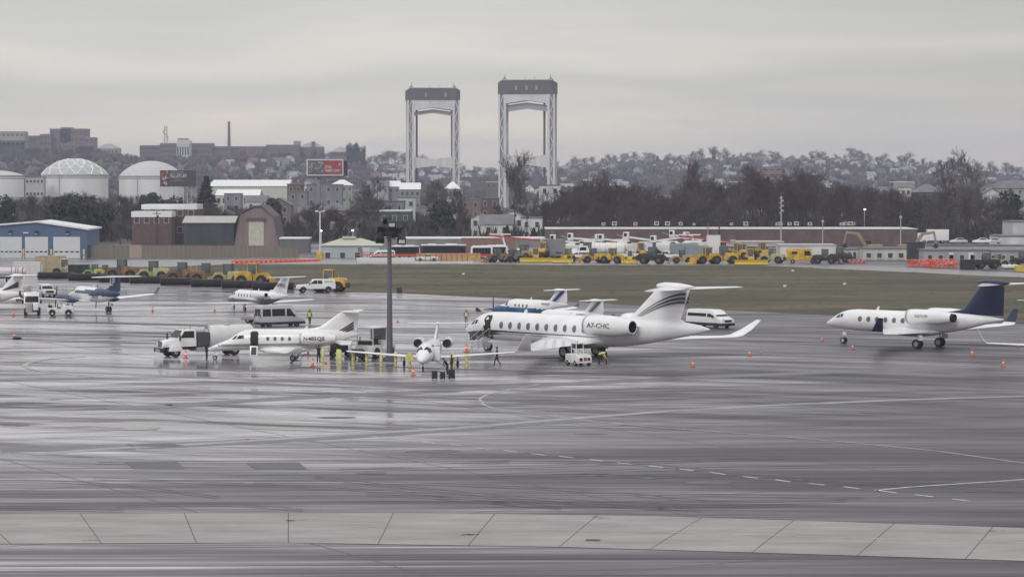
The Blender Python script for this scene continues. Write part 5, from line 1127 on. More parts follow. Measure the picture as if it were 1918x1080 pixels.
for px, Y, d, mm, lb in ((1037,600,(5.2,2.4,4.2),mat('grey_container',(.22,.22,.24),.5),'tall grey container left of the deicing trucks'),(1280,592,(6,2.4,3.4),mat('blue_grey_container',(.25,.29,.32),.5),'blue-grey container right of the black loader'),(1305,590,(5,2.4,3.0),mat('blue_grey_container',(.25,.29,.32)),'second blue-grey container touching the first at its right'),(1205,596,(4,2.4,3.4),white(),'white square container behind the black loader'),(840,582,(14,1.4,1.5),mat('orange_wood_crate',(.48,.30,.12),.7,var=.3,vscale=2),'long low orange wooden crate behind the barrier fence'),(1336,603,(3,2.4,5.0),white(),'white box beside the red booms'),(1715,575,(3.6,2.4,4.2),mat('black_blue_container',(.03,.035,.045),.5),'dark blue-black container between the two site buildings')):
    container(lb, (Xof(px,Y,2),Y,0), 0, d, mm)
redp = mat('red_boom_paint', (.42,.05,.04), .5, var=.2)
for i, (px, Y, lb) in enumerate(((1320,612,'long red boom lift arm angled down to the right in the yard'),(965,618,'long red boom lift folded level at the left of the yard'))):
    r = thing('boom_lift', lb, 'boom lift', (Xof(px,Y,2),Y,0), R(0)); b = MB(); b.tube((-6,0,4.6),(6,0,3.4),.32,.26,4); b.build('boom', redp, r); b = MB(); b.tube((-6,0,4.9),(-1,0,4.9),.2,.2,4); b.tube((-2,0,1),(-3,0,4.7),.3,.3,4); b.build('lower_arm', white(), r); box_part(r, 'base', (-2,0,.9),(3,2,.8), redp)
    for x in (-3,-1):
        for y in (-1,1): wheel(r, x, y, .45, .3)
    box_part(r, 'basket', (6.4,0,3.3),(1.2,1.4,1.0), steel())
container('long reddish corrugated shed behind the shuttle buses', (Xof(915,640,2),640,0), 0, (13,6,3.5), mat('brick_red_corrugated', (.25,.14,.12), .7, var=.15), 'corrugated_shed', 'shed')
# barrier fence: low white barriers with orange rails
orange = mat('barrier_orange', (.72,.11,.05), .5, var=.12); wb = mat('barrier_white', (.66,.66,.65), .5, var=.06)
for i in range(22):
    px = 673 + i*9.9; X, Y = G(px, 493.5)
    r = thing('road_barrier', ['white barrier panel with an orange rail and dark stakes, %s of the fence line' % w for w in ('left third','middle third','right third')][min(2, i*3//22)], 'barrier', (X, Y, 0), 0, 'white and orange barrier fence, '+('left third','middle third','right third')[min(2, i*3//22)])
    b = MB(); hgt = 1.25 if i < 11 else .45; b.prism([(-.56,.02),(-.56,hgt),(.56,hgt),(.56,.02)], .16); b.build('barrier_body', wb, r, bev=.03)
    b = MB(); b.tube((-.56,0,0),(-.56,0,2.0),.07,n=6); b.build('stake', mat('stake_dark_red', (.16,.05,.04), .6), r)
    b = MB(); b.box((0,0,1.85),(1.13,.10,.22)); b.box((0,.03,1.55),(1.13,.06,.14)) if 3 <= i < 11 else None; b.build('rail', orange if i < 12 else mat('faded_rail', (.50,.22,.18), .5), r)
for i in range(18):
    px = 439 + i*9.1; X, Y = G(px, 493-i*.28+.8)
    r = thing('road_barrier', 'low orange plastic barrier laid in the line along the perimeter road', 'barrier', (X, Y, 0), R(-8), 'low orange barriers along the road left of the mast')
    b = MB(); b.prism([(-.54,.02),(-.5,.45+.25*(1-i/18)),(.5,.45+.25*(1-i/18)),(.54,.02)], .35); b.build('barrier_body', orange, r, bev=.04)
    if i < 9: b = MB(); b.box((0,-.37,.2),(.45,.04,.12)); b.build('reflector', wb, r)
# stacks of orange barriers and red rails on the right
for j, (px, py, nx_, nz_, lb, mm) in enumerate(((1728,499,4,5,'left stack of long orange barrier rails','o'),(1762,501,3,6,'right, denser stack of orange and white barriers','o'),(1606,493,3,3,'small red barrier stack before the cream site building','r'))):
    X, Y = G(px, py); mt = orange if mm == 'o' else mat('signal_red', (.5,.04,.07), .5)
    for a in range(nz_):
        r = thing('barrier_rail', 'rail in the '+lb, 'barrier', (X+rnd.uniform(-.6,.6), Y, .05+a*.29), R(rnd.uniform(-12,12)), 'rails of the '+lb)
        b = MB(); b.prism([(-3.0+.4*(px==1606)*3,0),(-2.9+.4*(px==1606)*3,.22),(2.9-.4*(px==1606)*3,.22),(3.0-.4*(px==1606)*3,0)], .5); b.build('rail_body', mt, r, bev=.04)
        b = MB()
        for x in (-1.4,-.5,.5,1.4): b.box((x,-.62,.14),(.3,.04,.1))
        b.build('reflector', wb, r)
for i in range(6):
    X, Y = G(1880+i*5, 503+ (i%2)); r = tag(None or (lambda bb: bb.build('bulk_bag', mat('white_bag_fabric', (.60,.60,.59), .8, var=.12, vscale=2), smooth=True, loc=(X,Y,0)))( (lambda bb: (Hull([(-.6,.35,.05,.05),(-.45,.4,.45,.38),(0,.45,.55,.45),(.45,.4,.45,.36),(.6,.35,.05,.05)]).shell(bb,10,10), bb)[1])(MB())), 'white bulk bag in the low pile near the right edge', 'bag', 'white bulk bags piled at right')
container('low yellow bin at the right edge beside the white bags', put(1916,508), 0, (3,1.6,1.1), blade, 'waste_bin', 'bin')
container('black open skip before the grey site building', put(1812,504), 0, (2.8,1.8,1.9), dark(), 'waste_bin', 'bin')
# excavators
for px, Y, yaw, lb in ((1612,618,180,'tan excavator arm rising behind the cream site building'),(1690,616,0,'second tan excavator arm right of the first')):
    r = thing('excavator', lb, 'excavator', (Xof(px+16,Y,2),Y,0), R(yaw), None, 1.0); et = mat('excavator_tan', (.30,.24,.13), .6, var=.2)
    b = MB(); b.prism([(0,1.6),(2.4,5.3),(5.2,5.6),(5.3,5.1),(2.9,4.7),(.9,1.5)], .3); b.build('boom', et, r, bev=.04); b = MB(); b.prism([(5.0,5.7),(5.5,5.5),(6.0,2.8),(5.7,2.7)], .22); b.build('stick', et, r); b = MB(); b.prism([(5.6,2.9),(6.3,2.4),(5.9,1.6),(5.0,2.0)], .5); b.build('bucket', dark(), r)
    box_part(r, 'body', (-1.2,0,1.9),(3.4,2.6,1.3), et); box_part(r, 'cab', (.2,-.8,2.6),(1.3,1.0,1.6), glass())
    for y in (-1.1,1.1): b = MB(); b.prism([(-2.2,.1),(-2.5,.5),(-2.2,1.0),(2.0,1.0),(2.3,.5),(2.0,.1)], .28, yc=y); b.build('track', rubber(), r, bev=.08)
# ================================================================== BUILDINGS
PANE = {}
def win_mesh(w, h, fm=True):
    key = (round(w,2), round(h,2), fm)
    if key in PANE: return PANE[key]
    b = MB(); b.box((0,0,0),(w,.12,h),0)
    if fm: b.box((0,-.02,h/2+.05),(w+.2,.14,.10),1); b.box((0,-.02,-h/2-.05),(w+.2,.14,.10),1); b.box((-w/2-.05,-.02,0),(.10,.14,h),1); b.box((w/2+.05,-.02,0),(.10,.14,h),1)
    o = b.build('window', [mat('building_glass', (.06,.065,.075), .15, var=.3, vscale=.3), mat('window_trim', (.55,.55,.55), .6)]); PANE[key] = o.data; bpy.data.objects.remove(o); return PANE[key]
def bld(name, label, px0, px1, pyt, Y, dep, wall, roof='flat', roofm=None, pitch=2.5, wins=None, wsize=(1.2,1.5), yaw=0, cat='building', doors=(), group=None, trim=None, base=None, wtop=1.2, fm=True, gable_front=False, pyb=None, rt=.32):
    x0, x1 = Xof(px0, Y, 5), Xof(px1, Y, 5); w = x1-x0; zt = Zof(pyt, Y) - (.26 if roof == 'flat' else 0); cx = (x0+x1)/2
    zb = base if base is not None else max(0, terr(cx, Y+dep/2)-1.5 if Y > 1700 else 0)
    if zt - zb < 2: zt = zb+2
    r = thing(name, label, cat, (cx, Y+dep/2, zb), R(yaw), group); h = zt-zb; eave = h if roof == 'flat' else h-pitch
    b = MB(); b.box((0,0,eave/2),(w,dep,eave)); b.build('wall', wall, r)
    rm = roofm or mat('grey_roof', (.16,.16,.17), .8, var=.2, vscale=.3)
    b = MB()
    if roof == 'flat': b.box((0,0,eave+.26-rt/2),(w+.3,dep+.3,rt))
    elif roof == 'gable' and not gable_front:
        o = .4; b.prism([(0,0)],0) if 0 else None
        b.add([(-w/2-o,-dep/2-o,eave-.1),(w/2+o,-dep/2-o,eave-.1),(w/2+o,dep/2+o,eave-.1),(-w/2-o,dep/2+o,eave-.1),(-w/2-o,0,h),(w/2+o,0,h)], [(0,1,5,4),(2,3,4,5),(3,2,1,0)])
        g = MB(); 
        for sx in (-1,1): g.add([(sx*(w/2-.02),-dep/2,eave),(sx*(w/2-.02),dep/2,eave),(sx*(w/2-.02),0,h-.15)], [(0,1,2)])
        g.build('gable', wall, r)
    elif roof == 'gable':
        o = .4
        b.add([(-w/2-o,-dep/2-o,eave-.1),(0,-dep/2-o,h),(w/2+o,-dep/2-o,eave-.1),(-w/2-o,dep/2+o,eave-.1),(0,dep/2+o,h),(w/2+o,dep/2+o,eave-.1),
               (-w/2-o,-dep/2-o,eave-.35),(0,-dep/2-o,h-.3),(w/2+o,-dep/2-o,eave-.35)], [(0,1,4,3),(1,2,5,4),(0,6,7,1),(1,7,8,2),(6,3,4,7),(7,4,5,8)])
        g = MB(); g.add([(-w/2,-dep/2,eave-.02),(w/2,-dep/2,eave-.02),(0,-dep/2,h-.3)], [(0,1,2)]); g.build('gable', wall, r)
    elif roof == 'hip':
        o = .5; q = min(w,dep)/2
        b.add([(-w/2-o,-dep/2-o,eave-.05),(w/2+o,-dep/2-o,eave-.05),(w/2+o,dep/2+o,eave-.05),(-w/2-o,dep/2+o,eave-.05),(-w/2+q*.8,0,h),(w/2-q*.8,0,h)], [(0,1,5,4),(2,3,4,5),(1,2,5),(3,0,4),(3,2,1,0)])
    b.build('roof', rm, r)
    if trim: b = MB(); b.box((0,-dep/2-.06,eave-.12),(w+.1,.10,.3)); b.build('trim', trim, r)
    if wins:
        nc, nr = wins[0], wins[1]; ww, wh = wsize; me = win_mesh(ww, wh, fm); st = (wins[2] if len(wins) > 2 else (eave-wtop)/max(nr,1))
        for j in range(nr):
            for i in range(nc):
                if nc*nr > 100: break
                o = bpy.data.objects.new('window', me); COL.objects.link(o); o.parent = r; o.location = (-w/2+w*(i+.5)/nc, -dep/2-.04, eave-wtop-wh/2-j*st)
    for dx, dw, dh, dm in doors: b = MB(); b.box((w*dx,-dep/2-.04,dh/2),(dw,.12,dh)); b.build('door', dm, r)
    r['wd'] = 0; del r['wd']
    return r, w, dep, eave, h
brick = mat('brown_brick', (.135,.092,.086), .85, var=.18, vscale=.6); paleb = mat('pale_bluegrey_siding', (.42,.48,.50), .6, var=.12, vscale=.5, stretch=(1,1,.2)); cream_w = mat('cream_siding', (.52,.51,.46), .65, var=.2, vscale=.6, stretch=(1,1,.2))
gsid = mat('grey_siding', (.33,.34,.36), .65, var=.2, vscale=.6, stretch=(1,1,.2)); wsid = mat('white_siding', (.62,.62,.61), .6, var=.16, vscale=.5, stretch=(1,1,.25)); dsl = mat('dark_slate_wall', (.055,.075,.085), .7, var=.2); snowroof = mat('bright_membrane_roof', (.78,.78,.78), .5, var=.04)
# blue garage
Yb = 598
x0, x1 = Xof(-70,Yb,3), Xof(163,Yb,3); r = thing('garage_building', 'blue metal garage building with white roll-up doors at far left', 'building', ((x0+x1)/2, Yb+9, 0)); w = x1-x0
bl = mat('steel_blue_panel', (.075,.125,.23), .5, var=.06, vscale=.4); HB_ = Zof(430,Yb)-.0; pk = Zof(417,Yb)
b = MB(); b.add([(-w/2,-9,0),(w/2,-9,0),(w/2,-9,HB_),(w*.10,-9,pk),(-w/2,-9,HB_+.2),(-w/2,9,0),(w/2,9,0),(w/2,9,HB_),(w*.10,9,pk),(-w/2,9,HB_+.2)], [(0,1,2,3,4),(5,9,8,7,6),(1,6,7,2),(0,4,9,5)]); b.build('wall', bl, r)
b = MB(); b.add([(w/2+.5,-9.6,HB_-.1),(w*.10,-9.6,pk+.05),(-w/2-.5,-9.6,HB_+.2),(w/2+.5,9.6,HB_-.1),(w*.10,9.6,pk+.05),(-w/2-.5,9.6,HB_+.2),(w/2+.5,-9.6,HB_+.25),(w*.10,-9.6,pk+.4),(-w/2-.5,-9.6,HB_+.5),(w/2+.5,9.6,HB_+.25),(w*.10,9.6,pk+.4),(-w/2-.5,9.6,HB_+.5)], [(0,1,7,6),(1,2,8,7),(6,7,10,9),(7,8,11,10),(0,3,4,1),(1,4,5,2),(0,6,9,3)]); b.build('roof', mat('white_metal_roof', (.72,.73,.74), .45), r)
dz = Zof(443.5,Yb); rw = mat('roll_door_white', (.66,.68,.71), .5, var=.03)
for pa, pb in ((0,41),(47,90),(100,150)):
    xa, xb = Xof(pa,Yb,2)-(x0+x1)/2, Xof(pb,Yb,2)-(x0+x1)/2
    b = MB(); n = 12
    for i in range(n): b.box(((xa+xb)/2,-9.03,dz*(i+.5)/n),(xb-xa,.10,dz/n-.03))
    d = b.build('roll_up_door', rw, r); b = MB(); m_ = 5
    for i in range(m_): b.box((xa+(xb-xa)*(i+.5)/m_,-9.12,dz*.30),((xb-xa)/m_*.6,.06,.25))
    d2 = b.build('door_windows', glass(), d)
for px in (20,69,127): b = MB(); X_ = Xof(px,Yb,2)-(x0+x1)/2; b.box((X_,-9.3,Zof(434,Yb)),(.8,.5,.55)); l_ = b.build('wall_lamp', dark(), r); b = MB(); b.box((X_,-9.35,Zof(438,Yb)),(.6,.4,.1)); b.build('lamp_glass', white(), l_)
b = MB(); b.box((Xof(49,Yb,2)-(x0+x1)/2,-9.2,Zof(436,Yb)),(1.2,.3,.25)); b.build('camera_box', white(), r)
for i, px in enumerate((44,96,157)):
    r = thing('bollard', 'yellow post beside the %s roll-up door of the blue garage' % ('first','middle','last')[i], 'bollard', (Xof(px,594,2),594,0), 0, 'yellow posts at the blue garage doors'); b = MB(); b.lathe((0,0,0),(0,0,1),[(0,.22),(2.0,.22),(2.1,.1)],12); b.build('post', bol, r)
    b = MB(); b.lathe((0,0,.7),(0,0,1),[(0,.23),(.2,.23)],12); b.build('band', orange, r)
# wooden fence in lengths
tanw = mat('weathered_fence_wood', (.20,.175,.145), .85, var=.25, vscale=.8, stretch=(6,1,.2)); tanp = mat('pink_tan_fence_board', (.36,.29,.24), .85, var=.1, vscale=.5, stretch=(5,1,.2))
for i, (pa, pb, pt, mm, lb) in enumerate(((163,243,459,tanw,'grey-brown wooden screen fence right of the blue garage'),(243,265,459,tanp,'short paler pink-tan length of the wooden screen fence'),(265,360,459.5,tanw,'grey-brown wooden screen fence below the brick house'),(360,523,460,tanw,'wooden screen fence below the dark gambrel barn'),(523,560,465,tanw,'lower end length of the wooden screen fence right of the barn'))):
    Y = 600; xa, xb = Xof(pa,Y,2), Xof(pb,Y,2); r = thing('wooden_fence', lb, 'fence', ((xa+xb)/2, Y, 0)); h = Zof(pt, Y); w = xb-xa; b = MB(); n = int(w/.5)
    for q in range(n): b.box((-w/2+w*(q+.5)/n, .03*(q%2), h/2+.02*((q*7)%5)),(w/n-.02,.05,h))
    b.build('boards', mm, r); b = MB(); b.box((0,.12,h*.8),(w,.08,.12)); b.box((0,.12,h*.25),(w,.08,.12)); b.build('fence_rail', tanw, r)
# barn (gambrel) and its dark side hall
Yn = 690; xa, xb = Xof(437,Yn,4), Xof(523,Yn,4); w = xb-xa; H_ = Zof(388,Yn); r = thing('barn_building', 'mauve-brown gambrel-fronted barn with a tall cream door', 'building', ((xa+xb)/2, Yn+10, 0))
mv = mat('mauve_brown_metal', (.21,.16,.165), .6, var=.2, vscale=.5, stretch=(1,1,.15)); prof = [(-w/2,0),(-w*.36,H_*.82),(-w*.06,H_),(w*.12,H_),(w*.38,H_*.72),(w/2,0)]
b = MB(); b.add([(x,-10,z) for x, z in prof]+[(x,10,z) for x, z in prof], [tuple(range(6)),tuple(range(11,5,-1))]+[(i,i+6,(i+1)%6+6,(i+1)%6) for i in range(6)]); b.build('wall', mv, r)
b = MB(); q = prof[:]; rm_ = mat('dark_plum_roof', (.10,.08,.085), .7)
for (x,z),(x2,z2) in zip(q,q[1:]): b.add([(x,-10.5,z+.1),(x2,-10.5,z2+.1),(x2,10.5,z2+.1),(x,10.5,z+.1),(x,-10.5,z+.4),(x2,-10.5,z2+.4),(x2,10.5,z2+.4),(x,10.5,z+.4)], [(0,1,5,4),(4,5,6,7),(2,3,7,6)])
b.build('roof', rm_, r)
dx0, dx1 = Xof(466,Yn,4)-(xa+xb)/2, Xof(494,Yn,4)-(xa+xb)/2; b = MB(); b.box(((dx0+dx1)/2,-10.05,Zof(414,Yn)/2),(dx1-dx0,.15,Zof(414,Yn))); b.build('door', mat('cream_door', (.48,.47,.38), .6), r); b = MB(); b.box(((dx0+dx1)/2,-10.2,Zof(411,Yn)),(dx1-dx0+1.2,.5,.8)); b.build('door_hood', rm_, r)
bld('barn_wing','dark charcoal side hall with a pale roof strip left of the mauve barn',344,438,405,694,14,mat('charcoal_siding',(.045,.05,.06),.7,var=.35,vscale=.4,stretch=(1,1,.2)),'gable',mat('pale_strip_roof',(.40,.40,.36),.6),1.6,cat='building')
r0, *_ = bld('brick_house','dark brick building under two bright white flat roofs behind the wooden fence',266,368,383,722,14,mat('dark_red_brick',(.12,.075,.07),.85,var=.2),'flat',snowroof,rt=1.3,wins=(5,2),wsize=(1.4,1.6))
bld('brick_house','lower brick wing with a bright white flat roof, left of the taller white roof',247,321,396,712,8,mat('dark_red_brick',(.12,.075,.07)),'flat',snowroof,rt=1.5,wins=(4,1),wsize=(1.2,1.6))
r0, w, dep, eave, h = bld('office_building','small pale blue-grey office with a pale yellow-green hipped metal roof left of the mast',600,711,447,600,11,paleb,'hip',mat('pale_yellow_green_roof',(.46,.47,.36),.5,var=.05),1.5,wins=(4,1),wsize=(1.1,1.7),wtop=1.6,doors=((.17,1.1,2.3,mat('slate_blue_door',(.14,.20,.28),.5)),))
box_part(r0,'roof_vent',(-.5,0,h+.15),(3.0,2.4,.5),mat('pale_yellow_green_roof',(.46,.47,.36)),bev=0)
box_part(r0,'wall_sign',(w*.27,-dep/2-.08,1.9),(1.6,.06,.9),wb,bev=0)
bld('canopy_shed','low shed with a white curved canopy right of the barn',524,578,445,640,8,mat('dim_grey_wall',(.14,.14,.145),.8),'flat',snowroof)
bld('long_building','long low brown building with flat white-edged roof behind the plow yard',1022,1718,428,700,22,brick,'flat',mat('white_parapet_cap',(.60,.60,.58),.6),rt=.2)
bld('concrete_building','long low grey concrete wall building behind the shuttle bus',712,1020,445,690,12,mat('stained_concrete_wall',(.24,.23,.22),.85,var=.2,vscale=.3),'flat',snowroof)
bld('warehouse_building','low cream warehouse strip behind the right end of the plow yard',1345,1468,452,640,10,mat('cream_panel',(.48,.47,.43),.7),'flat',mat('pale_grey_roof',(.42,.42,.42),.6),wins=(8,1),wsize=(3.0,.8),wtop=1.0,fm=False)
# rooftop units on the long building
for i in range(18):
    px = (1130,1150,1190,1230,1250,1275,1300,1370,1395,1455,1463,1478,1492,1515,1575,1585,1593,1600)[i]; X_ = Xof(px,708,5); z_ = Zof(425,700)+.27; r = thing('rooftop_unit', 'grey ventilation unit on the roof of the long brown building, %s part' % ('left','middle','right')[min(2,(px-1100)//180)], 'ventilation unit', (X_,708+rnd.uniform(-3,3),z_), 0, 'rooftop units on the long brown building, %s part' % ('left','middle','right')[min(2,(px-1100)//180)]); s_ = rnd.uniform(.45,.85)
    box_part(r,'housing',(0,0,.65*s_),(1.5*s_,1.4,1.3*s_),mat('galvanised_grey',(.42,.42,.42),.5),bev=.05); b = MB(); b.lathe((0,-.72,.7*s_),(0,-1,0),[(0,.45*s_),(.03,.45*s_),(.03,.1)],12); b.build('fan_grille',dark(),r)
# site offices on the right
bld('site_building','white flat-roofed site building behind the yellow step van',1461,1566,458,598,10,wsid,'flat',mat('pale_grey_roof',(.42,.42,.42)))
bld('site_building','narrow cream modular office with tall dark windows right of the black loaders',1576,1616,468,592,6,cream_w,'flat',None,wins=(4,1),wsize=(.7,2.4),wtop=.5)
bld('site_building','cream modular office with four small dark windows, bushes at its foot',1617,1698,464,585,7,cream_w,'flat',None,wins=(4,1),wsize=(1.0,1.0),wtop=.9)
bld('site_building','long light grey modular office with white doors behind the orange barrier stacks',1732,1852,467,562,8,gsid,'flat',None,wins=(6,1),wsize=(.9,1.2),wtop=.9,doors=((-.08,1.0,2.3,wb),(.22,1.0,2.3,wb)))
bld('site_building','grey modular office at the right edge behind the dull green machine',1853,1990,468,566,8,gsid,'flat',None,wins=(8,1),wsize=(.9,1.2),wtop=.9)
bld('white_building','white horizontal-boarded building at the right edge',1873,2010,441,640,14,wsid,'flat',None)
bld('white_building','taller pale grey plain block at the right edge above the boarded one',1897,2010,414,660,14,mat('pale_grey_block',(.50,.50,.51),.7),'flat',None)
bld('warehouse_building','low pale wall platform with parked cars in front of it at right',1700,1990,459,625,6,mat('pale_wall',(.42,.42,.42),.7),'flat',None)
for i, (px, mm, lb) in enumerate(((1795,mat('silver_paint',(.5,.5,.51)),'silver car parked on the raised deck above the grey site office, left'),(1838,white(),'white car parked on the raised deck, middle'),(1860,mat('silver_paint',(.5,.5,.51)),'silver car parked on the raised deck, right'))):
    car(lb, (Xof(px,627,3),627,Zof(459,625)+.27), 178, mm, .95)
X_ = Xof(1752,630,3); r = thing('box_truck','white box truck with an angular rear on the raised deck','truck',(X_,630,Zof(459,625)+.27),R(180)); box_part(r,'box',(-.5,0,2.0),(5.0,2.3,2.6),white()); box_part(r,'cab',(2.9,0,1.4),(1.8,2.1,1.8),white(),bev=.1); box_part(r,'windshield',(3.75,0,1.8),(.12,1.8,.7),glass(),bev=0)
for x in (-1.5,2.8):
    for y in (-.9,.9): wheel(r,x,y,.45,.3)
r = thing('crane_cab','small white crane cab and arm left of the box truck on the deck','crane cab',(Xof(1727,630,3),630,Zof(459,625)+.27)); box_part(r,'cab',(0,0,1.3),(2.0,1.6,2.4),white()); box_part(r,'cab_window',(.2,-.82,1.7),(1.2,.05,1.0),glass(),bev=0); b = MB(); b.tube((.8,0,2.2),(3.6,0,2.9),.25,.2,4); b.build('arm',white(),r)
# ---------------- town between the yard and the hill
sage = mat('sage_siding',(.26,.28,.25),.7, var=.3, vscale=.25); greyb = mat('grey_apartment',(.20,.20,.22),.7, var=.3, vscale=.25, stretch=(1,1,.4)); brn = mat('brown_siding',(.20,.16,.14),.8)
bld('apartment_building','dark teal house block with white trim behind the mast lamps',687,770,394,760,14,dsl,'flat',mat('white_trim_cap',(.66,.66,.66),.6),wins=(4,2),wsize=(1.0,1.3))
bld('apartment_building','grey flat-roofed apartment block with paired windows above the teal block',655,756,376,830,14,greyb,'flat',mat('dark_roof_edge',(.10,.10,.11),.7),wins=(6,2),wsize=(.9,1.7))
bld('apartment_building','pale green-white flat block left of the first bridge tower foot',745,778,369,870,10,mat('pale_green_wall',(.48,.52,.49),.7),'flat',None,wins=(2,2))
for px0,px1,pyt,Y,m,roof,gf,lb in ((882,915,398,760,wsid,'gable',True,'white gabled house among bushes left of the big white house'),(900,960,402,740,wsid,'gable',False,'weathered white house with a long roof'),(935,985,392,748,wsid,'gable',True,'big white house with a steep front gable'),(976,1016,407,744,wsid,'flat',False,'white flat-roofed annex at the left of the brown building'),
  (500,545,370,820,brn,'gable',True,'dark brown gabled house with pink-white gable left of the billboard pole'),(560,600,385,800,sage,'gable',False,'grey-green house behind the white lamp post'),(602,650,380,840,mat('mauve_grey_siding',(.24,.21,.22),.8),'hip',False,'mauve-grey three-storey house under the pole billboard'),(640,665,402,770,wsid,'gable',True,'narrow white-trimmed house right of the lamp post'),(620,668,415,740,greyb,'gable',False,'low grey house behind the pale office'),
  (540,575,358,960,greyb,'flat',False,'grey block with window band left of the billboard pole'),(575,640,345,1000,greyb,'flat',False,'grey-blue commercial building behind the billboard pole'),(538,566,344,1010,brick,'flat',False,'dark brick block right of the cream warehouse'),
  (820,858,366,900,wsid,'flat',False,'pale three-storey block inside the first bridge tower'),(862,900,372,880,brn,'flat',False,'brown flat block right of the first bridge tower'),(900,935,370,900,brick,'flat',False,'red brick block between the bridge towers'),(1010,1050,346,860,wsid,'flat',False,'white upper-storey block right of the second bridge tower foot'),(1040,1085,350,905,greyb,'flat',False,'grey block behind the bare trees right of the second tower'),
  (1228,1320,363,980,cream_w,'flat',False,'cream low block seen through the central trees'),(1538,1580,352,1080,wsid,'gable',False,'pale house above the right central trees'),(1715,1765,345,980,dsl,'hip',False,'dark roofed house with white dormers at right'),(1835,1880,352,1000,wsid,'gable',True,'white gabled house at right below the big tree'),(1800,1990,385,860,mat('grey_white_terrace',(.46,.46,.46),.7),'flat',False,'long pale terrace at the right edge behind bare shrubs'),(1860,1990,338,1050,mat('beige_grey_block',(.34,.32,.31),.7),'hip',False,'large beige-grey house with a shallow roof at the right edge'),
  (420,450,362,1040,greyb,'flat',False,'low grey block before the cream warehouse'),(460,500,366,1000,wsid,'gable',False,'white-roofed low house before the cream warehouse')):
    w_ = abs(Xof(px1,Y)-Xof(px0,Y)); nc = max(2,int(w_/3)); hh = Zof(pyt,Y)
    bld('town_house' if roof != 'flat' else 'town_block', lb, px0,px1,pyt,Y,10,m,roof,None,min(3,max(1.2,w_*.3)),wins=(min(nc,12),max(1,min(3,int(hh/3.2)))),wsize=(1.0,1.5),gable_front=gf,wtop=1.0 if roof=='flat' else .8)
# cream warehouse and tanks
ct = mat('tank_white_wall', (.72,.72,.73), .6, var=.10, vscale=.12, stretch=(1,1,.15)); bld('warehouse_building','large cream-white warehouse with a shallow white roof right of the storage tanks',392,538,337,1100,40,mat('cream_warehouse',(.52,.54,.48),.6),'gable',snowroof,2.5)
bld('warehouse_building','small white-roofed shed in front of the cream warehouse',405,485,355,1060,14,cream_w,'gable',snowroof,2.2,wins=(8,1),wsize=(1.2,2.0))
def tank(label, pxc_, pw, pyt, pyw, Y, dome_m, ribs=True):
    pxc = pxc_-4; r_ = pw/2/F*Y; X_ = Xof(pxc,Y,8)*(1+r_/Y); r = thing('storage_tank', label, 'storage tank', (X_, Y+r_, 0)); hw = Zof(pyw, Y); ht = Zof(pyt, Y)-hw
    b = MB(); b.lathe((0,0,0),(0,0,1),[(0,r_),(hw-1.4,r_),(hw-1.4,r_+.25),(hw-1.1,r_+.25),(hw-1.1,r_-.0),(hw,r_)],56); b.build('wall', ct, r, smooth=True)
    b = MB(); b.lathe((0,0,hw-1.7),(0,0,1),[(0,r_+.05),(1.65,r_+.05)],56); b.build('rim_band', mat('grey_rim_band',(.32,.32,.31),.6), r)
    n = 10; sR = (r_*r_+ht*ht)/(2*ht); pr = [(hw+math.sqrt(max(0,sR*sR-(r_*(1-i/n))**2))-(sR-ht), r_*(1-i/n)+.01) for i in range(n+1)]
    b = MB(); b.lathe((0,0,0),(0,0,1),pr,48); d = b.build('dome', dome_m, r, smooth=True)
    if ribs:
        b = MB(); nr = 14
        for lev in range(0, n-2, 2):
            for i in range(nr):
                a0 = 2*PI*(i+.5*((lev//2)%2))/nr; a1 = a0+PI/nr; am = a0-PI/nr
                z0, q0 = pr[lev]; z1, q1 = pr[lev+2]; f = lambda a, q, z: (q*1.01*math.cos(a), q*1.01*math.sin(a), z+.1)
                b.tube(f(a0,q0,z0), f(a1,q1,z1), .28, n=4); b.tube(f(a0,q0,z0), f(am,q1,z1), .28, n=4); b.tube(f(am,q1,z1), f(a1,q1,z1), .24, n=4)
        b.build('dome_ribs', mat('white_rib',(.80,.80,.80),.5), d)
    b = MB(); b.tube((-r_*.3,-r_*.97,0),(-r_*.3,-r_*.97,hw),.15); b.build('ladder', steel(), r)
    return r
tank('white storage tank with a lattice-ribbed geodesic dome at left', 144, 126, 297, 327, 1200, mat('pale_grey_dome',(.42,.43,.43),.5))
tank('white storage tank with a plain pale dome partly behind the dark billboard', 288, 122, 301, 329, 1240, mat('dull_silver_dome',(.50,.50,.50),.45), False)
tank('smaller white storage tank with a low roof at the left edge', -2, 102, 319, 328, 1220, mat('dull_silver_dome',(.50,.50,.50)), False)
bld('pier_building','low pale pipe racks between the two left storage tanks',48,82,331,1190,6,mat('pale_wall',(.42,.42,.42)),'flat',None,wins=(5,3),wsize=(1.0,1.2))
# highway deck behind trees at left
Y = 930; r = thing('viaduct', 'pale green-grey road viaduct deck in front of the storage tanks', 'bridge', (Xof(60,Y,5),Y,0)); b = MB(); b.box((0,0,Zof(372,Y)),(42,8,1.2)); b.build('deck', mat('viaduct_grey',(.34,.36,.33),.7), r); b = MB()
for x in range(-20,21,8): b.box((x,0,Zof(372,Y)/2-.3),(1.0,5,Zof(372,Y)-.6))
b.build('piers', mat('viaduct_grey',(.34,.36,.33)), r); b = MB(); b.box((0,-4.1,Zof(369,Y)),(42,.12,.12)); 
for x in range(-20,21,2): b.box((x,-4.1,Zof(370,Y)),(.1,.1,1.0))
b.build('railing', steel(), r)
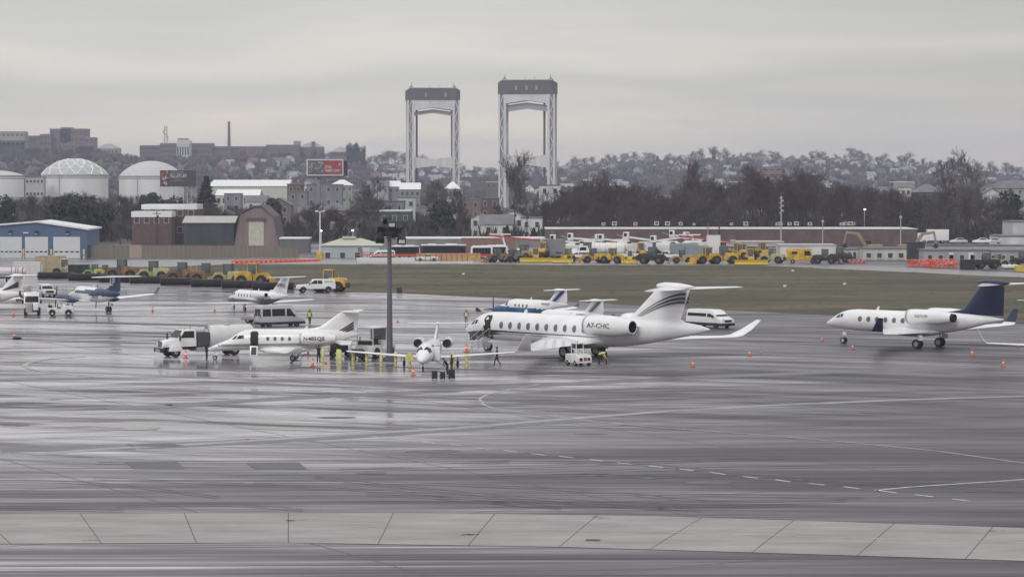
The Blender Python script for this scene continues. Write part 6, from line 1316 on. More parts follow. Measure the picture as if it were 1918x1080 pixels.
# billboards
def tex_quad(par, name, x0, x1, z0, z1, y, m): b = MB(); b.add([(x0,y,z0),(x1,y,z0),(x1,y,z1),(x0,y,z1)],[(0,1,2,3)]); return b.build(name, m, par)
def letters(par, txt, x, z, h, y, m, sq=1.0, bold=.0, width=None):
    vs, fs, w = text_mesh(txt, h, bold); 
    if width: sq = width/w
    b = MB(); b.add([(x+v[0]*sq, y, z+v[1]) for v in vs], fs); return b.build('lettering', m, par)
lw = mat('board_lettering', (.62,.60,.60), .6)
Y = 1000; xa, xb = Xof(300,Y,20), Xof(367,Y,20); z0, z1 = Zof(349,Y), Zof(319,Y); w = xb-xa; h = z1-z0
r = thing('billboard', 'dark billboard reading FALL LAW LAW on a white lattice frame', 'billboard', ((xa+xb)/2, Y, 0), R(3))
box_part(r, 'panel', (0,0,(z0+z1)/2),(w,.8,h), mat('dark_board',(.05,.045,.05),.5), bev=0)
letters(r, 'FALL LAW LAW', -w*.22, z0+h*.55, h*.27, -.45, lw, width=w*.46, bold=.03)
b = MB(); b.box((-w*.02,-.43,z0+h*.88),(w*.36,.03,h*.035)); b.box((-.2,-.43,z0+h*.44),(w*.2,.03,h*.03)); b.box((-w*.02,-.43,z0+h*.34),(w*.38,.03,h*.02)); b.build('small_print', mat('dim_print',(.35,.34,.34)), r)
q_ = random.Random(3); 
for mm, n_ in ((mat('picture_red',(.28,.05,.06)),14),(mat('picture_pale',(.50,.44,.43)),16)):
    b = MB()
    for i in range(n_): b.box((-w*.36+q_.uniform(-.1,.08)*w,-.43-.004*i,z0+h*q_.uniform(.15,.9)),(w*q_.uniform(.01,.06),.03,h*q_.uniform(.04,.2)), ry=q_.uniform(-1,1))
    b.build('picture', mm, r)
b = MB()
for i in range(9):
    x = -w/2+w*i/8; b.tube((x,0,0),(x,0,z0),.10,n=4); b.tube((x,3,0),(x,0,z0),.08,n=4)
    if i < 8: b.tube((x,0,z0-3),(x+w/8,0,z0),.06,n=4); b.tube((x,0,z0),(x+w/8,0,z0-3),.06,n=4); b.tube((x,0,z0-6),(x+w/8,0,z0-3),.06,n=4)
for zz in (z0-.1,z0-3,z0-6): b.tube((-w/2-.8,0,zz),(w/2+.8,0,zz),.10,n=4)
b.build('lattice_frame', mat('pale_frame_paint',(.50,.50,.49),.6), r)
Y = 950; xa, xb = Xof(574,Y,20), Xof(643,Y,20); z0, z1 = Zof(329,Y), Zof(298,Y); w = xb-xa; h = z1-z0
r = thing('billboard', 'pole-mounted billboard, half grey picture and half red, reading STAR', 'billboard', ((xa+xb)/2, Y, 0), R(0))
box_part(r, 'frame', (0,.3,(z0+z1)/2),(w,.6,h), mat('frame_silver',(.60,.60,.62),.4), bev=0)
box_part(r, 'picture_panel', (-w*.24,-.03,(z0+z1)/2),(w*.44,.10,h*.84), mat('picture_dark_grey',(.10,.10,.105)), bev=0); box_part(r, 'red_panel', (w*.225,-.03,(z0+z1)/2),(w*.49,.10,h*.84), mat('board_red',(.32,.045,.055),.5), bev=0)
letters(r, 'STAR', w*.0, z0+h*.44, h*.17, -.12, lw, width=w*.19, bold=.03); letters(r, 'PREMIER SUMMIT', w*.0, z0+h*.24, h*.15, -.12, lw, width=w*.42, bold=.02)
b = MB(); b.box((w*.40,-.10,z0+h*.72),(.35,.03,.6)); b.box((w*.40,-.10,z0+h*.63),(1.0,.03,.18)); b.build('emblem', lw, r)
b = MB()
for i in range(46): b.box((-w*.24+q_.uniform(-.2,.2)*w,-.10-.002*i,z0+h*q_.uniform(.18,.84)),(w*q_.uniform(.01,.05),.02,h*q_.uniform(.02,.12)), ry=q_.uniform(-1.2,1.2))
b.build('picture_detail', mat('picture_pale_grey',(.36,.36,.37)), r)
b = MB(); b.tube((-w*.16,.8,0),(-w*.16,.8,z0-.4),.55,n=14); b.build('pole', mat('mauve_pole',(.24,.22,.25),.6), r); box_part(r, 'catwalk', (0,.2,z0-.5),(w,1.6,.3), dark(), bev=0); box_part(r, 'back_panel', (w*.56,2.0,(z0+z1)/2-.3),(w*.10,3.4,h*.9), dark(), bev=0)
# ================================================================== LIFT BRIDGE TOWERS
pw_ = mat('bridge_white_steel', (.64,.64,.65), .5, var=.10, vscale=.3, stretch=(1,1,.2)); pwd = mat('bridge_shaded_web', (.30,.30,.31), .6, var=.2, vscale=.3); mg = mat('machinery_house_grey', (.115,.108,.115), .6, var=.08, vscale=.2); dkg = mat('guide_column_dark', (.13,.125,.13), .6)  # web plate: darker copy of the white, lattice shade put into its colour
def lift_tower(label, px0, px1, Y, ps, yaw, dark_cols, dep=11.0):
    # ps: pixel rows (roof, box bottom, portal bottom, lower arch bottom, cross top, cross bottom)
    x0, x1 = Xof(px0,Y,30), Xof(px1,Y,30); w = x1-x0; r = thing('bridge_tower', label, 'bridge tower', ((x0+x1)/2, Y, -1), R(yaw)); z = [Zof(p,Y)+1 for p in ps]; zt, zb, zp, za, zc, zd = z
    Wd = w*.97; lg = 4.0
    b = MB(); ch = 2.2; P = [(-w/2+ch,-dep/2-1),(w/2-ch,-dep/2-1),(w/2,-dep/2+1),(w/2,dep/2-1),(w/2-ch,dep/2+1),(-w/2+ch,dep/2+1),(-w/2,dep/2-1),(-w/2,-dep/2+1)]
    b.add([(x,y,zb) for x,y in P]+[(x,y,zt-1.2 if abs(x) > w/2-.1 else zt) for x,y in P], [tuple(range(8)),tuple(range(15,7,-1))]+[(i,(i+1)%8,(i+1)%8+8,i+8) for i in range(8)]); hs = b.build('machinery_house', mg, r)
    b = MB(); b.box((0,0,zt+.22),(w*.86,dep*.8,.45)); b.build('roof', mat('pale_roof_deck',(.55,.55,.54),.7), hs)
    b = MB()
    for sx in (-1,1): b.prism([(sx*(w/2-4.5),zt),(sx*(w/2-3.2),zt+2.0),(sx*(w/2-1.5),zt)], 1.2); b.tube((sx*(w/2-3.2),0,zt+1),(sx*(w/2-3.2),0,zt+3.6),.15)
    for x in (-.05,.12,.40): b.tube((w*x,0,zt),(w*x,0,zt+2.2),.14)
    b.build('roof_gear', mat('gear_grey',(.25,.25,.25),.6), hs)
    for x in ((-.18,.0,.17) if px0 > 900 else (-.14,.22)): b = MB(); b.box((w*x,-dep/2-1.05,(zt+zb)/2-.4),(1.0,.12,2.2)); b.build('window', mat('pale_opening',(.34,.36,.38),.5), hs)
    for sy in (-1,1):
        b = MB(); y = sy*dep/2
        for sx in (-1,1):
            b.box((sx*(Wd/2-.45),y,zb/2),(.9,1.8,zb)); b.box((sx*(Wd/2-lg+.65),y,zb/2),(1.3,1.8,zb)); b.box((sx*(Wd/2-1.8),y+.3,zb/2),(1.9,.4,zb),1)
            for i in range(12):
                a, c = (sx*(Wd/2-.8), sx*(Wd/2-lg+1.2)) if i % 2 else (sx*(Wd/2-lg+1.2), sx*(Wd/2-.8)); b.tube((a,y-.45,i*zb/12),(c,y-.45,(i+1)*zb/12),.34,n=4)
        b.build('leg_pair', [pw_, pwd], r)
        b = MB(); b.add([(-Wd/2+lg,y-.7,zb),(Wd/2-lg,y-.7,zb),(Wd/2-lg,y-.7,zp-1.5),(0,y-.7,zp),(-Wd/2+lg,y-.7,zp-1.5)]+[(-Wd/2+lg,y+.7,zb),(Wd/2-lg,y+.7,zb),(Wd/2-lg,y+.7,zp-1.5),(0,y+.7,zp),(-Wd/2+lg,y+.7,zp-1.5)], [(0,1,2,3,4),(9,8,7,6,5)]+[(i,(i+1)%5,(i+1)%5+5,i+5) for i in range(5)]); b.build('portal_beam', pw_, r)
    def arch(name, zt_, zb_, y, mm, rise=1.6, top_rise=1.4):
        b = MB(); X0, X1 = -Wd/2+lg, Wd/2-lg; Q = [(X0,zt_-top_rise),(0,zt_),(X1,zt_-top_rise),(X1,zb_-rise),(0,zb_),(X0,zb_-rise)]
        b.add([(x,y-.8,zz) for x,zz in Q]+[(x,y+.8,zz) for x,zz in Q], [tuple(range(6)),tuple(range(11,5,-1))]+[(i,(i+1)%6,(i+1)%6+6,i+6) for i in range(6)]); b.build(name, mm, r)
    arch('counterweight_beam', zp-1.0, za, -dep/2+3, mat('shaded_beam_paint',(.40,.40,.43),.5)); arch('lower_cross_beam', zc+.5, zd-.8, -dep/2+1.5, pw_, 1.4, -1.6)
    b = MB(); n = 7; hh = zb/n
    for sx in (-1,1):
        X_ = sx*(Wd/2-lg/2)
        for i in range(n):
            y0, y1 = (-dep/2, dep/2) if i % 2 else (dep/2, -dep/2); b.tube((X_,y0,i*hh),(X_,y1,(i+1)*hh),.55,n=4); b.tube((X_,-dep/2,(i+1)*hh),(X_,dep/2,(i+1)*hh),.4,n=4)
        # lattice on the front face beside each leg
    b.build('bracing', pw_, r)
    for c_ in dark_cols: b = MB(); xx = Xof(c_,Y,30)-(x0+x1)/2; b.box((xx,dep/2-3,zb/2),(1.1,1.3,zb)); b.build('guide_column', dkg, r)
    return r
lift_tower('left tower of the lift bridge, white legs with a grey machinery house on top', 760, 861, 1500, (166,188,202,212,301,308), 6, (781,848))
lift_tower('right, nearer tower of the lift bridge, taller white portal with grey machinery house', 934, 1043, 1400, (151,177,189,204,297,306), -6, (1019,))
# ================================================================== HILL TOWN
hb = mat('hospital_brown', (.16,.12,.115), .8, var=.12, vscale=.1); hbd = mat('hospital_dark_brown', (.14,.11,.11), .8)
def hill_b(label, px0, px1, pyt, pyb, Y, m, wins, cat='building', name='hospital_building', roof='flat', rm=None, ws=(2.4,2.6), wtop=2):
    if wins: wins = (wins[0], wins[1], (Zof(pyt,Y)-Zof(pyb,Y)-wtop)/wins[1])
    return bld(name, label, px0, px1, pyt, Y, 22, m, roof, rm or mat('pale_far_roof',(.34,.33,.33),.8), 5, wins=wins, wsize=ws, wtop=wtop, fm=False, base=Zof(pyb,Y)-12, cat=cat)
hill_b('brown stepped hospital tower on the hill at left, highest block',94,163,241,300,2700,hb,(9,4)); hill_b('lower right shoulder of the brown hilltop hospital',160,177,257,300,2690,hb,(2,3)); hill_b('lower left part of the brown hilltop hospital',75,96,251,300,2690,hb,(3,4))
hill_b('long middle wing left of the brown hilltop hospital',40,78,254,300,2720,hbd,(5,2)); hill_b('pale-banded hilltop building with a thin overhanging roof at the left edge',-30,46,246,300,2660,mat('grey_beige_wall',(.30,.28,.27),.8),(9,3))
hill_b('thin flat roof canopy over the leftmost hilltop building',-40,58,242,243.5,2640,mat('dark_roof_edge',(.10,.10,.11)),None,name='roof_canopy',cat='roof')[0].scale.z = .14; hill_b('small penthouse block on top of the brown hospital',114,133,238.5,244,2700,hb,None); hill_b('square stair tower on the right roof of the brown hospital',149,160,242,262,2712,hb,(2,2))
hill_b('brown stepped building left of the columned hilltop building',262,300,272,300,2700,hbd,(6,3)); hill_b('long brown brick building with a white columned front on the hill',300,398,268,300,2700,hb,(22,3),ws=(1.6,2.6)); hill_b('white columned portico block on the hilltop brick building',331,355,262,288,2675,mat('far_white',(.62,.62,.62),.6),(5,1),'building','portico_building','gable',ws=(1.6,8)); 
hill_b('grey cupola block above the columned hilltop building',333,349,259,268,2710,mat('grey_beige_wall',(.30,.28,.27)),None); hill_b('long low brick wing right of the columned building',385,452,274,302,2710,hb,(14,2),ws=(1.8,2.4)); hill_b('plain brown building right of the tall chimney, left part',448,498,274,312,2650,hb,(6,2),ws=(1.2,1.8),wtop=4); hill_b('plain brown building right of the tall chimney, higher middle part',499,560,271,312,2640,hbd,(7,2),ws=(1.2,1.8),wtop=4); hill_b('brown hipped-roof building at the right end of the hilltop brick row',561,605,266,312,2655,hb,(5,2),ws=(1.2,1.8),wtop=5,roof='hip'); hill_b('small pale roof block on the brown hilltop building',550,560,264,273,2660,mat('grey_beige_wall',(.30,.28,.27)),None); hill_b('slim chimney block on the brown hilltop building',584,588,265,273,2652,hbd,None); hill_b('brown hill building left of the three dark evergreens',620,655,275,312,2650,hbd,(6,3),roof='hip')
hill_b('small beige-roofed hilltop hall right of the hospital',180,222,269,290,2800,mat('beige_far',(.36,.33,.30),.8),(6,1),roof='hip')
r = thing('chimney_stack','tall thin brown brick chimney on the hill at left','chimney',(Xof(429,2700,50),2700,Zof(295,2700))); b = MB(); hz = Zof(228,2700)-Zof(295,2700); b.lathe((0,0,0),(0,0,1),[(0,1.9),(hz-1,1.25),(hz-1,1.5),(hz,1.5),(hz,.2)],16); b.build('shaft', mat('chimney_brick',(.16,.12,.11),.8), r, smooth=True)
r = thing('antenna_tower','lattice antenna tower standing on the hilltop behind the brick buildings','antenna tower',(Xof(310.5,2690,50),2690,Zof(270,2690))); b = MB(); hz = Zof(236,2690)-Zof(270,2690)
for x in (-1.6,1.6):
    for y in (-1.6,1.6): b.tube((x,y,0),(x*.7,y*.7,hz),.22,n=4)
for i in range(6): b.tube((-1.5,-1.6,i*hz/6),(1.5,-1.6,(i+1)*hz/6),.16,n=4); b.tube((1.5,-1.6,i*hz/6),(-1.5,-1.6,(i+1)*hz/6),.16,n=4)
b.build('lattice', mat('antenna_grey',(.30,.29,.29),.6), r); b = MB()
for i in range(7): a = i*.9; b.box((2.2*math.cos(a),2.2*math.sin(a),hz*(.35+.09*i)),(1.0,.6,1.6), rz=a)
b.build('antenna_panels', mat('antenna_pale',(.45,.45,.45),.6), r)
r, *_ = bld('apartment_tower','mauve brick apartment tower with pale balcony bands among the central right trees',1427,1464,312,1700,16,mat('mauve_brick',(.24,.16,.17),.8),'flat',None,wins=(3,7),wsize=(2.6,1.0),fm=False)
q = 0
# scattered hill houses
HM = {}
def house_mesh(ci, gf):
    if (ci, gf) in HM: return HM[(ci, gf)]
    wc = [(.72,.73,.74),(.50,.50,.46),(.34,.38,.42),(.42,.36,.28),(.28,.33,.28),(.38,.22,.20)][ci]
    wall = mat('far_house_wall_%s' % ('white','cream','blue_grey','tan','sage','brick')[ci], wc, .7, var=.05); rf = mat(('far_roof_grey','far_roof_dark','far_roof_brown')[ci % 3], ((.30,.31,.33),(.10,.10,.11),(.17,.13,.12))[ci % 3], .8)
    b = MB(); w, d, h, p = (9,8,7.5,3.5) if gf else (12,8,6.5,3.0); b.box((0,0,h/2-2.5),(w,d,h+5),0)
    if gf: b.add([(-w/2,-d/2,h),(w/2,-d/2,h),(0,-d/2,h+p)],[(0,1,2)],0); b.add([(-w/2-.4,-d/2-.4,h-.3),(0,-d/2-.4,h+p),(w/2+.4,-d/2-.4,h-.3),(-w/2-.4,d/2,h-.3),(0,d/2,h+p),(w/2+.4,d/2,h-.3)],[(0,1,4,3),(1,2,5,4)],1)
    else: b.add([(-w/2-.4,-d/2-.5,h-.2),(w/2+.4,-d/2-.5,h-.2),(w/2+.4,d/2+.5,h-.2),(-w/2-.4,d/2+.5,h-.2),(-w/2-.4,0,h+p),(w/2+.4,0,h+p)],[(0,1,5,4),(2,3,4,5),(0,4,3),(1,2,5)],1)
    for zz in (1.4,4.4):
        for x in ((-2.6,0,2.6) if gf else (-4,-1.4,1.4,4)): b.box((x,-d/2-.03,zz),(1.1,.1,1.5),2)
    if gf: b.box((0,-d/2-.03,h+.8),(1.0,.1,1.2),2)
    b.box((w*.25,1,h+p*.8),(.8,.8,2.2),1)
    o = b.build('hill_house',[wall,rf,mat('far_window',(.07,.075,.085),.3)]); HM[(ci,gf)] = o.data; bpy.data.objects.remove(o); return HM[(ci,gf)]
def where(px):
    for a, s_ in ((300,'above the left storage tanks'),(480,'behind the cream warehouse'),(570,'left of the pole billboard'),(660,'around the pole billboard'),(757,'left of the left bridge tower'),(865,'seen inside the left bridge tower'),(932,'between the two bridge towers'),(1045,'seen inside the right bridge tower'),(1140,'just right of the right bridge tower'),(1250,'in the middle of the hill'),(1380,'right of the middle of the hill'),(1480,'around the mauve apartment tower'),(1600,'right of the mauve apartment tower'),(1700,'on the right part of the hill'),(1800,'left of the big tree at right')):
        if px < a: return s_
    return 'at the right edge of the hill'
hr = random.Random(21); cn = ('white','cream','blue-grey','tan','sage green','brick red')
for i in range(296):
    if i < 26: px = hr.uniform(380, 620); Y = hr.uniform(1950, 2500)
    elif i < 44: px = hr.uniform(640, 940); Y = hr.uniform(1800, 2950)
    else: px = hr.uniform(640, 1930); Y = 1850 + 1330*hr.random()**.55
    X_ = (px-959)/F*Y; z = terr(X_, Y); ci = hr.choice((0,0,0,0,1,1,2,2,3,4,5)); gf = hr.random() < .5
    o = bpy.data.objects.new('hill_house', house_mesh(ci, gf)); COL.objects.link(o); o.location = (X_, Y, z+1.2); o.rotation_euler = (0,0,hr.uniform(-.7,.7)); s_ = hr.uniform(.48,.82); o.scale = (s_,s_,s_)
    rows = 'high' if Y > 2650 else 'half-way' if Y > 2200 else 'low'; t_ = 'front-gabled' if gf else 'long-roofed'
    tag(o, '%s %s house %s on the hill, %s' % (cn[ci], t_, rows if rows != 'high' else 'high up', where(px)), 'house', '%s %s houses %s on the hillside, %s' % (cn[ci], t_, rows, where(px)))
# more vehicles filling the second and third rows of the yard
q5 = random.Random(12)
SP = ('left of the first basket truck','behind the widest yellow blade','behind the ivory tank truck','behind the black loader','right of the blue-grey containers','at the right end of the yard')
for i in range(20):
    px = 960 + i*24 + q5.uniform(-6,6); Y = q5.uniform(584, 616); w_ = SP[min(5, int((px-955)/84))]; kd = i % 5
    if kd == 0: van('white work van '+w_, 900, 500, q5.uniform(160,200), white(), False, .95).location = (Xof(px,Y,2), Y, 0)
    elif kd == 1: wheel_loader('dusty loader with a dark cab '+w_, (Xof(px,Y,2), Y, 0), q5.uniform(0,360), mat('dusty_tan_paint',(.32,.22,.10),.7,var=.3), 1.0, 'bucket', cabd)
    elif kd == 2: pickup('white pickup in the crowded rows '+w_, 900, 500, q5.uniform(-30,30), False).location = (Xof(px,Y,2), Y, 0)
    elif kd == 3: wheel_loader('yellow loader in the crowded rows '+w_, (Xof(px,Y,2), Y, 0), q5.uniform(0,360), yellow(), 1.0, 'bucket', yellow())
    else: car('grey car in the crowded rows '+w_, (Xof(px,Y,2), Y, 0), q5.uniform(-30,30), mat('mid_grey_car',(.16,.16,.17),.35), 1.0)
# ================================================================== TREES
def bare_tree_mesh(seed, H=14, spread=.42, lv=(7,6,5,4), col='a', low=.22):
    q = random.Random(seed); t = MB(); c = MB()
    def br(b, p, d, ln, r, lev):
        e = p + d*ln; bend = Vector((q.uniform(-1,1),q.uniform(-1,1),q.uniform(-.2,.6)))*.10*ln; m = (p+e)/2+bend
        n = 5 if lev < 2 else 3
        if lev >= 3:
            a = d.orthogonal().normalized()*r*1.3; b.add([p-a, p+a, e], [(0,1,2)]); 
            a = d.cross(a).normalized()*r*1.3; b.add([p-a, p+a, e], [(0,1,2)])
        else: b.tube(p, m, r, r*.8, n, cap=False); b.tube(m, e, r*.8, r*.45, n, cap=False)
        if lev >= len(lv): return
        for i in range(lv[lev]):
            u = q.uniform(.30, 1.0) if lev else low+(1-low)*(i+.5)/lv[0]
            st = p + (m-p)*u*2 if u < .5 else m + (e-m)*(u-.5)*2
            ax = d.orthogonal().normalized(); ax.rotate(Matrix.Rotation(q.uniform(0,2*PI),3,d)); an = q.uniform(.45,.95) if lev else q.uniform(.55,.95)*(1.15-u*.6)
            nd_ = (d*math.cos(an) + ax*math.sin(an)); nd_ = (nd_+Vector((0,0,.22))).normalized()
            br(c, st, nd_, ln*(q.uniform(.42,.70) if lev else q.uniform(.40,.62)*(1.25-.5*u)), max(.035, r*(.42 if lev else .38)), lev+1)
    br(t, Vector((0,0,0)), Vector((q.uniform(-.05,.05),q.uniform(-.05,.05),1)).normalized(), H*.72, H*.020, 0)
    return t, c
bark = mat('winter_bark', (.062,.053,.048), .95, var=.3, vscale=.5); twig = {'brown': mat('winter_twigs_brown', (.085,.068,.062), .95, var=.25, vscale=.25), 'grey': mat('winter_twigs_grey', (.125,.112,.105), .95, var=.25, vscale=.25), 'red': mat('winter_twigs_reddish', (.10,.064,.056), .95, var=.25, vscale=.25)}
TM = []
for i, (sd, H, lv, cm) in enumerate(((1,15,(9,7,6,5),'brown'),(2,15,(10,7,6,5),'grey'),(3,15,(9,8,6,4),'brown'),(4,15,(8,7,6,5),'red'),(5,15,(11,6,6,5),'brown'),(6,15,(10,7,5,5),'grey'))):
    t, c = bare_tree_mesh(sd, H, lv=lv); a = t.build('trunk', bark); b_ = c.build('crown', twig[cm]); TM.append((a.data, b_.data, cm, sorted(v.co.z for v in b_.data.vertices)[int(len(b_.data.vertices)*.993)])); bpy.data.objects.remove(a); bpy.data.objects.remove(b_)
def ever_mesh(seed, kind):
    q = random.Random(seed); c = MB(); t = MB(); H = 12
    t.tube((0,0,0),(0,0,H*.9),.28,.06,7)
    if kind == 'conifer':
        for k in range(26):
            z = 1.2+(H-1.4)*k/26; R_ = (H-z)*.30+.25
            for i in range(int(14+R_*5)):
                a = q.uniform(0,2*PI); rr = R_*q.uniform(.65,1.12); e = Vector((rr*math.cos(a), rr*math.sin(a), z-rr*.18+q.uniform(-.3,.3))); s_ = Vector((0,0,z+.15)); d = (e-s_); n = Vector((-d.y,d.x,0)).normalized()*q.uniform(.18,.4)
                c.add([s_+d*.15, s_+d*.6+n, e, s_+d*.6-n], [(0,1,2,3)]); c.add([s_+d*.2+Vector((0,0,.12)), s_+d*.65+Vector((0,0,-.30)), e], [(0,1,2)])
    else:
        for k in range(17):
            cx = Vector((q.uniform(-2.6,2.6), q.uniform(-2.6,2.6), q.uniform(2.0,H-1.5))); cx.x *= (1.25-cx.z/H*.8); cx.y *= (1.25-cx.z/H*.8); R_ = q.uniform(1.2,2.2)
            for i in range(110):
                v = Vector((q.gauss(0,1),q.gauss(0,1),q.gauss(0,1))).normalized()*R_*q.uniform(.6,1.1); p = cx+v; u = Vector((q.gauss(0,1),q.gauss(0,1),q.gauss(0,1))).normalized()*.34; w_ = u.cross(v).normalized()*.34
                c.add([p-u-w_, p+u-w_*.6, p+u+w_, p-u*.7+w_], [(0,1,2,3)])
    a = t.build('trunk', bark); b_ = c.build('crown', mat('evergreen_foliage', (.030,.040,.026), .9, var=.4, vscale=.5)); r_ = (a.data, b_.data, kind, max(v.co.z for v in b_.data.vertices)); bpy.data.objects.remove(a); bpy.data.objects.remove(b_); return r_
EM = [ever_mesh(11,'conifer'), ever_mesh(12,'pine'), ever_mesh(13,'pine'), ever_mesh(14,'conifer')]
def tree(name, label, px, Y, pyt, me, wk=1.0, group=None, zb=None, cat='tree'):
    base = zb if zb is not None else terr((px-959)/F*Y, Y); X_ = Xof(px, Y, base+5); h = Zof(pyt, Y)-base; k = h/me[3]
    r = thing(name, label, cat, (X_, Y, base-.2), rnd.uniform(0,6.28), group); r.scale = (k*wk,k*wk,k)
    for n_, d in (('trunk', me[0]), ('crown', me[1])): o = bpy.data.objects.new(n_, d); COL.objects.link(o); o.parent = r
    return r
def wh2(px):
    for a, s_ in ((165,'behind the blue garage'),(250,'behind the left part of the wooden fence'),(440,'around the brick house with white roofs'),(530,'behind the mauve barn'),(600,'between barn and pale office'),(700,'behind the pale office'),(780,'behind the teal block'),(880,'below the left bridge tower'),(1000,'around the big white house'),(1120,'behind the left part of the long brown building'),(1250,'behind the middle-left of the long brown building'),(1400,'behind the middle of the long brown building'),(1550,'behind the right-middle of the long brown building'),(1720,'behind the right end of the long brown building'),(1830,'behind the raised car deck')):
        if px < a: return s_
    return 'behind the white boarded building'
tr = random.Random(77)
# profile of the dark tree belt: x -> crown top row
BELT = [(-20,370),(60,368),(100,366),(150,362),(200,364),(250,366),(300,368),(345,385),(400,380),(440,384),(520,386),(560,392),(600,376),(650,372),(700,366),(760,390),(800,370),(860,368),(900,392),(930,372),(1000,370),(1040,352),(1100,342),(1150,330),(1190,342),(1230,352),(1270,356),(1300,332),(1340,338),(1380,332),(1410,320),(1440,336),(1470,330),(1500,316),(1530,326),(1560,342),(1620,350),(1680,356),(1740,362),(1790,346),(1830,352),(1880,372),(1940,360)]
n_t = 0
def belt(n, x0, x1, ya, yb, dj):
    for i in range(n):
        px = x0+(x1-x0)*(i+tr.random())/n; Y = tr.uniform(ya, yb); top = lerp_tab(BELT, px)+tr.uniform(-4, dj)
        mi = tr.randrange(len(TM)); m = TM[mi]; sz = 'tall' if Zof(top,Y) > 14 else 'low'
        wv = tr.uniform(.85,1.3)
        tree('bare_tree', '%s %s-twigged bare winter tree %s' % (sz, m[2], wh2(px)), px, Y, top, m, wv, '%s %s-twigged bare trees %s' % (sz, m[2], wh2(px)))
belt(26, -10, 620, 735, 900, 22); belt(24, 600, 1030, 770, 900, 26); belt(46, 1020, 1560, 735, 860, 26); belt(42, 1020, 1720, 870, 1000, 14); belt(26, 1560, 1940, 740, 880, 30); belt(16, 1560, 1940, 890, 1000, 8); belt(16, 1030, 1900, 725, 745, 52); belt(26, 380, 790, 732, 800, 30); belt(20, 20, 350, 880, 925, 5)
# trees that stand out
for px, Y, pyt, mi, wk, lb in ((966,820,284,1,.72,'large bare tree with a fine spreading crown in front of the right bridge tower'),(690,800,332,0,.95,'bare tree with open branches right of the pole billboard'),(820,840,336,1,.9,'bare tree inside the left bridge tower'),(855,830,352,4,.8,'bare tree by the right leg of the left bridge tower'),(1300,830,300,4,.62,'tallest dark bare tree rising above the central belt'),(1812,1050,281,5,.85,'big multi-stemmed bare tree on the skyline at right'),(1780,1150,296,4,.9,'bare tree joined to the left of the big skyline tree'),(1405,900,306,2,.75,'dark tall bare tree left of the mauve apartment tower'),(1500,900,306,3,1.0,'broad brown tree right of the mauve apartment tower'),(1118,860,318,0,.9,'upright bare tree at the left of the central belt'),(1640,800,378,5,1.3,'pale bushy bare tree behind the right end of the long building'),(1740,790,390,1,1.2,'pale thin shrub-like tree behind the deck'),(1850,760,398,5,1.5,'pale bare shrub tree before the long terrace'),(225,690,408,1,1.3,'pale grey shrub right of the blue garage')):
    tree('bare_tree', lb, px, Y, pyt, TM[mi], wk)
for px, Y, pyt, mi, wk, lb in ((387,860,328,0,1.35,'dark spruce right of the FALL LAW LAW billboard'),(150,740,358,1,1.3,'broad dark evergreen behind the blue garage, left of centre'),(115,742,366,2,1.1,'dark evergreen at the left of the evergreen clump'),(10,760,362,1,.9,'dark evergreen at the left edge'),(285,860,358,2,1.1,'round dark pine below the dark billboard, left'),(320,860,364,1,1.3,'dark pine below the dark billboard, right'),(508,800,368,2,1.0,'dark evergreen left of the brown gabled house'),(830,760,374,2,1.3,'broad dark olive evergreen behind the mast lamps, right'),(870,750,404,0,1.2,'dark conifer left of the big white house'),(850,748,410,3,1.3,'second dark conifer left of the big white house'),(1700,770,380,1,1.5,'dark evergreen bush left of the car deck'),(1898,770,352,1,1.1,'dark evergreen at the right edge'),(1000,735,424,0,1.6,'small dark conifer before the white flat-roofed annex'),(950,738,420,3,1.6,'small dark conifer before the big white house'),(190,760,376,2,1.2,'dark evergreen left of the brick house')):
    tree('evergreen_tree', lb, px, Y, pyt, EM[mi], wk)
# hill skyline trees
SKY = [(-30,290),(60,290),(180,280),(230,284),(262,290),(400,292),(430,284),(480,286),(540,280),(600,286),(640,284),(655,272),(690,288),(720,283),(760,288),(800,292),(860,300),(900,304),(940,302),(1050,296),(1090,292),(1130,292),(1180,286),(1230,288),(1300,281),(1340,276),(1380,280),(1420,282),(1450,280),(1480,286),(1530,281),(1560,288),(1600,278),(1640,290),(1690,284),(1720,290),(1750,296),(1820,300),(1860,298),(1918,316)]
for i in range(150):
    px = -20+1960*(i+tr.random()*.9)/150; Y = tr.uniform(2950,3200); top = lerp_tab(SKY, px)+tr.uniform(-3,11); m = TM[tr.randrange(len(TM))]
    tree('hill_tree', '%s-twigged bare tree on the hill skyline, %s' % (m[2], where(px)), px, Y, top, m, tr.uniform(.95,1.6), '%s-twigged bare trees on the hill skyline, %s' % (m[2], where(px)))
for px, pyt, lb in ((653,265,'left one of the three dark evergreens on the hill skyline'),(667,266,'middle one of the three dark evergreens on the hill skyline'),(679,270,'right one of the three dark evergreens on the hill skyline'),(1338,277,'dark evergreen standing up on the hill skyline right of centre'),(1232,290,'small round dark evergreen on the central skyline')):
    tree('evergreen_tree', lb, px, 2600 if px < 700 else 3000, pyt, EM[1 if px != 667 else 2], .5)
for i in range(56):
    px = -30+650*(i+tr.random()*.9)/56; Y = tr.uniform(2440,2600); top = lerp_tab([(-30,277),(40,279),(100,276),(180,275),(200,286),(300,295),(420,298),(470,299),(560,306),(620,308)], px)+tr.uniform(-4,8); m = TM[tr.randrange(len(TM))]
    tree('hill_tree', '%s-twigged bare tree on the left hill below the hilltop buildings, %s' % (m[2], where(px)), px, Y, top, m, tr.uniform(1.3,2.0), '%s-twigged bare trees on the left hill, %s' % (m[2], where(px)))
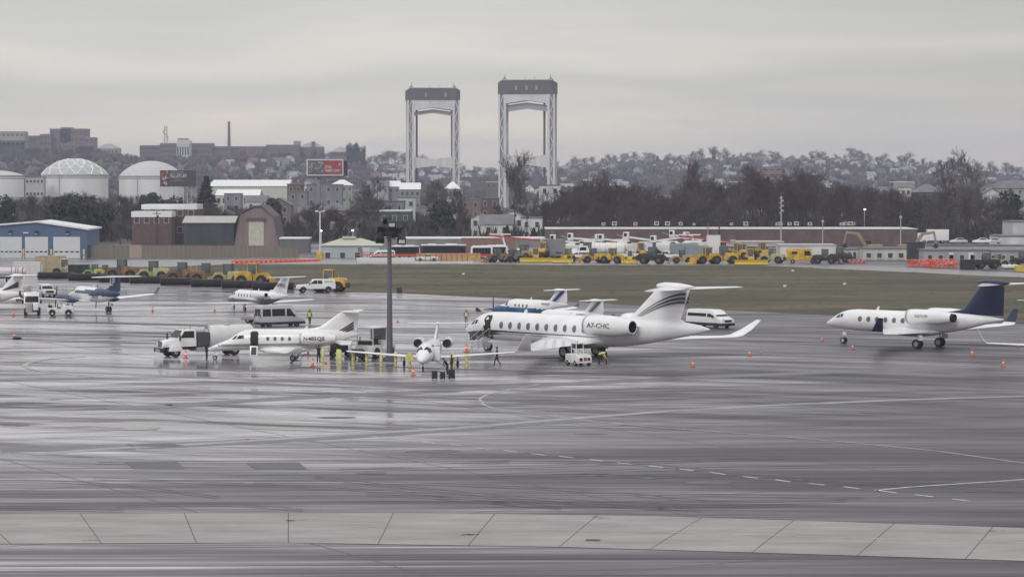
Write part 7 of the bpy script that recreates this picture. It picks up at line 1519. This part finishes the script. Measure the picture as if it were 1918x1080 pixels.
for i in range(16):
    px = 450+160*(i+tr.random()*.8)/16; Y = tr.uniform(2560,2635); m = TM[tr.randrange(len(TM))]
    tree('hill_tree', '%s-twigged bare tree before the brown buildings right of the tall chimney' % m[2], px, Y, tr.uniform(278,296), m, tr.uniform(.9,1.4), '%s-twigged bare trees before the brown hilltop buildings' % m[2])
# massed hill woods: stuff
q = random.Random(9); b = MB()
for i in range(9000):
    Y = 1500+1750*q.random()**.8; px = q.uniform(-60, 1980)
    if Y < 1750 and q.random() < .6: Y += 400
    X_ = (px-959)/F*Y; z = terr(X_, Y); h = q.uniform(5,9); R_ = q.uniform(2.2,4.2); mi = q.choice((0,0,0,1,1,2,3))
    for k in range(22):
        a = q.uniform(0,2*PI); el = q.uniform(.15,1.0); p = Vector((X_,Y,z+h*.18)); e = Vector((X_+R_*math.cos(a)*math.sqrt(1-el*el*.8), Y+R_*math.sin(a)*math.sqrt(1-el*el*.8), z+h*(.35+.65*el))); n = Vector((q.uniform(.3,.8),0,q.uniform(-.3,.3)))
        m_ = p+(e-p)*.55; b.add([p, m_-n, e, m_+n], [(0,1,2,3)], mi)
o = stuff(b.build('hillside_woods', [mat('far_wood_brown', (.125,.113,.110), .95, var=.3, vscale=.02), mat('far_wood_grey', (.150,.137,.132), .95, var=.3, vscale=.02), mat('far_wood_dark', (.055,.056,.046), .95), mat('far_wood_red', (.100,.076,.070), .95)])); o['label'] = 'bare brown woods covering the far hill between the houses'
# low undergrowth behind the yard: stuff
b = MB()
for i in range(3600):
    px = q.uniform(-40, 1960); Y = q.uniform(728, 1000); h = q.uniform(2.5, 6.0); X_ = (px-959)/F*Y
    for k in range(16):
        a = q.uniform(0,2*PI); e = Vector((X_+q.uniform(1,3)*math.cos(a), Y+q.uniform(1,3)*math.sin(a), h*q.uniform(.5,1))); p = Vector((X_+q.uniform(-.6,.6),Y,0)); n = Vector((q.uniform(.08,.3),0,0)); m_ = p+(e-p)*.6
        b.add([p, m_-n, e, m_+n], [(0,1,2,3)], q.choice((0,0,1,2)))
o = stuff(b.build('undergrowth', [mat('thicket_brown', (.058,.047,.043), .95, var=.3, vscale=.1), mat('thicket_grey', (.085,.075,.070), .95, var=.3), mat('thicket_dark', (.035,.035,.030), .95)])); o['label'] = 'low dark winter thicket under the bare trees behind the yard'
# roof clutter line of the lower town seen between trees
tn = random.Random(41)
for i in range(34):
    px = tn.uniform(560, 1900); Y = tn.uniform(1080, 1600); top = 344+tn.uniform(-3,12) - (Y-1080)*.012; m = (wsid,greyb,cream_w,brn,gsid,sage)[i%6]; cnm = ('white','grey','cream','brown','light grey','sage')[i%6]; ro = ('flat','gable','hip')[i%3]
    w_ = tn.uniform(22,44); bld('town_house', '%s %s-roofed building of the lower town, %s' % (cnm, ro, where(px)), px-w_/2, px+w_/2, top, Y, 12, m, ro, snowroof if i % 2 else None, 3, wins=(4,2), wsize=(1.3,1.8), group='%s %s-roofed lower town buildings, %s' % (cnm, ro, where(px)))
# poles
polem = mat('galv_pole', (.45,.45,.46), .5, .2); wood = mat('dark_wood_pole', (.05,.04,.036), .9)
for px, Y, pyt, rr, m, lb in ((1463,640,368,.16,polem,'tall pale steel pole with antennas at the left of the white site building'),(1541,650,412,.12,polem,'slim pale pole above the black loaders'),(1687,640,404,.14,polem,'slim pale pole by the excavators'),(1326,640,424,.10,polem,'short pale pole by the red boom'),(1163,725,402,.18,wood,'dark wooden utility pole, first from the left behind the yard'),(1221,725,405,.18,wood,'dark wooden utility pole, second from the left behind the yard'),(1347,700,404,.2,wood,'dark wooden utility pole above the cream warehouse strip'),(1444,722,410,.16,wood,'dark wooden utility pole left of the tall steel pole'),(1562,722,425,.16,wood,'dark wooden utility pole right of the white site building'),(964,720,392,.16,wood,'dark wooden utility pole in front of the big white house'),(987,724,396,.14,wood,'second dark wooden utility pole at the white house'),(294,705,395,.14,wood,'thin dark pole before the brick house'),(707,760,330,.10,wood,'thin dark mast right of the pole billboard')):
    r = thing('utility_pole' if m == wood else 'steel_pole', lb, 'pole', (Xof(px,Y,5), Y, 0)); h = Zof(pyt, Y); b = MB(); b.tube((0,0,0),(0,0,h),rr*1.2,rr*.8,8); b.build('pole', m, r)
    b = MB()
    if m == wood: b.box((0,0,h-.7),(2.2,.14,.14)); b.box((.3,0,h-1.6),(.4,.3,.8))
    else: b.box((0,0,h-.3),(.6,.3,.5)); b.tube((0,0,h),(0,0,h+1.0),.04,n=4)
    if px == 1463: 
        for dz in (0,1.2,2.4): b.box((.35,0,h-1-dz),(.5,.3,.4)); b.box((-.3,0,h-1.5-dz),(.35,.3,.3))
    b.build('crossarm' if m == wood else 'pole_head', m, r)
r = thing('light_pole', 'white light pole with twin lamps and a yellow base left of the pale office', 'light pole', (Xof(599.5,590,5),590,0)); h = Zof(396,590); b = MB(); b.tube((0,0,0),(0,0,h),.22,.14,10); b.build('pole', mat('pole_white',(.62,.63,.66),.5), r, smooth=True)
b = MB(); b.lathe((0,0,0),(0,0,1),[(0,.85),(1.5,.85),(1.6,.6)],14); b.build('base', yellow(), r)
for sx in (-1,1): b = MB(); b.tube((0,0,h-.2),(sx*.55,0,h+.05),.06); b.box((sx*.75,0,h+.1),(.6,.5,.3)); b.build('lamp_head', white(), r)
for px, py, Y, lb in ((1619,392,730,'lit street lamp shining white among the trees behind the long brown building'),(602,432,700,'lit lamp shining above the left end of the pale office'),(661,431,702,'lit lamp shining above the middle of the pale office')):
    zl = Zof(py, Y); r = thing('street_lamp', lb, 'street lamp', (Xof(px,Y,5), Y, 0)); b = MB(); b.tube((0,0,0),(0,0,zl),.12,.08,8); b.tube((0,0,zl),(0,-.8,zl+.2),.06); b.build('pole', polem, r)
    b = MB(); b.lathe((0,-.9,zl-.15),(0,0,1),[(0,.05),(.1,.28),(.22,.28),(.3,.05)],12); b.build('lamp_head', mat('lit_lamp', (.8,.8,.8), .4, emit=(1,.98,.95,6)), r)
# ================================================================== THE AIR
b = MB(); b.box((0, 3150, 44), (9000, 6900, 94)); hz_ = b.build('haze', [])
hm = bpy.data.materials.new('haze'); hm.use_nodes = True; t = hm.node_tree; t.nodes.clear()
o_ = nd(t, 'ShaderNodeOutputMaterial'); pv = nd(t, 'ShaderNodeVolumePrincipled'); pv.inputs['Color'].default_value = (.76,.79,1.0,1); pv.inputs['Density'].default_value = HAZE; pv.inputs['Anisotropy'].default_value = 0.0
t.links.new(pv.outputs[0], o_.inputs['Volume']); hz_.data.materials.append(hm); stuff(hz_); hz_['label'] = 'thin blue-grey haze filling the air out to the hills'
